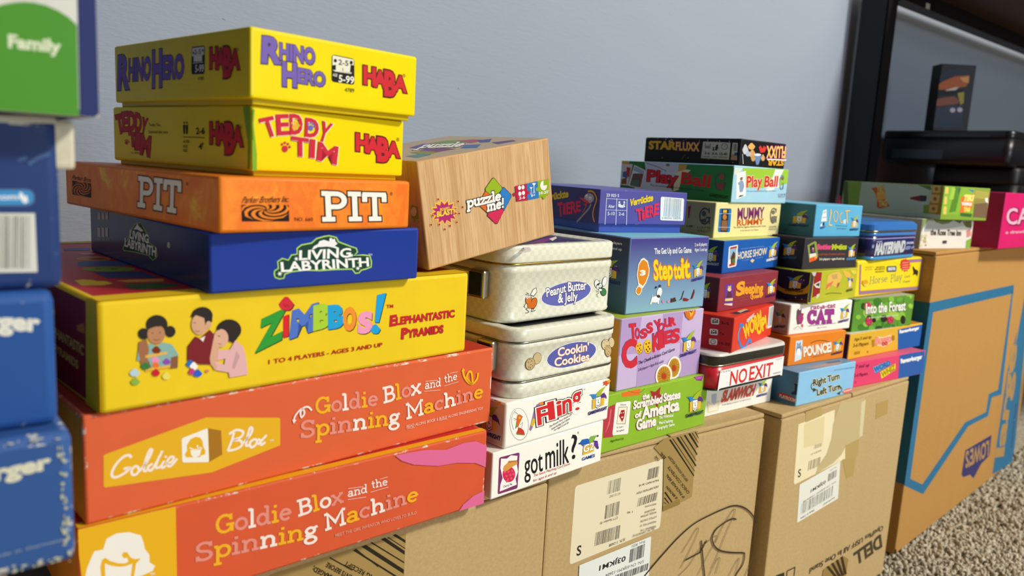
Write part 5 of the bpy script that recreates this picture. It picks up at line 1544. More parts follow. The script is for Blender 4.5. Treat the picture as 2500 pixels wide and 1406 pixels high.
lathe_rect('bottom_rim', 0.0989, 0.1, 0.011, [(0, .001), (.0005, .0002), (z*.05, .0002), (z*.07, .0006)], tinpaint('1c1c1a'), r)
lathe_rect('body', 0.0989, 0.1, 0.011, [(z*.07, .0006), (z*.66, .0006)], tinpaint('cc2430'), r)
lathe_rect('lid_seam', 0.0989, 0.1, 0.011, [(z*.66, .0003), (z*.67, 0), (z*.70, .0002)], metal('b0a890'), r)
lathe_rect('lid', 0.0989, 0.1, 0.011, [(z*.70, .0003), (z*.72, 0), (z*.93, 0)], tinpaint('262622'), r, False, False)
lathe_rect('lid_top', 0.0989, 0.1, 0.011, [(z*.93, 0), (z*.98, .0005), (z, .0015), (z, .0045)], tinpaint('d8d4cc'), r, True, False, tinpaint('e4d0d0'))
art(r, (98.9, 100, 27.8), '''
#label_panel front 0.6
P f0f0ee 161 309 1850 331 1850 14 136 9
#title_lettering front 0.6
T d8302c 0.02 428 52 425 1 1 208|NO
T d8302c 0.02 926 56 623 -5 -3 212|EXIT
T 5a5a5a 0 174 271 241 1 -2 25|A Fun & Fast
T 5a5a5a 0 1617 290 187 0 -1 18|AGES 8+
T 5a5a5a 0 1581 65 213 2 -1 21|GAMEWRIGHT
''')
r = place('game_box', (0.4814, 0.3165, 0.2613, 0.2514, 0, 0), 'red box turned sideways with yellow lettering and blue worm', 'game box', 'stacked card game boxes')
card_box(r, 0.0911, 0.12, 0.0262, ('d83a26', 'b8242c', 'd83a26', 'd83a26'), 0.25)
art(r, (91.1, 120, 26.2), '''
#title_lettering front 0
T c8501c 0.08 524 123 756 156 -123 209|WORM
T f6c01c 0.05 524 123 756 156 -123 209|WORM
T c8501c 0.08 1130 111 442 59 -131 205|UP!
T f6c01c 0.05 1130 111 442 59 -131 205|UP!
T e8e8e8 0.04 550 384 321 60 -26 47|GAMEWRIGHT
#worm_picture front 0
C 3a80c8 54 308 373 236 277 262 160 382 49 513 -8 634 31 724 83 870 26
L 8ab8e8 15 271 364 207 267 228 165
P 3a80c8 422 358 414 342 380 334 331 336 280 348 239 366 221 385 229 401 262 409 311 407 362 396 403 378
#price_label front 0
P e2dede 1580 504 1817 501 1817 141 1596 141
B 6a6a7a 10 3 1629 170 182 6 -8 310
#side_symbols left 0
P ece8d8 2049 402 2051 392 2056 385 2064 381 2074 381 2153 386 2163 389 2169 393 2173 401 2174 410 2172 455 2170 464 2165 471 2158 475 2148 476 2065 472 2055 470 2048 465 2045 458 2044 448
P 2a2a20 2090 439 2087 429 2080 425 2071 427 2067 435 2070 445 2077 449 2086 447
P 2a2a20 2068 399 2069 421 2091 425 2097 401
P 2a2a20 2120 455 2117 446 2110 441 2101 443 2097 451 2100 461 2107 465 2116 463
P 2a2a20 2099 404 2100 426 2122 430 2128 406
P 2a2a20 2152 449 2150 440 2142 435 2134 437 2129 445 2132 454 2139 459 2148 457
P 2a2a20 2130 409 2131 431 2153 435 2159 411
T 5a0c10 0.01 2202 404 119 -1 -4 39|3-5
P ece8d8 2045 239 2047 229 2052 222 2060 218 2070 218 2149 224 2159 226 2165 231 2169 238 2170 248 2168 293 2166 303 2161 309 2154 313 2144 314 2061 309 2051 307 2044 302 2041 295 2040 285
P 2a2a20 2086 276 2083 267 2076 262 2067 264 2063 272 2066 282 2073 287 2082 284
P 2a2a20 2064 236 2064 258 2087 262 2092 238
P 2a2a20 2116 293 2113 283 2106 278 2097 280 2093 289 2096 298 2103 303 2112 301
P 2a2a20 2095 241 2096 264 2118 268 2124 243
P 2a2a20 2148 287 2146 277 2138 272 2130 275 2125 283 2128 292 2135 297 2144 295
P 2a2a20 2126 246 2127 269 2149 273 2155 248
T 5a0c10 0.01 2198 242 69 -9 -4 39|7+
P ece8d8 2051 91 2053 81 2058 74 2066 70 2076 70 2155 77 2165 79 2171 84 2175 91 2176 101 2174 146 2172 156 2167 162 2160 166 2150 167 2067 161 2057 159 2050 155 2046 147 2046 137
P 3a4030 2149 128 2148 112 2141 98 2129 87 2114 82 2098 82 2084 88 2075 99 2070 113 2072 129 2079 143 2091 154 2106 159 2121 159 2135 153 2145 142
P ece8d8 2141 126 2140 114 2134 103 2125 94 2113 90 2101 90 2090 95 2082 104 2079 115 2080 127 2086 138 2095 147 2107 151 2119 151 2130 146 2137 137
L 3a4030 6 2108 141 2110 121 2127 118
T 5a0c10 0.01 2204 95 165 9 -4 39|15-20
#lid_picture top 0
P 2a3048 319 205 774 128 835 32 322 84
P c8c0a0 547 165 902 173 911 117 516 96
''')
r = place('game_box', (0.4873, 0.3361, 0.2875, 0.0986, 0, 0), 'maroon box with orange blackletter-style lettering and queen picture', 'game box', 'stacked card game boxes')
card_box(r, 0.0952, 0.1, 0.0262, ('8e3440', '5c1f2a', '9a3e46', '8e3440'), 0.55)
art(r, (95.2, 100, 26.2), '''
#queen_picture front 0
P 6a3a9a 165 419 409 411 450 63 186 107
P e8c8a0 359 326 359 315 353 306 342 300 327 296 311 296 293 299 277 305 263 313 254 323 249 334 249 344 255 353 266 360 281 363 297 364 315 361 331 355 345 347 355 336
P e8b030 249 363 253 393 295 375 335 392 353 356
P 5a3038 270 303 349 297 412 197 221 208
P e8c870 204 194 440 185 434 145 202 157
P e8e0d0 190 117 436 105 438 65 187 102
L e8c030 8 188 109 438 95
#title_lettering front 0
T 4a1018 0.05 548 207 221 13 -9 196|S
T f0a42a 0.05 544 211 221 13 -9 196|S
T 4a1018 0.045 768 220 647 -30 -32 155|leeping
T f0a42a 0.045 765 224 647 -30 -32 155|leeping
T 4a1018 0.035 1008 118 379 -3 -16 74|Queens
T f0a42a 0.035 1005 122 379 -3 -16 74|Queens
T c86a3a 0 805 381 563 11 -3 14|a royal memory card game
T c86a3a 0 574 165 390 1 -3 14|a royal memory card game
T c86a3a 0 663 123 236 2 -3 14|a royal memory card game
#maker_logo front 0
J 4a1a5a 1510 101 376 7 -30 283
#side_logo left 0
J 4a1a4a 1677 121 213 15 -24 284
''')
r = place('game_box', (0.5086, 0.3501, 0.3137, 0.126, 0, 0), 'blue box with a horse card and thin cream capitals', 'game box', 'stacked card game boxes')
card_box(r, 0.0999, 0.1, 0.0258, ('1c5cb0', '1a2c60', 'c8cf70', '1c5cb0'), 0.35)
art(r, (99.9, 100, 25.8), '''
#card_picture front 0
P eae4dc 172 117 175 102 182 92 194 86 209 84 431 96 446 99 457 107 463 118 464 133 453 409 450 424 443 435 431 441 415 442 187 425 171 422 161 414 155 403 153 387
P b04028 192 407 419 423 415 380 196 367
P 8ab8d8 194 379 413 390 415 237 206 217
P 5a3420 246 245 311 343 378 310 419 154 269 137
P 4a7a3a 296 212 402 237 415 155 319 150
P b8402c 215 140 416 149 418 119 216 104
#title_lettering front 0
T e8dcb8 0.02 476 205 494 15 -9 113|HORSE
T e8dcb8 0.02 1016 223 509 19 -14 112|SHOW
T a8c0e0 0 571 363 823 15 -1 16|the prize-winning card game
T a8c0e0 0 641 174 263 5 -1 15|for 2-6 players
T a8c0e0 0 1118 187 267 8 -1 14|ages 8 and up
P d8c890 926 159 988 193 1083 164 1016 120
#maker_logo front 0
J eef0f4 1530 117 428 20 -10 300
#side_logo left 0
J b0b8c8 1646 107 294 17 -18 288
''')
r = place('game_box', (0.5168, 0.3668, 0.3395, 0.0786, 0, 0), 'pale yellow box with sarcophagus picture and purple capitals', 'game box', 'stacked card game boxes')
card_box(r, 0.1082, 0.1, 0.0285, ('e9dc9e', 'a0906a', 'e9dc9e', 'e9dc9e'), 0.25)  # left tone has the side's shade painted into the yellow
art(r, (108.2, 100, 28.5), '''
#sarcophagus_picture front 0
P 1f72b8 119 136 122 119 129 107 141 100 157 97 457 90 473 92 485 99 491 110 493 127 477 441 474 457 467 468 455 475 439 477 146 477 130 474 119 467 112 456 110 440
P 2a1c14 175 466 388 466 414 99 198 103
P d8b040 221 454 339 454 339 407 221 408
P b87838 352 338 351 323 345 310 332 300 315 294 295 292 275 294 255 301 239 311 228 324 222 338 222 353 229 366 242 376 259 382 278 384 299 382 318 375 334 365 346 352
P 8a5a3c 208 285 386 283 393 119 214 123
L b8d4ec 6 107 393 480 392
L b8d4ec 6 123 178 491 169
#title_lettering front 0
T 7a2a6a 0.03 696 299 876 19 -19 178|MUMMY
T c85a20 0.03 707 191 871 18 -12 95|RUMMY
T 4a4030 0 592 152 1082 11 -5 27|The 3,500-Year Egyptian Adventure of the Tombs
T 4a4030 0 825 100 607 5 -4 22|A Card Game for 2 to 5 Players
#maker_logo front 0
S 5a5a5a -0.03 1793 203 282 0 -38 301|G
P 7a7068 1953 412 1950 394 1932 380 1905 375 1876 380 1852 394 1841 412 1844 431 1862 444 1888 449 1918 444 1941 431
P 7a7068 1843 337 1963 353 2003 251 1883 236
T 7a7462 0 1792 144 271 1 1 29|GAME
T 7a7462 0 1791 99 281 2 -4 34|WRIGHT
#side_logo left 0
S 3a3c44 -0.02 1706 187 234 11 -18 292|G
P 4a4a4a 1835 380 1832 356 1818 338 1798 331 1776 335 1759 350 1751 373 1754 396 1768 414 1788 422 1810 417 1827 402
P 4a4a4a 1750 280 1844 311 1855 243 1765 228
T 4a4638 0 1689 132 257 12 -4 34|GAME
T 4a4638 0 1692 73 255 13 -1 43|WRIGHT
T 3a2a20 0.02 1485 138 131 6 1 28|A ARMY
P 8a2a40 1492 461 1539 496 1540 449 1525 277 1506 291
''')
r = place('game_box', (0.5356, 0.3665, 0.368, 0.0796, 0, 0), 'green and sky-blue box with a batter card, under the black box', 'game box', 'stacked card game boxes')
card_box(r, 0.0933, 0.113, 0.0299, ('a6d2e6', '2f6a34', '86b43a', '86b43a'), 0.35)
art(r, (93.3, 113, 29.9), '''
#field_print front 0
P 9cc83a 257 564 1426 593 1861 593 1861 353 1512 285 821 247 431 258
P d2e0d4 5 461 5 561 276 564 180 486 25 435
P e8e8e4 1361 580 1679 587 1545 422 1598 282 1307 256 1082 252 1321 475
P e8ece8 1086 232 1386 278 1416 238 1174 204
#player_card front 0
P f2f0ea 89 465 369 523 444 120 153 57
P 8aa0bc 205 356 317 359 371 276 333 180 242 169 207 253
P 8a6a54 296 389 293 375 278 364 257 360 234 363 216 373 207 386 210 400 224 411 246 416 269 412 287 403
P 6a4a38 218 403 304 420 291 396
P 3a3a3a 217 89 251 122 381 129 347 109
P 8aa0bc 156 327 218 338 231 273 170 299
#title_lettering front 0
T f0d8c8 0.06 450 256 503 27 -20 174|Play
T d0301c 0.03 450 256 503 27 -20 174|Play
T f0d8c8 0.06 1035 280 454 15 4 171|Ball
T d0301c 0.03 1035 280 454 15 4 171|Ball
T 3a6a80 0 474 184 1008 25 -2 19|The rip-snorting baseball card game for 2 players
#maker_logo front 0
S 7a8a98 -0.02 1568 226 183 3 -31 276|G
P 8a6a50 1712 436 1708 421 1692 410 1667 405 1640 408 1619 419 1609 434 1612 449 1628 460 1653 465 1680 462 1701 451
T 8a98a8 0 1555 140 292 6 3 32|GAME
T 8a98a8 0 1554 99 281 5 3 35|WRIGHT
#side_field_print left 0
P 2c7a34 174 593 538 593 466 472 283 522 182 547
P d8b030 12 593 172 593 176 554 13 541
P c8ccd0 507 593 695 593 1232 578 1238 366 997 299 1150 107 324 107 547 447
P 2c8040 1392 583 2253 556 2255 219 2255 5 1288 5 1241 174 1334 371
P c8a04a 1216 577 1385 576 1345 426 1213 447
P e0d8a8 1197 446 1370 494 1466 485 1302 369 1260 148 1149 114 1153 238
L 5a6a7a 11 543 574 773 519 982 451
P 8a7a50 1038 557 1033 544 1019 535 999 531 978 533 962 542 955 554 959 566 973 576 994 580 1015 578 1031 569
#side_cards left 0
P dcd8cc 18 542 260 543 174 160 17 163
P 4a6ab0 50 398 202 433 162 287 49 310
P b83a3a 124 488 216 477 204 318 141 315
P 8a5a3a 35 266 142 300 153 185 34 178
P e4e0d4 291 534 553 440 465 115 183 160
P 7a5048 279 379 509 389 463 144 227 174
P 5a7a5a 272 263 432 271 427 142 246 161
P 9ab0c0 302 509 522 432 493 374 283 436
#side_lettering left 0
T 5a1414 0.06 600 263 610 -21 -1 190|Play
T d8262c 0.03 600 263 610 -21 -1 190|Play
T d8262c 0.03 1297 260 546 -37 5 184|Ball
T 2a3a4a 0 665 187 1094 -36 1 26|The rip-snorting baseball card game for 2 players
S 4a5a60 -0.03 1921 167 236 1 -14 310|G
P 8a5a48 2107 407 2103 381 2087 361 2063 353 2037 358 2016 377 2007 402 2011 429 2027 449 2052 457 2077 451 2098 433
P 8a4a40 1972 295 2097 315 2095 197 1997 205
T 1c4020 0.02 1859 77 347 -23 2 51|GAMEWRIGHT
''')
r = place('game_box', (0.5483, 0.371, 0.3979, 0.0602, 0, 0), 'black box with yellow title and white symbols, topmost of its stack', 'game box', 'stacked card game boxes')
card_box(r, 0.075, 0.0959, 0.0217, ('17161a', '141216', '17161a', '17161a'), 0.4, 0.001)
art(r, (75, 95.9, 21.7), '''
#crew_picture front 0
P c8ccd0 242 266 228 225 206 196 182 192 143 190 118 192 86 218 57 256 73 287 94 318 113 347 152 349 182 323 214 295
P e8b060 448 331 426 303 395 283 364 280 314 277 283 277 246 293 214 317 237 338 267 359 294 379 344 382 379 366 417 349
P d8a060 487 212 468 178 441 155 414 151 368 149 340 150 305 170 274 202 294 227 319 253 343 277 388 279 421 258 456 236
P b0b8c8 339 205 322 182 300 166 277 163 240 161 216 161 188 175 164 196 181 214 203 231 223 248 260 250 286 235 315 221
P d83a2c 568 324 614 360 691 311 722 360 826 332 771 254 638 240
P 6a8ab8 447 197 670 215 669 154 611 43 546 34 474 131
P dce4ee 664 208 655 198 625 189 581 183 532 180 487 182 455 188 442 197 451 207 480 215 523 222 573 224 618 222 651 217
P c89858 492 139 480 112 463 93 444 90 414 89 395 90 371 107 349 132 362 153 378 173 394 192 424 194 446 176 471 158
P d8a868 804 160 794 133 778 114 760 111 732 110 713 111 690 128 669 154 681 175 696 195 710 215 739 216 761 198 784 180
L e8e8e8 11 74 192 125 30
#title_lettering front 0
T d8309a 0.06 1478 386 -641 -31 18 -186|FLUXX
T f8d84a 0.02 1478 386 -641 -31 18 -186|FLUXX
T e8a82a 0.05 1458 146 -537 -19 -2 -82|STAR
L f4ece8 20 876 143 1544 160
#side_lettering left 0
T e8b02c 0.05 93 235 560 -2 -4 129|STAR
T b82a70 0.07 670 226 464 -10 -9 132|FLUXX
T f0c840 0.025 670 226 464 -10 -9 132|FLUXX
#side_symbols left 0
P c8c4ba 1205 376 1726 365 1726 88 1190 99
P 8a867c 1244 347 1355 342 1360 261 1249 263
P c8c4ba 1264 347 1336 344 1336 310 1265 309
P 1c1a18 1502 311 1499 298 1489 291 1475 290 1463 298 1458 310 1460 322 1471 330 1485 330 1497 323
P 1c1a18 1460 287 1505 288 1511 260 1459 262
P 1c1a18 1429 276 1427 268 1420 262 1410 262 1402 267 1399 275 1401 284 1408 289 1417 289 1425 284
P 1c1a18 1400 260 1430 261 1437 225 1401 227
P 1c1a18 1483 284 1480 273 1472 267 1460 267 1450 273 1446 283 1448 293 1457 300 1468 300 1478 294
P 1c1a18 1448 264 1485 265 1491 233 1448 235
P 6a665c 1683 301 1682 284 1674 270 1662 258 1645 250 1625 247 1605 249 1586 256 1571 267 1560 282 1555 298 1557 315 1564 330 1577 342 1594 349 1614 352 1634 350 1652 343 1668 331 1678 317
P c8c4ba 1671 300 1670 287 1664 276 1654 266 1640 260 1624 257 1608 259 1593 265 1580 274 1571 285 1567 299 1569 312 1575 324 1585 333 1599 339 1615 342 1631 340 1646 334 1658 325 1667 313
L 3a362c 8 1619 300 1650 324
T 1c1a18 0.02 1252 168 100 -3 -2 38|2-6
T 1c1a18 0.02 1405 164 98 -3 -3 38|8-A
T 1c1a18 0.02 1543 160 146 -1 -3 40|10-40
T 4a463c 0 1233 123 127 -3 0 18|PLAYERS
T 4a463c 0 1415 121 83 -2 0 16|AGES
T 4a463c 0 1532 117 161 -3 0 19|MINUTES
P c8c4ba 1766 365 1861 361 1873 82 1761 85
L b04a3a 12 1757 177 1859 173
L b04a3a 12 1760 156 1862 152
L b04a3a 12 1762 135 1864 131
L b04a3a 12 1764 114 1866 111
L b04a3a 12 1766 93 1869 90
P 3a4a8a 1818 209 1868 207 1870 160 1820 162
B 4a4a48 8 2 1796 231 64 -1 -9 118
#side_stars left 0
P c8ccd4 478 422 475 418 467 417 461 420 460 424 466 427 474 426
P c8ccd4 47 413 43 406 33 404 24 409 23 417 31 423 42 421
P c8ccd4 455 402 452 394 442 392 433 397 432 406 440 411 450 409
P c8ccd4 536 379 532 372 522 369 513 375 512 383 520 389 531 387
P c8ccd4 1529 384 1527 377 1521 375 1516 380 1515 389 1519 394 1525 392
P c8ccd4 1809 346 1808 340 1803 338 1799 342 1799 349 1802 353 1806 352
P c8ccd4 1301 377 1298 372 1293 371 1288 374 1288 379 1292 383 1297 382
P c8ccd4 1820 47 1816 44 1807 43 1799 44 1799 48 1806 50 1815 50
P c8ccd4 594 389 590 383 580 381 571 385 570 392 578 396 589 395
P c8ccd4 825 387 822 383 815 381 809 384 808 389 814 393 821 392
P c8ccd4 525 386 523 380 519 378 514 383 514 390 517 395 522 393
P c8ccd4 570 398 566 394 556 393 549 396 548 400 555 403 565 402
P c8ccd4 1305 398 1302 392 1294 391 1287 394 1286 400 1292 404 1301 403
P c8ccd4 408 84 406 77 399 75 393 80 393 87 398 91 404 90
P c8ccd4 1713 383 1709 379 1701 377 1694 380 1694 385 1700 389 1708 388
P c8ccd4 1140 365 1138 361 1131 360 1126 363 1125 367 1130 370 1137 369
P c8ccd4 938 95 937 87 932 85 928 90 927 100 930 106 935 104
P c8ccd4 575 391 573 386 569 385 565 388 564 393 568 397 572 396
P c8ccd4 1823 349 1820 341 1811 339 1803 344 1802 353 1809 358 1818 356
P c8ccd4 1346 88 1345 82 1339 80 1335 84 1334 90 1338 94 1343 93
P c8ccd4 280 414 277 411 270 410 265 412 264 416 270 418 277 418
P c8ccd4 97 429 94 424 82 422 72 427 71 429
P c8ccd4 868 404 867 401 862 400 857 402 857 406 861 409 866 408
P c8ccd4 1421 369 1418 363 1410 362 1404 366 1403 372 1409 377 1417 375
P c8ccd4 1136 391 1135 385 1130 383 1126 387 1125 394 1128 398 1134 397
P c8ccd4 1484 376 1482 372 1475 370 1469 373 1468 378 1474 381 1481 380
L 5a564e 14 822 63 841 119 888 148
''')
r = place('game_box', (0.576, 0.3137, 0.206, -0.0472, 0, 0), 'light blue box with curved arrows around olive lettering', 'game box', 'stacked card game boxes')
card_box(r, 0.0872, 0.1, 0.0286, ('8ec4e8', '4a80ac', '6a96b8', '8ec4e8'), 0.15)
art(r, (87.2, 100, 28.6), '''
#title_lettering front 0
T e8e4c0 0.085 467 290 789 25 -33 110|Right Turn
T 3a3a1c 0.035 467 290 789 25 -33 110|Right Turn
T e8e4c0 0.085 613 103 714 19 -33 110|Left Turn
T 3a3a1c 0.035 613 103 714 19 -33 110|Left Turn
C 3a3a1c 16 487 362 401 327 408 264 477 215
P 3a3a1c 469 255 581 209 470 185
C 3a3a1c 17 1249 176 1359 137 1366 79 1292 49
P 3a3a1c 1320 77 1342 17 1219 51
#maker_logo front 0
P d86a58 1739 36 1738 35 1719 26 1693 19 1661 14 1626 11 1588 10 1549 11 1512 14 1478 20 1450 27 1428 36 1413 46 1406 56 1408 66 1419 75 1437 84 1462 91 1494 97 1529 100 1567 101 1605 100 1643 97 1677 91 1706 84 1729 75 1739 68
T f4e8e0 0.03 1452 46 257 5 -4 30|PLAYROOM
T 4a7aa0 0 1054 481 644 -19 0 25|the turn-by-turn railway card game
#side_picture left 0
P 2a2a38 1949 358 1995 384 1995 200 1907 186 1895 213 1953 244
P 2a2a38 1925 374 1995 381 1995 353 1958 340
P 5a7a98 1904 476 1995 492 1995 396 1932 391
P c03a30 1995 75 1979 69 1951 63 1917 60 1879 59 1838 60 1797 65 1757 71 1721 80 1691 90 1667 102 1652 113 1646 125 1649 136 1661 146 1683 154 1711 160 1746 163 1785 164 1826 162 1867 158 1906 151 1941 142 1971 132 1994 121 1995 120
T f0e4dc 0.05 1691 77 297 -4 -1 53|PLAYROOM
#lid_picture top 0
P a89a98 389 140 1027 163 1441 103 1244 5 1161 5 571 53
P 4a6a88 1090 201 1508 175 1425 111 1090 133
''')
r = place('game_box', (0.5861, 0.3306, 0.2346, -0.1043, 0, 0), 'plain orange box with white lettering and cat card', 'game box', 'stacked card game boxes')
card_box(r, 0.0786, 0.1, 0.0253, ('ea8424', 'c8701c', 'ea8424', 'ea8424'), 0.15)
art(r, (78.6, 100, 25.3), '''
#cat_card front 0
P dce4ec 160 425 340 429 361 94 181 61
P 8aa4c0 345 264 343 236 332 211 315 193 294 183 269 182 244 190 221 206 203 230 190 258 185 287 188 315 198 340 215 358 236 368 261 369 286 361 309 345 327 322 340 294
P f4f4f4 323 223 324 205 319 189 309 176 296 169 279 168 262 172 245 182 231 197 220 214 214 233 213 252 218 268 228 280 241 287 258 289 275 284 292 274 306 260 317 242
P 151313 248 301 246 294 238 292 228 296 223 303 226 309 234 311 243 308
P 151313 297 304 294 298 286 296 276 299 272 306 274 313 282 315 292 311
P 5a7aa0 189 360 207 398 238 356
P 5a7aa0 254 362 279 403 303 363
#title_lettering front 0
T 7a3a10 0.06 443 124 773 20 -42 161|POUNCE!
T f6e8d8 0.055 431 132 773 21 -42 161|POUNCE!
C 8a4a14 13 573 351 719 379 926 370 1116 330
T 6a3010 0 642 91 362 9 2 16|a card game of cat and mouse
#maker_logo front 0
J 4a2a50 1204 82 326 19 -2 277
''')
r = place('game_box', (0.5892, 0.3347, 0.2599, -0.1104, 0, 0), 'white box with heavy purple lettering and a dark cat', 'game box', 'stacked card game boxes')
card_box(r, 0.0869, 0.1, 0.0263, ('f6f3ea', 'c4b0a0', 'f6f3ea', 'f6f3ea'), 0.2, 0.0014)
art(r, (86.9, 100, 26.3), '''
#cat_picture front 0
P 6a4a5a 155 416 197 453 227 417 284 440 287 354 345 304 331 180 210 173 166 284
P a83a70 210 313 324 352 368 271 340 195 254 201
P c02a50 272 371 360 358 345 304
P e8e6e0 130 147 391 144 386 74 130 77
L 6a6460 6 131 100 239 147 348 85
P d05a70 383 145 380 127 365 116 343 118 324 131 314 150 317 168 332 178 354 177 373 164
#title_lettering front 0
T a8407a 0.03 535 415 696 -1 -2 79|rat-a-tat
S 9a3a8a 0.1 493 169 732 -20 -29 225|CAT
T 3a3a3a 0 501 121 813 0 -2 22|a quick-thinking card game for 2-6 players
T 3a3a3a 0 774 70 277 1 -1 21|ages 6 and up
#maker_logo front 0
J 2a2a6a 1362 123 313 24 -2 305
#side_logo left 0
J 3a2a5a 1707 73 227 47 -31 316
''')
r = place('game_box', (0.6037, 0.3284, 0.2862, 0.0189, 0, 0), 'dark navy and lime box with orange animal picture', 'game box', 'stacked card game boxes')
card_box(r, 0.0839, 0.1, 0.0277, ('b8b92e', '24243c', 'b0b030', 'b8b92e'), 0.35)
art(r, (83.9, 100, 27.7), '''
#edge_print front 0
P 3a343c 5 549 104 549 81 33 5 46
P 9a2424 109 549 150 549 360 535 371 147 121 114
P c8c0b8 11 549 168 549 145 481 76 484
P d8d4cc 119 338 344 390 355 259 221 278
P 3a3a38 180 330 321 362 317 292
P d8d0c0 269 154 365 173 358 118 266 84
#animal_picture front 0
P e0b85a 566 267 581 458 715 502 962 521 1111 441 1053 330 971 231 747 286 620 212
P d87a4a 568 216 584 316 811 365 747 286 631 252
P e8b44a 1087 536 1290 506 1464 434 1568 376 1326 368 1198 437
P c8a060 701 473 908 483 950 398 785 386
P a85a3a 952 305 1053 330 1028 259 952 222
L 6a7a1c 15 574 144 780 151 1160 117
P e0c84a 1371 533 1623 511 1640 446 1506 443
#maker_logo front 0
J 5a5a30 1320 131 252 16 -33 302
#side_swoosh left 0
P d0981c 1410 257 1498 214 1643 191 1801 211 1921 269 1995 361 1995 209 1932 176 1758 128 1564 123 1415 170
P 5a2a1c 1569 5 1574 33 1984 91 1992 30 1679 5
P a8a8b8 1786 93 1783 85 1774 81 1765 82 1760 89 1763 96 1772 101 1781 99
P a8a8b8 1899 78 1896 71 1887 67 1878 68 1874 74 1877 82 1885 86 1894 85
P a8a8b8 1897 399 1894 392 1886 388 1876 389 1872 396 1875 403 1883 407 1892 406
P a8a8b8 1679 533 1676 525 1668 521 1659 523 1654 529 1657 537 1666 541 1675 539
#side_logo left 0
J 4a3a10 1564 168 335 23 4 284
''')
r = place('game_box', (0.6104, 0.341, 0.3139, -0.1047, 0, 0), 'charcoal box with pink and lime lettering between light blue and lime boxes', 'game box', 'stacked card game boxes')
card_box(r, 0.0786, 0.1, 0.027, ('38333a', '2a282e', '38333a', '38333a'), 0.4)
art(r, (78.6, 100, 27), '''
#picture_card front 0
P 8a9a4a 81 417 268 487 322 473 413 227 392 181 191 118
P 2a2a30 142 403 269 447 313 328 345 273 193 262
P e0a080 273 358 272 350 267 343 257 339 246 339 236 343 227 350 223 359 224 368 230 375 239 378 250 378 261 374 269 367
P a04a7a 222 343 281 342 303 301 229 303
P 3a4a80 243 307 317 306 320 287 255 284
P e4e0d0 167 267 343 283 364 232 184 195
P e85a20 181 190 375 232 399 186 353 155 204 126
P f0a030 305 215 376 230 390 195 333 183
#title_lettering front 0
T d84a7a 0.08 372 347 399 -2 -8 81|Sottier
T b8c42a 0.08 792 338 421 0 -1 83|Matics
#subtitle_lettering front 0
T b8583c 0.02 425 242 761 -4 -5 32|a card game of numbers and nerve
T dedacc 0.03 457 155 731 -4 -5 37|2-6 players • ages 8 and up
#maker_logo front 0
J 4a90c8 1253 140 285 3 -24 274
#side_logo left 0
J 3a6a90 1535 132 340 39 4 302
''')
r = place('game_box', (0.6341, 0.3472, 0.3409, -0.0858, 0, 0), 'sky-blue box with bone-shaped letters, topmost of its stack', 'game box', 'stacked card game boxes')
card_box(r, 0.0718, 0.1, 0.0283, ('62b4dc', '3f7a94', '7ac0e0', '62b4dc'), 0.35)  # darker teal on the left paints that side's shade
art(r, (71.8, 100, 28.3), '''
#ship_picture front 0
P e8eeea 208 462 307 485 354 277 185 269 188 348
P b8ccd8 214 434 294 456 304 420 231 405
P b8ccd8 206 348 332 356 337 335 204 327
P 3a3a5a 238 248 290 263 298 191 236 198
P e4e8ec 172 212 226 248 237 191 185 176
P 2a62a8 173 176 348 187 282 148 188 133
#title_lettering front 0
C 7a6a3c 43 435 487 454 408 444 321 440 220 529 205
C e6cf98 31 435 487 454 408 444 321 440 220 529 205
C 7a6a3c 31 577 463 538 408 556 322 616 271 659 308 671 402 602 463
C e6cf98 19 577 463 538 408 556 322 616 271 659 308 671 402 602 463
C 7a6a3c 31 797 433 737 389 756 294 823 250 852 294
C e6cf98 19 797 433 737 389 756 294 823 250 852 294
L 7a6a3c 35 880 463 1034 469
L e6cf98 23 880 463 1034 469
L 7a6a3c 38 934 449 964 310 1004 243
L e6cf98 26 934 449 964 310 1004 243
P d0e4f4 863 302 937 317 941 236 864 235
#subtitle_lettering front 0
T 2a6a8a 0 632 195 366 -14 -2 20|the plundering pirate
T 2a6a8a 0.01 681 140 307 -4 -2 20|card game
#maker_logo front 0
J 2a4a80 1091 110 276 5 -18 267
#side_logo left 0
J 1c3a68 1487 148 406 14 -6 279
''')
r = place('game_box', (0.663, 0.3192, 0.206, -0.0982, 0, 0), 'pink and blue box with light blue and yellow word blocks', 'game box', 'stacked card game boxes')
card_box(r, 0.1368, 0.1, 0.024, ('e24470', '2a3c74', 'd8607c', '2f5ea8'), 0.3)
art(r, (136.8, 100, 24), '''
#brand_panel front 0
P 2f5ea8 1858 5 1785 466 2118 475 2681 475 2697 472 2731 271 2731 12 2195 5
T eef0ee 0.06 1883 303 753 19 -30 82|Ravensburger
#title_lettering front 0
P 5aa0d8 923 323 1446 403 1525 309 1010 194
P 2a5a9a 1010 194 1030 187 1530 303 1523 315
T 2f62a0 0.05 995 220 500 92 -38 89|WORD
P f2dc20 1183 205 1675 321 1715 192 1260 68
T a8901c 0.06 1275 88 420 112 -51 102|WHIZ
#players_lettering front 0
T 8a1c48 0.02 359 360 426 -8 4 61|7 and up
T 8a1c48 0.02 342 194 424 -2 5 59|2-4 Players
T 8a1c48 0 375 79 61 0 -3 32|2
''')
r = place('game_box', (0.6794, 0.3253, 0.23, -0.0491, 0, 0), 'gold and blue box with pale pink lettering beneath the leaf-printed box', 'game box', 'stacked card game boxes')
card_box(r, 0.1367, 0.1, 0.0238, ('e0b034', '2a2c56', 'c88a2c', '1f5ca8'), 0.35)
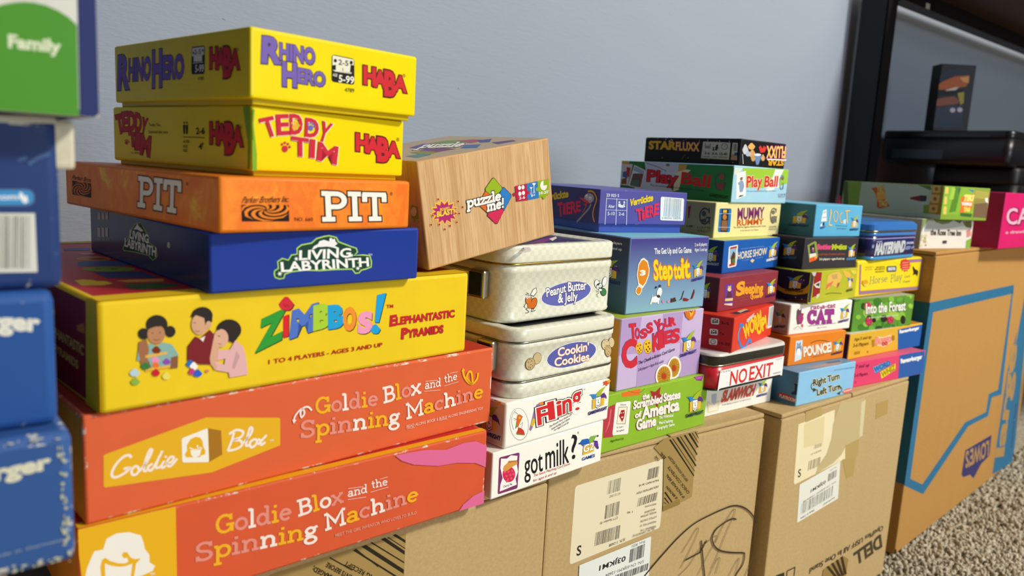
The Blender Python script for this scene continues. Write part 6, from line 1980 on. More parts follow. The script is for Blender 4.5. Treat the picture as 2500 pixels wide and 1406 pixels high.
art(r, (136.7, 100, 23.8), '''
#brand_panel front 0
P 1f5ca8 1738 421 2725 447 2722 5 2679 5 1841 7
T eef0ee 0.06 1834 339 778 16 -25 62|Ravensburger
#title_lettering front 0
P f2c89a 896 338 962 359 1176 324 1494 349 1556 190 1270 114 921 197
T b83a3a 0.05 941 195 579 10 -25 141|Buggo
T f0948a 0.02 941 195 579 10 -25 141|Buggo
#players_lettering front 0
T 8a6410 0.03 150 344 604 -4 6 56|Age 5 and up
T 8a6410 0.03 140 226 535 -5 5 62|3-6 Players
#bug_print front 0
P b0821c 209 131 401 132 414 78 221 77
#bug_print front 0
P b0821c 783 306 883 307 908 166 828 163
#bug_print front 0
P a87a1c 715 84 711 69 692 65 670 74 658 90 663 104 681 109 703 100
#bug_print front 0
P a87a1c 1650 264 1649 237 1632 218 1603 213 1571 224 1543 246 1528 275 1529 303 1546 321 1574 326 1607 316 1635 293
#lid_border top 0
P dcd8c8 6 6 1859 6 1859 120 6 120
P c88a2c 6 120 2728 120 2728 1200 6 1200
''')
r = place('game_box', (0.6906, 0.3305, 0.2538, -0.1131, 0, 0), 'leaf-printed green box with white lettering and red berries', 'game box', 'stacked card game boxes')
card_box(r, 0.0995, 0.1, 0.0306, ('5f9432', '2e4a1c', 'a8a89c', '5f9432'), 0.2)
art(r, (99.5, 100, 30.6), '''
#leaf_print front 0
P a0c84a 561 222 485 221 390 260 319 321 306 374 356 397 446 377 535 324 581 263
P 3f7a28 1138 5 1133 10 1134 48 1175 70 1235 66 1288 38 1305 5
P 3f7a28 1047 51 1000 11 927 5 922 5 852 34 821 86 843 136 909 161 987 149 1042 106
P 3f7a28 480 46 447 5 446 5 303 5 261 14 195 59 193 106 256 135 354 131 443 95
P a0c84a 1638 164 1574 130 1466 134 1365 175 1317 233 1345 281 1436 297 1547 274 1628 221
P 3f7a28 1061 5 1047 43 1094 86 1191 94 1291 61 1346 5
P 5a9a30 1722 276 1676 256 1568 260 1450 286 1376 322 1380 352 1461 360 1581 345 1684 311
P 3f7a28 605 5 347 5 336 12 315 70 362 109 456 112 553 76 608 18
P 8ac040 1673 133 1587 151 1522 197 1510 252 1554 289 1635 292 1716 258 1757 203 1740 154
P 6aa838 1266 5 1286 34 1356 51 1435 39 1487 5
P 8ac040 1413 305 1326 312 1234 361 1180 427 1190 481 1258 498 1353 469 1431 407 1455 343
P 8ac040 508 76 462 68 401 84 355 116 344 150 375 170 431 166 489 141 519 105
P a0c84a 1383 269 1337 240 1236 239 1127 267 1062 310 1070 349 1147 365 1258 351 1351 313
P 6aa838 619 106 545 105 487 125 474 158 510 187 580 199 650 189 689 161 676 128
P 8ac040 849 185 759 168 649 195 572 253 563 315 625 353 731 348 831 303 878 238
P 7fb83a 1985 334 1954 330 1873 342 1822 371 1823 403 1878 423 1959 423 1985 415
P a0c84a 1906 343 1853 352 1810 380 1798 415 1822 440 1871 443 1922 423 1951 389 1945 358
P 6aa838 560 5 548 15 545 57 591 82 663 79 728 48 755 5
P 8ac040 1280 177 1182 178 1114 199 1108 232 1167 261 1263 272 1352 261 1392 232 1363 199
P 2a4a1c 533 189 472 204 433 237 434 273 474 295 535 293 588 267 609 230 587 199
P 7fb83a 1143 218 1073 183 965 189 871 233 835 294 872 344 965 360 1073 334 1143 278
P 5a9a30 775 229 717 206 659 209 626 236 635 274 681 306 743 317 792 301 805 266
P 2a4a1c 1352 335 1283 325 1214 343 1175 381 1185 420 1240 443 1313 439 1371 409 1387 368
P a0c84a 1867 534 1798 524 1728 541 1689 578 1697 607 1887 607 1902 567
P a0c84a 719 373 660 338 560 341 467 378 424 434 450 481 534 499 636 478 709 428
P 6aa838 1499 503 1424 498 1366 514 1353 542 1390 571 1460 586 1531 581 1569 557 1557 526
P 6aa838 590 460 529 458 470 481 441 518 455 552 506 567 570 556 617 524 625 486
P 8ac040 1221 501 1153 509 1098 541 1082 583 1104 607 1215 607 1238 600 1276 560 1270 521
P 5a9a30 951 54 915 14 873 5 856 5 814 24 796 69 815 116 862 143 916 138 951 103
P 6aa838 1126 434 1094 400 1040 390 988 409 962 449 975 490 1021 514 1077 509 1119 478
P 5a9a30 1545 5 1540 9 1504 77 1523 125 1587 131 1666 92 1725 26 1728 5
P 8ac040 199 229 140 233 94 256 80 288 107 314 160 322 216 308 249 278 242 247
P 3f7a28 575 425 557 385 502 368 435 381 388 419 383 464 421 494 486 496 546 469
P 3f7a28 755 415 660 442 597 504 596 571 649 607 756 607 837 562 871 493 839 435
P 2a4a1c 765 5 759 28 807 57 890 65 970 46 1008 11 1005 5
P a0c84a 1319 197 1219 209 1145 251 1131 303 1183 342 1277 349 1370 320 1418 270 1398 221
P 7fb83a 1671 5 1679 26 1729 27 1760 5
P 3f7a28 1323 5 1312 20 1312 60 1354 68 1418 40 1456 5
P 2a4a1c 349 467 336 429 298 411 253 423 222 459 219 502 245 532 289 535 330 510
P 5a9a30 1807 480 1731 454 1652 461 1606 496 1615 544 1674 582 1756 593 1823 571 1843 527
P 5a9a30 1575 360 1550 311 1497 291 1441 310 1408 359 1413 414 1455 451 1513 452 1561 416
P 6aa838 470 449 401 423 335 425 302 455 318 499 375 536 447 549 500 532 509 493
P 6aa838 1146 319 1090 309 1025 326 980 360 978 397 1017 419 1082 415 1141 388 1166 350
P 6aa838 863 242 766 250 680 297 645 361 676 411 760 425 858 396 924 337 926 276
P 3f7a28 166 607 144 583 43 569 5 577 5 607
P a0c84a 987 401 942 379 886 381 846 405 841 441 873 471 927 482 978 468 1002 436
P 2a2418 1118 190 1108 147 1062 123 997 127 939 158 910 203 920 245 965 269 1030 265 1088 235
P 2a2418 1770 121 1765 69 1728 38 1672 42 1619 78 1589 133 1594 185 1631 216 1686 212 1739 176
P 2a2418 754 178 748 152 718 137 678 140 641 159 623 186 630 212 659 227 699 224 736 206
P b0264a 635 160 631 124 606 97 565 84 515 88 466 107 429 138 410 174 414 210 438 236 480 250 529 246 578 228 616 197
P d84a6a 512 195 506 185 488 183 471 192 468 205 482 211 501 207
P d84a6a 609 170 603 159 584 157 567 166 564 179 578 186 598 182
P d84a6a 482 228 476 217 457 216 441 225 438 237 451 244 471 240
P d84a6a 582 128 576 117 558 116 541 125 538 137 552 144 571 140
P d84a6a 542 220 536 209 517 207 500 216 498 229 511 236 531 232
P d84a6a 543 148 537 137 519 135 502 144 499 157 513 164 532 160
P d84a6a 554 149 548 138 529 136 512 145 510 158 523 165 543 161
P d84a6a 493 123 487 112 469 111 452 120 449 133 463 139 482 135
P d84a6a 488 154 482 143 463 142 447 151 444 163 457 170 477 166
P b0264a 1347 154 1344 119 1319 93 1278 80 1228 84 1179 102 1142 133 1123 168 1126 203 1150 229 1192 241 1241 238 1290 220 1328 190
P d84a6a 1287 179 1281 168 1263 167 1246 176 1243 188 1256 195 1276 191
P d84a6a 1316 165 1310 155 1291 153 1274 162 1271 174 1285 181 1304 177
P d84a6a 1185 197 1179 186 1161 184 1144 193 1141 205 1154 212 1174 208
P d84a6a 1228 151 1222 141 1204 139 1187 148 1184 160 1198 167 1217 163
P d84a6a 1290 189 1285 179 1266 177 1249 186 1246 198 1260 205 1279 201
P d84a6a 1195 218 1189 207 1171 206 1154 214 1151 227 1164 233 1184 229
P d84a6a 1246 106 1240 96 1222 94 1205 103 1202 115 1215 122 1235 118
P d84a6a 1275 116 1269 105 1251 104 1234 113 1231 125 1244 132 1264 128
P d84a6a 1211 141 1205 130 1187 129 1170 137 1167 150 1181 156 1200 152
#title_lettering front 0
P c83a5a 534 459 533 427 514 402 482 386 441 382 397 391 357 411 328 439 313 471 314 502 332 528 364 544 405 548 449 539 489 519 519 491
T 2a4a1c 0.06 390 325 1323 -7 -34 186|Into the Forest
T f2f2e6 0.03 390 325 1323 -7 -34 186|Into the Forest
T e0e8d0 0.01 503 229 966 -11 -2 35|a nature food chain game
''')
r = place('game_tin', (0.6952, 0.3342, 0.2844, -0.0309, 0, 0), 'yellow rounded tin with violet border and red starburst', 'tin')
bm = box_bm(0, 0.1301, 0, 0.11, 0, 0.0351, 0.0035, 4); bm.normal_update(); face_mats(bm, OR); Y = tinpaint('f4dc22'); from_bm('body', bm, [Y]*5, r)
art(r, (130.1, 110, 35.1), '''
#frame_border front 0
L c87a3a 64 96 627 193 89
L c87a3a 72 170 92 2560 61
L c87a3a 72 2563 633 2582 77
L c87a3a 70 1652 629 2554 633
L 8c7aa8 37 96 627 193 89
L 8c7aa8 41 170 92 2560 61
L 8c7aa8 41 2563 633 2582 77
L 8c7aa8 40 1652 629 2554 633
#title_lettering front 0
S 5a7878 -0.03 507 236 696 19 -4 150|Horse
S 5a7878 -0.03 1323 228 465 30 -20 165|Play
T 8a8a50 0 1879 299 231 6 -5 49|Card
T 8a8a50 0 1855 202 301 2 -4 45|Game
#maker_logo front 0
P 54585c 1113 485 1121 467 1133 455 1148 447 1167 444 1471 438 1489 440 1501 447 1506 460 1505 478 1498 513 1492 531 1481 544 1467 552 1448 555 1132 560 1114 558 1103 550 1099 538 1102 520
T c8ccd0 0.08 1176 478 286 -3 -14 52|BREYER
#small_print front 0
T 6a5a10 0.02 694 540 329 2 -6 25|MODEL HORSES FOR FUN
T 6a5a10 0.02 649 503 392 -1 -6 25|MODEL HORSES FOR FUN
T 6a5a10 0.02 685 455 337 0 -6 25|MODEL HORSES FOR FUN
#small_print front 0
T 8a7a18 0 279 556 303 0 -6 23|COLLECTIBLE TIN
T 8a7a18 0 289 517 257 0 -6 23|ages 7 to adult
P d8402c 2069 536 2020 513 2046 471 1978 469 1968 430 1900 449 1856 423 1806 459 1741 453 1722 494 1654 510 1670 547 1617 579 1664 602 1639 643 1705 645 1715 684 1782 666 1825 692 1876 657 1941 664 1960 622 2030 607 2013 569
L f0b8a0 10 1700 607 1946 607
L f0b8a0 10 1714 558 1960 558
L f0b8a0 10 1726 513 1973 512
L f0b8a0 10 1739 468 1986 467
#horse_picture front 0
P 3a2414 2167 530 2210 503 2275 460 2399 430 2436 395 2417 308 2369 348 2278 360 2234 329 2248 403 2193 471
P e0a020 232 325 395 332 450 291 418 239 302 221 230 271
P e8d060 323 259 431 246 405 201 319 213
''')
r = place('game_tin', (0.7093, 0.3293, 0.3195, 0.0226, 0, 0), 'shiny blue tin with silver capitals on a navy band', 'tin')
z = 0.0355
lathe_rect('body', 0.1021, 0.1, 0.010, [(0, .0012), (.0005, .0006), (z*.73, .0006)], tinpaint('26265e', None, 1, 0.2), r)
for a, b, c in ((.005, .09, '4a98d0'), (.545, .575, 'a8a0d0'), (.63, .715, '3f7fc8')): lathe_rect('stripe', 0.1021, 0.1, 0.010, [(z*a, .0007), (z*a+.0001, .0004), (z*b-.0001, .0004), (z*b, .0007)], tinpaint(c, None, 1, 0.2), r, False, False)
lathe_rect('lid_seam', 0.1021, 0.1, 0.010, [(z*.73, .0003), (z*.745, -.0003), (z*.775, .0002)], metal('b8ae88'), r)
lathe_rect('lid', 0.1021, 0.1, 0.010, [(z*.775, .0003), (z*.79, 0), (z*.92, 0), (z, .004), (z-.0004, .007)], tinpaint('3a78c4', None, 1, 0.2), r, True, True, None, False)
art(r, (102.1, 100, 35.5), '''
#title_lettering front 0.6
T c4c8cc 0.06 153 105 1285 28 31 198|MASTERMIND
T a8b0d0 0.05 176 330 226 7 -4 25|THE CLASSIC
T b8c0d8 0.06 1533 270 315 5 -7 38|FOR
T 9aa4cc 0.04 1477 164 397 6 46 61|KIDS • 6+
''')
r = place('game_box', (0.8383, 0.3411, 0.3256, -0.172, 0, 0), 'pale box with brown script and garden print under the meadow-printed box', 'game box', 'stacked card game boxes')
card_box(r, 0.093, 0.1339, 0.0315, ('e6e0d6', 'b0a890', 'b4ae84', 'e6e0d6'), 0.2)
art(r, (93, 133.9, 31.5), '''
#garden_print front 0
P 8a9a5a 5 625 229 625 219 563 51 458 5 346
P b4b8b8 219 625 1303 625 1763 617 1813 424 1479 494 803 417 113 355 65 481
P 6a7a4a 364 625 930 625 1077 620 933 548 699 522 451 566
P 6a6a3a 1414 589 1766 605 1803 460 1590 471
P 5a6a40 1077 620 1408 612 1343 540
P c8b080 17 202 12 190 5 188 5 214 6 214
P c8b080 5 54 12 44 8 22 5 21
P d0d0a0 72 198 65 172 37 161 5 172 5 229 21 235 53 224
P d0d0a0 102 66 93 43 62 34 26 44 6 66 15 88 47 97 83 88
P d8c898 229 282 220 264 190 257 157 264 140 281 149 299 178 306 212 299
P d8c898 35 122 28 100 5 92 5 148 18 144
P c8b080 72 261 71 234 56 223 35 234 22 261 23 288 39 299 59 288
P d0d0a0 142 260 130 241 95 233 56 241 36 259 47 278 83 286 122 278
P a8b070 194 225 190 199 167 188 140 199 123 225 128 251 150 261 178 251
P b89a70 256 82 247 68 220 62 190 68 175 83 183 97 210 103 241 97
P c8b080 5 249 23 225 15 200 5 197
P a8b070 220 159 216 132 193 122 166 132 150 159 154 185 176 196 204 185
P b89a70 5 235 10 229 5 217
P d0d0a0 82 194 77 181 60 176 41 181 31 194 35 206 52 212 72 206
P c8b080 194 169 186 141 155 130 119 142 99 169 106 196 137 208 174 196
P d88a80 1625 399 1770 424 1808 279 1673 242
P 8ab040 1674 182 1852 230 1855 221 1855 20 1685 12
P e8b0a0 1804 376 1855 392 1855 258 1846 255
#title_lettering front 0
T 4a3a30 0.03 329 296 1109 -12 -8 118|the Rose Tree Inn
P 4a4038 791 176 941 182 952 116 801 111
#lid_picture top 0
P 4a5a50 5 399 1030 1126 662 768 5 375
P 5a6a58 5 176 1393 1100 1333 895 5 146
''')
r = place('game_box', (0.8486, 0.3286, 0.3571, -0.1779, 0, 0), 'meadow-printed box with orange sign lettering on the tan carton', 'game box', 'stacked card game boxes')
card_box(r, 0.0835, 0.1195, 0.0346, ('86a83a', 'a8b0a0', '8a9a5a', '86a83a'), 0.3)
art(r, (83.5, 119.5, 34.6), '''
#meadow_print front 0
P 8ab83a 5 198 5 687 654 687 1083 660 1160 119 12 111
P 5a8a2c 376 687 430 687 575 684 502 177 273 150
P a8cc50 263 673 388 643 362 426 227 422
P 4a6a50 460 668 580 661 533 534
P 5a7ab0 822 652 1049 636 1042 584
P 9a8a4a 1085 655 1643 626 1665 400 1665 57 1164 66
P 7a6048 1142 353 1632 389 1665 193 1665 57 1152 72
P b0a850 1108 644 1634 620 1634 460 1132 470
P 3f6a30 665 157 1114 142 1091 71 702 88
P f0ece4 1503 480 1604 495 1656 377 1542 410
#tag_symbol front 0
P ecc868 41 553 44 543 48 537 56 533 66 532 134 538 143 540 150 545 153 552 152 562 135 655 132 663 128 669 121 672 112 672 53 667 45 665 39 661 36 654 35 646
#tag_symbol front 0
P ecc868 49 337 51 328 55 322 62 318 71 318 133 322 142 324 148 329 151 336 151 345 134 465 132 472 128 477 122 480 114 481 62 476 55 474 49 470 46 464 45 457
#tag_symbol front 0
P ecc868 77 133 79 124 84 118 91 114 100 113 164 114 173 115 179 119 182 126 182 135 167 258 165 267 160 273 153 277 144 277 81 272 72 270 66 266 63 259 63 250
#title_lettering front 0
P e8742c 642 491 1046 566 1067 468 1075 375 1070 235 902 173 626 156 676 273 634 364
P f0a890 648 388 1011 385 1031 304 708 308
T f4e07a 0.1 722 413 333 3 32 110|TIKI
T f4ecdc 0.08 696 314 342 2 -3 52|TOPPLE
T f0dc60 0.1 786 194 213 -2 1 75|TAG
#side_print left 0
P 4a6030 5 551 5 687 209 687 205 65 52 154
P 7a9a3a 106 687 480 687 474 262 415 41 199 105
P b0b8a0 469 687 1923 687 2059 618 2094 113 619 27 448 122
P c8908a 1583 687 1698 687 1695 655 1595 659
P 5a7a30 1803 687 2093 687 2121 585 2002 615 1819 679
P 9a7428 2085 687 2361 687 2379 99 2094 113 2139 460 2127 675
P 7a9030 1994 269 2125 296 2114 105 2008 106
#side_tag_symbol left 0
P c8a050 2136 573 2138 559 2145 549 2155 543 2169 541 2284 542 2297 544 2307 549 2312 559 2314 572 2312 663 2310 676 2304 686 2302 687 2136 687 2135 684 2133 670
P 8a5a2c 2261 622 2257 598 2241 583 2218 582 2197 595 2187 618 2191 641 2207 656 2230 657 2251 644
#side_tag_symbol left 0
P c8a050 2132 367 2135 352 2142 342 2154 335 2169 332 2282 329 2298 330 2309 337 2316 348 2318 363 2319 471 2317 486 2311 497 2299 504 2284 506 2157 505 2142 502 2132 496 2126 485 2125 470
P 8a5a2c 2261 420 2258 397 2241 381 2218 380 2197 393 2187 416 2191 439 2207 455 2230 456 2251 443
#side_tag_symbol left 0
P c8a050 2129 163 2131 149 2138 139 2148 132 2163 131 2275 133 2290 135 2300 141 2307 152 2309 167 2312 267 2310 282 2304 292 2293 298 2279 300 2158 297 2143 295 2133 288 2127 278 2126 263
P 8a5a2c 2256 218 2253 194 2236 179 2213 177 2192 190 2182 212 2186 236 2202 252 2225 253 2246 240
#side_title_lettering left 0
P c85a24 731 560 1032 642 1077 473 1122 304 1242 198 999 123 919 156 911 290 846 441
P e8a04a 865 461 1074 492 1116 342 908 309
T d8b85a 0.06 877 452 168 23 -10 144|TIKI
T e0c068 0.06 971 169 187 32 -18 124|TAG
#side_arrow_print left 0
P 7a2c24 1670 413 1888 467 1906 346 1685 377
P 3a3438 1888 472 2042 472 2040 354 1906 346
''')
r = place('game_box', (0.9698, 0.3108, 0.3256, 0.0254, 0, 0), 'bright magenta box at the right edge of the tan carton', 'game box', 'stacked card game boxes')
card_box(r, 0.206, 0.1545, 0.0629, ('d41c68', 'a81c4c', 'd41c68', 'd41c68'), 0.4)
art(r, (206, 154.5, 62.9), '''
#title_lettering front 0
T 7a0c40 0.07 366 545 6344 51 -126 353|CARTOONS
T e8b0c4 0.02 332 553 6326 52 -126 352|CARTOONS
#subtitle_lettering front 0
T d8a0b4 0.04 366 340 4573 8 -18 63|a drawing game for artists
''')
r = place('game_box', (-0.2589, 0.2381, 0.2677, -0.0018, 0, 0), 'worn blue box, lowest of the blurred left stack', 'game box', 'blurred boxes of the left stack')
card_box(r, 0.3007, 0.2, 0.0392, ('345a98', '345a98', '345a98', '345a98'), 0.95, 0.003)
art(r, (300.7, 200, 39.2), '''
#brand_lettering front 0
T dcdac0 0.05 5051 541 841 46 3 82|Ravensburger
T 8a9ab0 0.02 5589 130 361 11 1 17|Made in Germany
#worn_edges front 0
P b8bca8 5976 160 5975 147 5974 142 5972 148 5971 161 5972 174 5974 179 5976 173
P b8bca8 5968 186 5965 173 5958 169 5951 176 5948 190 5951 203 5957 208 5965 201
P b8bca8 5976 329 5972 323 5964 324 5958 330 5957 339 5961 344 5968 344 5975 337
P b8bca8 5982 240 5979 226 5972 221 5965 229 5962 244 5965 258 5972 263 5979 255
P b8bca8 5953 655 5952 643 5945 638 5936 642 5931 654 5933 665 5940 670 5948 666
P b8bca8 5959 242 5955 231 5949 228 5945 235 5945 248 5949 259 5954 262 5959 255
P b8bca8 5981 146 5978 139 5972 138 5966 143 5965 152 5968 159 5974 160 5979 155
P b8bca8 5970 658 5969 650 5963 646 5957 649 5953 657 5955 665 5960 669 5966 666
P b8bca8 5968 361 5965 358 5958 359 5953 364 5951 369 5954 372 5961 370 5966 366
P b8bca8 5944 697 5943 689 5940 685 5936 689 5934 698 5935 707 5939 710 5943 706
P b8bca8 5968 619 5963 612 5956 613 5951 620 5951 630 5956 636 5964 636 5968 628
P b8bca8 5981 528 5976 521 5968 521 5961 528 5960 539 5966 546 5974 546 5980 539
P b8bca8 5973 144 5970 140 5965 141 5961 145 5961 151 5963 155 5968 154 5972 150
P b8bca8 5955 537 5954 531 5952 530 5950 532 5950 538 5951 543 5953 545 5955 542
P b8bca8 5957 447 5954 440 5949 438 5947 443 5948 453 5952 460 5956 462 5958 457
P b8bca8 5961 286 5961 277 5959 273 5956 277 5954 287 5954 296 5957 299 5959 295
P b8bca8 5970 132 5965 124 5957 124 5950 130 5947 140 5951 148 5960 149 5967 142
P b8bca8 5965 484 5964 476 5957 471 5949 473 5944 480 5945 488 5952 493 5960 491
P b8bca8 5967 390 5967 376 5965 371 5962 377 5961 391 5961 404 5963 409 5966 403
P b8bca8 5987 56 5984 44 5976 41 5968 48 5964 61 5967 73 5975 76 5983 69
P b8bca8 5977 162 5977 153 5975 149 5972 153 5970 162 5969 171 5971 175 5974 171
P b8bca8 5971 269 5969 264 5967 263 5965 266 5964 271 5966 276 5968 277 5970 274
P b8bca8 5973 382 5975 367 5974 360 5970 366 5966 381 5964 396 5965 403 5969 397
P b8bca8 5982 262 5977 251 5971 248 5968 256 5969 269 5973 280 5979 283 5982 276
P b8bca8 5977 615 5975 605 5969 601 5962 605 5958 615 5960 625 5966 629 5973 625
P b8bca8 5949 206 5951 189 5949 181 5944 188 5939 205 5937 221 5939 229 5944 222
P b8bca8 5963 117 5960 112 5953 109 5945 111 5941 115 5943 120 5951 122 5958 121
P b8bca8 5974 152 5975 143 5973 139 5969 142 5966 151 5965 161 5967 165 5971 161
P b8bca8 5982 5 5971 5 5971 7 5973 11 5978 11 5981 7
P b8bca8 5957 631 5956 627 5954 625 5952 628 5951 633 5952 637 5955 639 5957 636
P b8bca8 5959 694 5959 683 5956 679 5953 684 5952 695 5953 706 5955 711 5958 706
P b8bca8 5953 547 5951 541 5947 539 5943 541 5940 548 5942 554 5946 556 5950 553
P b8bca8 5959 543 5958 535 5955 532 5952 535 5950 544 5951 552 5954 555 5957 551
P b8bca8 5957 403 5953 391 5946 388 5941 396 5940 409 5944 421 5951 425 5956 417
P b8bca8 5942 44 5938 40 5926 39 5914 40 5908 43 5913 47 5924 48 5937 47
P b8bca8 5881 44 5879 41 5873 40 5867 41 5864 44 5866 47 5872 48 5878 47
P b8bca8 5717 25 5714 22 5705 21 5696 22 5692 25 5696 28 5704 29 5713 28
P b8bca8 5801 33 5801 29 5798 27 5795 29 5794 33 5794 38 5796 40 5799 38
P b8bca8 5935 29 5931 25 5920 23 5908 25 5903 28 5907 32 5918 34 5930 32
P b8bca8 5841 47 5838 42 5829 39 5819 42 5815 47 5817 53 5826 55 5836 53
P b8bca8 5746 29 5745 23 5742 20 5738 23 5736 29 5737 35 5740 38 5743 35
P b8bca8 5723 32 5719 27 5709 24 5698 27 5693 32 5696 37 5707 39 5718 37
P b8bca8 5894 28 5892 24 5887 22 5882 24 5879 28 5881 32 5886 34 5891 32
P b8bca8 5766 50 5762 44 5752 42 5742 44 5737 50 5740 55 5750 57 5761 55
P b8bca8 5926 30 5925 25 5921 23 5915 25 5912 30 5914 36 5918 38 5923 36
P b8bca8 5925 48 5920 43 5909 41 5896 43 5890 48 5894 53 5906 56 5919 54
P b8bca8 5900 26 5897 23 5889 22 5881 23 5877 26 5880 29 5888 30 5896 29
P b8bca8 5802 32 5802 26 5799 24 5795 26 5792 32 5793 38 5796 41 5800 38
P b8bca8 5712 62 5710 56 5704 54 5697 56 5694 61 5696 67 5702 69 5708 67
P b8bca8 5714 44 5713 42 5709 41 5706 42 5704 44 5705 47 5708 48 5712 47
P b8bca8 5693 758 5692 754 5689 753 5686 754 5685 758 5686 762 5689 763 5692 762
P b8bca8 5757 774 5755 770 5752 769 5748 770 5747 774 5748 777 5751 779 5755 777
P b8bca8 5734 765 5732 762 5724 760 5716 762 5713 766 5716 769 5723 771 5731 769
P b8bca8 5871 770 5869 767 5862 766 5855 768 5852 771 5854 774 5861 775 5868 774
P b8bca8 5719 770 5717 766 5711 764 5704 766 5701 770 5703 775 5710 776 5716 774
P b8bca8 5862 768 5857 764 5846 762 5835 764 5830 769 5834 773 5845 774 5856 772
P b8bca8 5835 763 5833 759 5826 757 5819 759 5816 764 5819 768 5825 770 5832 768
P b8bca8 5844 764 5840 759 5832 758 5823 760 5819 764 5822 768 5831 770 5840 768
P b8bca8 5818 762 5816 757 5813 755 5809 757 5807 762 5808 767 5812 768 5816 766
P b8bca8 5954 753 5950 750 5939 748 5928 750 5924 753 5928 757 5938 758 5949 756
''')
r = place('game_box', (-0.2602, 0.2431, 0.3069, 0.0079, 0, 0), 'plain blue box with white lettering, third down on the left', 'game box', 'blurred boxes of the left stack')
card_box(r, 0.3002, 0.2, 0.0388, ('27549a', '27549a', '27549a', '27549a'), 0.7, 0.003)
art(r, (300.2, 200, 38.8), '''
#brand_lettering front 0
T e4e4d8 0.05 5150 668 766 -111 5 91|Ravensburger
''')
r = place('game_box', (-0.257, 0.2459, 0.3457, 0.0131, 0, 0), 'navy box with barcode and light blue badge, left edge', 'game box', 'blurred boxes of the left stack')
card_box(r, 0.3001, 0.2, 0.0483, ('243c74', '243c74', 'c8c4b4', 'c8c4b4'), 0.8, 0.003)
from_bm('torn_corner', box_bm(0.3001-0.002, 0.3001+0.0042, 0.0008, 0.012, 0.0483*0.70, 0.0483*0.985, 0.0012), [cardboard('d6d0b8', 'torn_card')], r)
art(r, (300.1, 200, 48.3), '''
#web_badge front 0
P 5a6a8a 5621 512 5623 493 5631 479 5644 470 5664 468 5827 469 5848 472 5862 481 5872 496 5875 516 5873 537 5865 551 5851 559 5830 562 5668 558 5648 555 5633 546 5624 532
P 3a8fcc 5624 512 5625 495 5632 483 5644 476 5661 473 5827 475 5845 478 5858 485 5866 498 5869 516 5867 534 5860 547 5848 554 5830 556 5665 553 5647 550 5635 542 5627 530
T dfe8f0 0.03 5677 502 116 2 1 32|.com
P eef2f4 5803 544 5817 541 5823 523 5838 527 5843 492 5824 483 5810 502 5801 512
#barcode front 0
P dcdcd2 5539 429 5872 430 5873 99 5524 111
B 3a3a3e 34 21 5530 131 308 -10 13 293
#scuff_marks front 0
P 4a6a9a 5848 705 5895 746 5960 770 5953 749 5900 725 5853 688
P 4a6a9a 5797 720 5843 743 5845 723 5809 711
P 3a5484 5879 897 5924 876 5926 866 5881 887
#lid_edge front 0
P d8d6c6 5562 939 5868 961 5989 961 5993 927 5561 905
''')
r = place('game_box', (-0.2488, 0.2394, 0.394, -0.0066, 0, 0), 'white box with green panel and navy border, top left corner', 'game box', 'blurred boxes of the left stack')
card_box(r, 0.2998, 0.2, 0.2001, ('dcdcd2', '27336a', 'dcdcd2', '27336a'), 0.6, 0.002)
art(r, (299.8, 200, 200.1), '''
#blue_border front 0
P 27336a 5898 5 5904 638 5990 654 5991 635 5991 5
#colour_panel front 0
P 4f962e 5337 5 5894 5 5898 474 5860 508 5816 532 5762 550 5708 555 5665 552 5623 542 5580 526 5508 493 5356 394
#category_lettering front 0
T e2e8c8 0.04 5590 320 225 3 1 60|Family
#worn_corner front 0
P c8c0a8 5991 5 5971 5 5991 24
''')
r = place('game_box', (1.245, 0.51, 0.4751, -0.7, 0, 0), 'small dark box with sunset picture standing on a black box', 'game box')
card_box(r, 0.052, 0.026, 0.098, ('10141c', '1c2420', '10141c', '10141c'), 0.1)
art(r, (52, 26, 98), '''
#sunset_picture front 0
P 2a3444 5 1447 5 1608 113 1691 196 1808 555 1843 859 1795 866 1635 432 1548 17 1429
P b0643c 5 1376 144 1468 455 1613 862 1667 880 1539 826 1343 312 1219 5 1203
P d8a060 591 1588 866 1635 878 1443 709 1466
P c8ccc0 216 1198 468 1292 598 1315 515 1198 291 1137
P 141a24 5 1184 251 1183 774 1244 661 1109 5 1011
P 8a5a4a 5 756 5 924 212 987 505 1035 688 916 636 816 17 717
P a8a048 590 1137 783 1180 813 858 723 788
P 3a4458 5 686 806 792 867 143 5 97
P c8ccd8 596 635 586 592 548 564 497 561 452 585 430 626 440 668 478 696 529 699 574 676
P c8ccd8 809 656 799 613 762 585 711 583 666 606 644 647 654 690 691 718 742 720 787 697
P 2a4a5c 175 302 436 349 563 160 340 82
''')
# ------------------------------------------------------------------ the shelving unit and what stands on it
H = 0.3871; BLK = plain('121215', 0.42, 0.3); SH = bpy.data.objects.new('storage_shelf', None); C.objects.link(SH); SH.location = (1.1665, 0.60, 0)
tag(SH, 'black metal storage shelf with brown boards against the wall', 'shelf')
def rel(name, x0, x1, y0, y1, z0, z1, mat, bev=0.0008): return from_bm(name, box_bm(x0-1.1665, x1-1.1665, y0-0.60, y1-0.60, z0, z1, bev), [mat], SH)
bm = box_bm(0, 0.0022, -0.0367, 0.004, 0, 2.2, 0.0004); b2 = box_bm(0, 0.030, -0.0367, -0.0345, 0, 2.2, 0.0004); me = bpy.data.meshes.new('tmp'); b2.to_mesh(me); bm.from_mesh(me); b2.free(); bpy.data.meshes.remove(me)
post = from_bm('post', bm, [BLK], SH)
for z in (H+0.272, H-0.115):
    rel('beam', 1.19, 2.4, 0.572, 0.575, z, z+0.034, BLK); rel('beam_lip', 1.19, 2.4, 0.556, 0.575, z, z+0.003, plain('3a3a38', 0.5))
rel('slot', 1.308, 1.322, 0.5712, 0.5722, H+0.279, H+0.291, plain('c8c4b4'))
WOOD = plain('5a4032', 0.6)
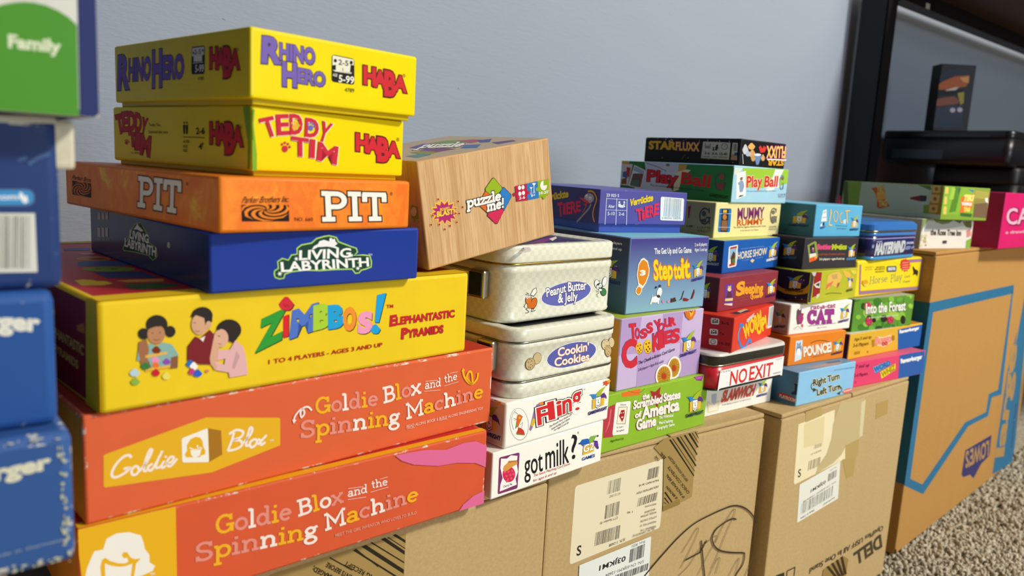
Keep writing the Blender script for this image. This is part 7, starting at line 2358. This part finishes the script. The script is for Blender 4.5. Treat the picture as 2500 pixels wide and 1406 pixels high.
rel('shelf_board', 1.19, 2.4, 0.18, 0.571, H+0.303, H+0.318, WOOD); rel('shelf_board', 1.28, 2.4, 0.18, 0.571, H-0.10, H-0.085, WOOD)
def tray(name, x0, x1, y0, y1, z0, z1, mat, label, cat, mat2):
    o = bpy.data.objects.new(name, None); C.objects.link(o); o.location = (x0, y0, z0); tag(o, label, cat)
    w, d, h = x1-x0, y1-y0, z1-z0
    lathe_rect('body', w, d, 0.012, [(0, .006), (h*.12, .002), (h*.3, .0006), (h*.80, .0006)], mat, o); lathe_rect('lid', w, d, 0.012, [(h*.80, .0002), (h*.82, 0), (h*.96, 0), (h, .002)], mat2, o)
    return o
t = tray('storage_case', 1.243, 1.52, 0.40, 0.585, H+0.038, H+0.088, plain('131316', 0.35), 'flat black case under the small standing box on the shelf', 'case', plain('101214', 0.3))
from_bm('teal_streak', box_bm(-0.0006, 0.0006, 0.09, 0.165, 0.008, 0.022, 0.0003), [plain('2c4650', 0.4)], t); from_bm('teal_streak', box_bm(-0.0006, 0.0006, 0.03, 0.12, 0.0415, 0.0435, 0.0002), [plain('2c4650', 0.4)], t)  # two flat teal streaks on the left side of the case
tray('storage_crate', 1.285, 1.62, 0.40, 0.52, H-0.0848, H+0.038, plain('0c0c0e', 0.5), 'black crate below the flat case on the lower shelf', 'crate', plain('0c0c0e', 0.5))
o = bpy.data.objects.new('toy_package', None); C.objects.link(o); o.location = (1.287, 0.30, H-0.0848); tag(o, 'grey-blue rounded package at right edge behind the magenta box', 'package')
lathe_rect('body', 0.10, 0.07, 0.012, [(0, .002), (.002, 0), (.09, 0), (.112, .006), (.120, .018)], plain('5c6f8c', 0.4), o); lathe_rect('cap', 0.10, 0.07, 0.012, [(.120, .018), (.13, .02), (.138, .024)], plain('74889f', 0.4), o)
o = bpy.data.objects.new('pink_marker', None); C.objects.link(o); o.location = (1.1314, 0.585, 0); tag(o, 'thin pink stick leaning by the wall beside the shelf post', 'marker')
o.location.z = 0
tube('barrel', [(0, 0, 0.0), (0, 0, H-0.0226)], 0.0028, plain('c83a66', 0.4), o); tube('tip', [(0, 0, H-0.0226), (0, 0, H-0.0166)], 0.002, plain('a82c50', 0.4), o)
s = from_bm('lint_scrap', box_bm(-0.005, 0.005, -0.002, 0.002, 0, 0.003, 0.001), [plain('2a2018', 0.9)]); s.location = (1.075, 0.235, 0.002); s.rotation_euler.z = 0.5; tag(s, 'tiny dark scrap lying on the beige carpet', 'debris')

bpy.data.objects.remove(_fo); bpy.data.curves.remove(_fc)
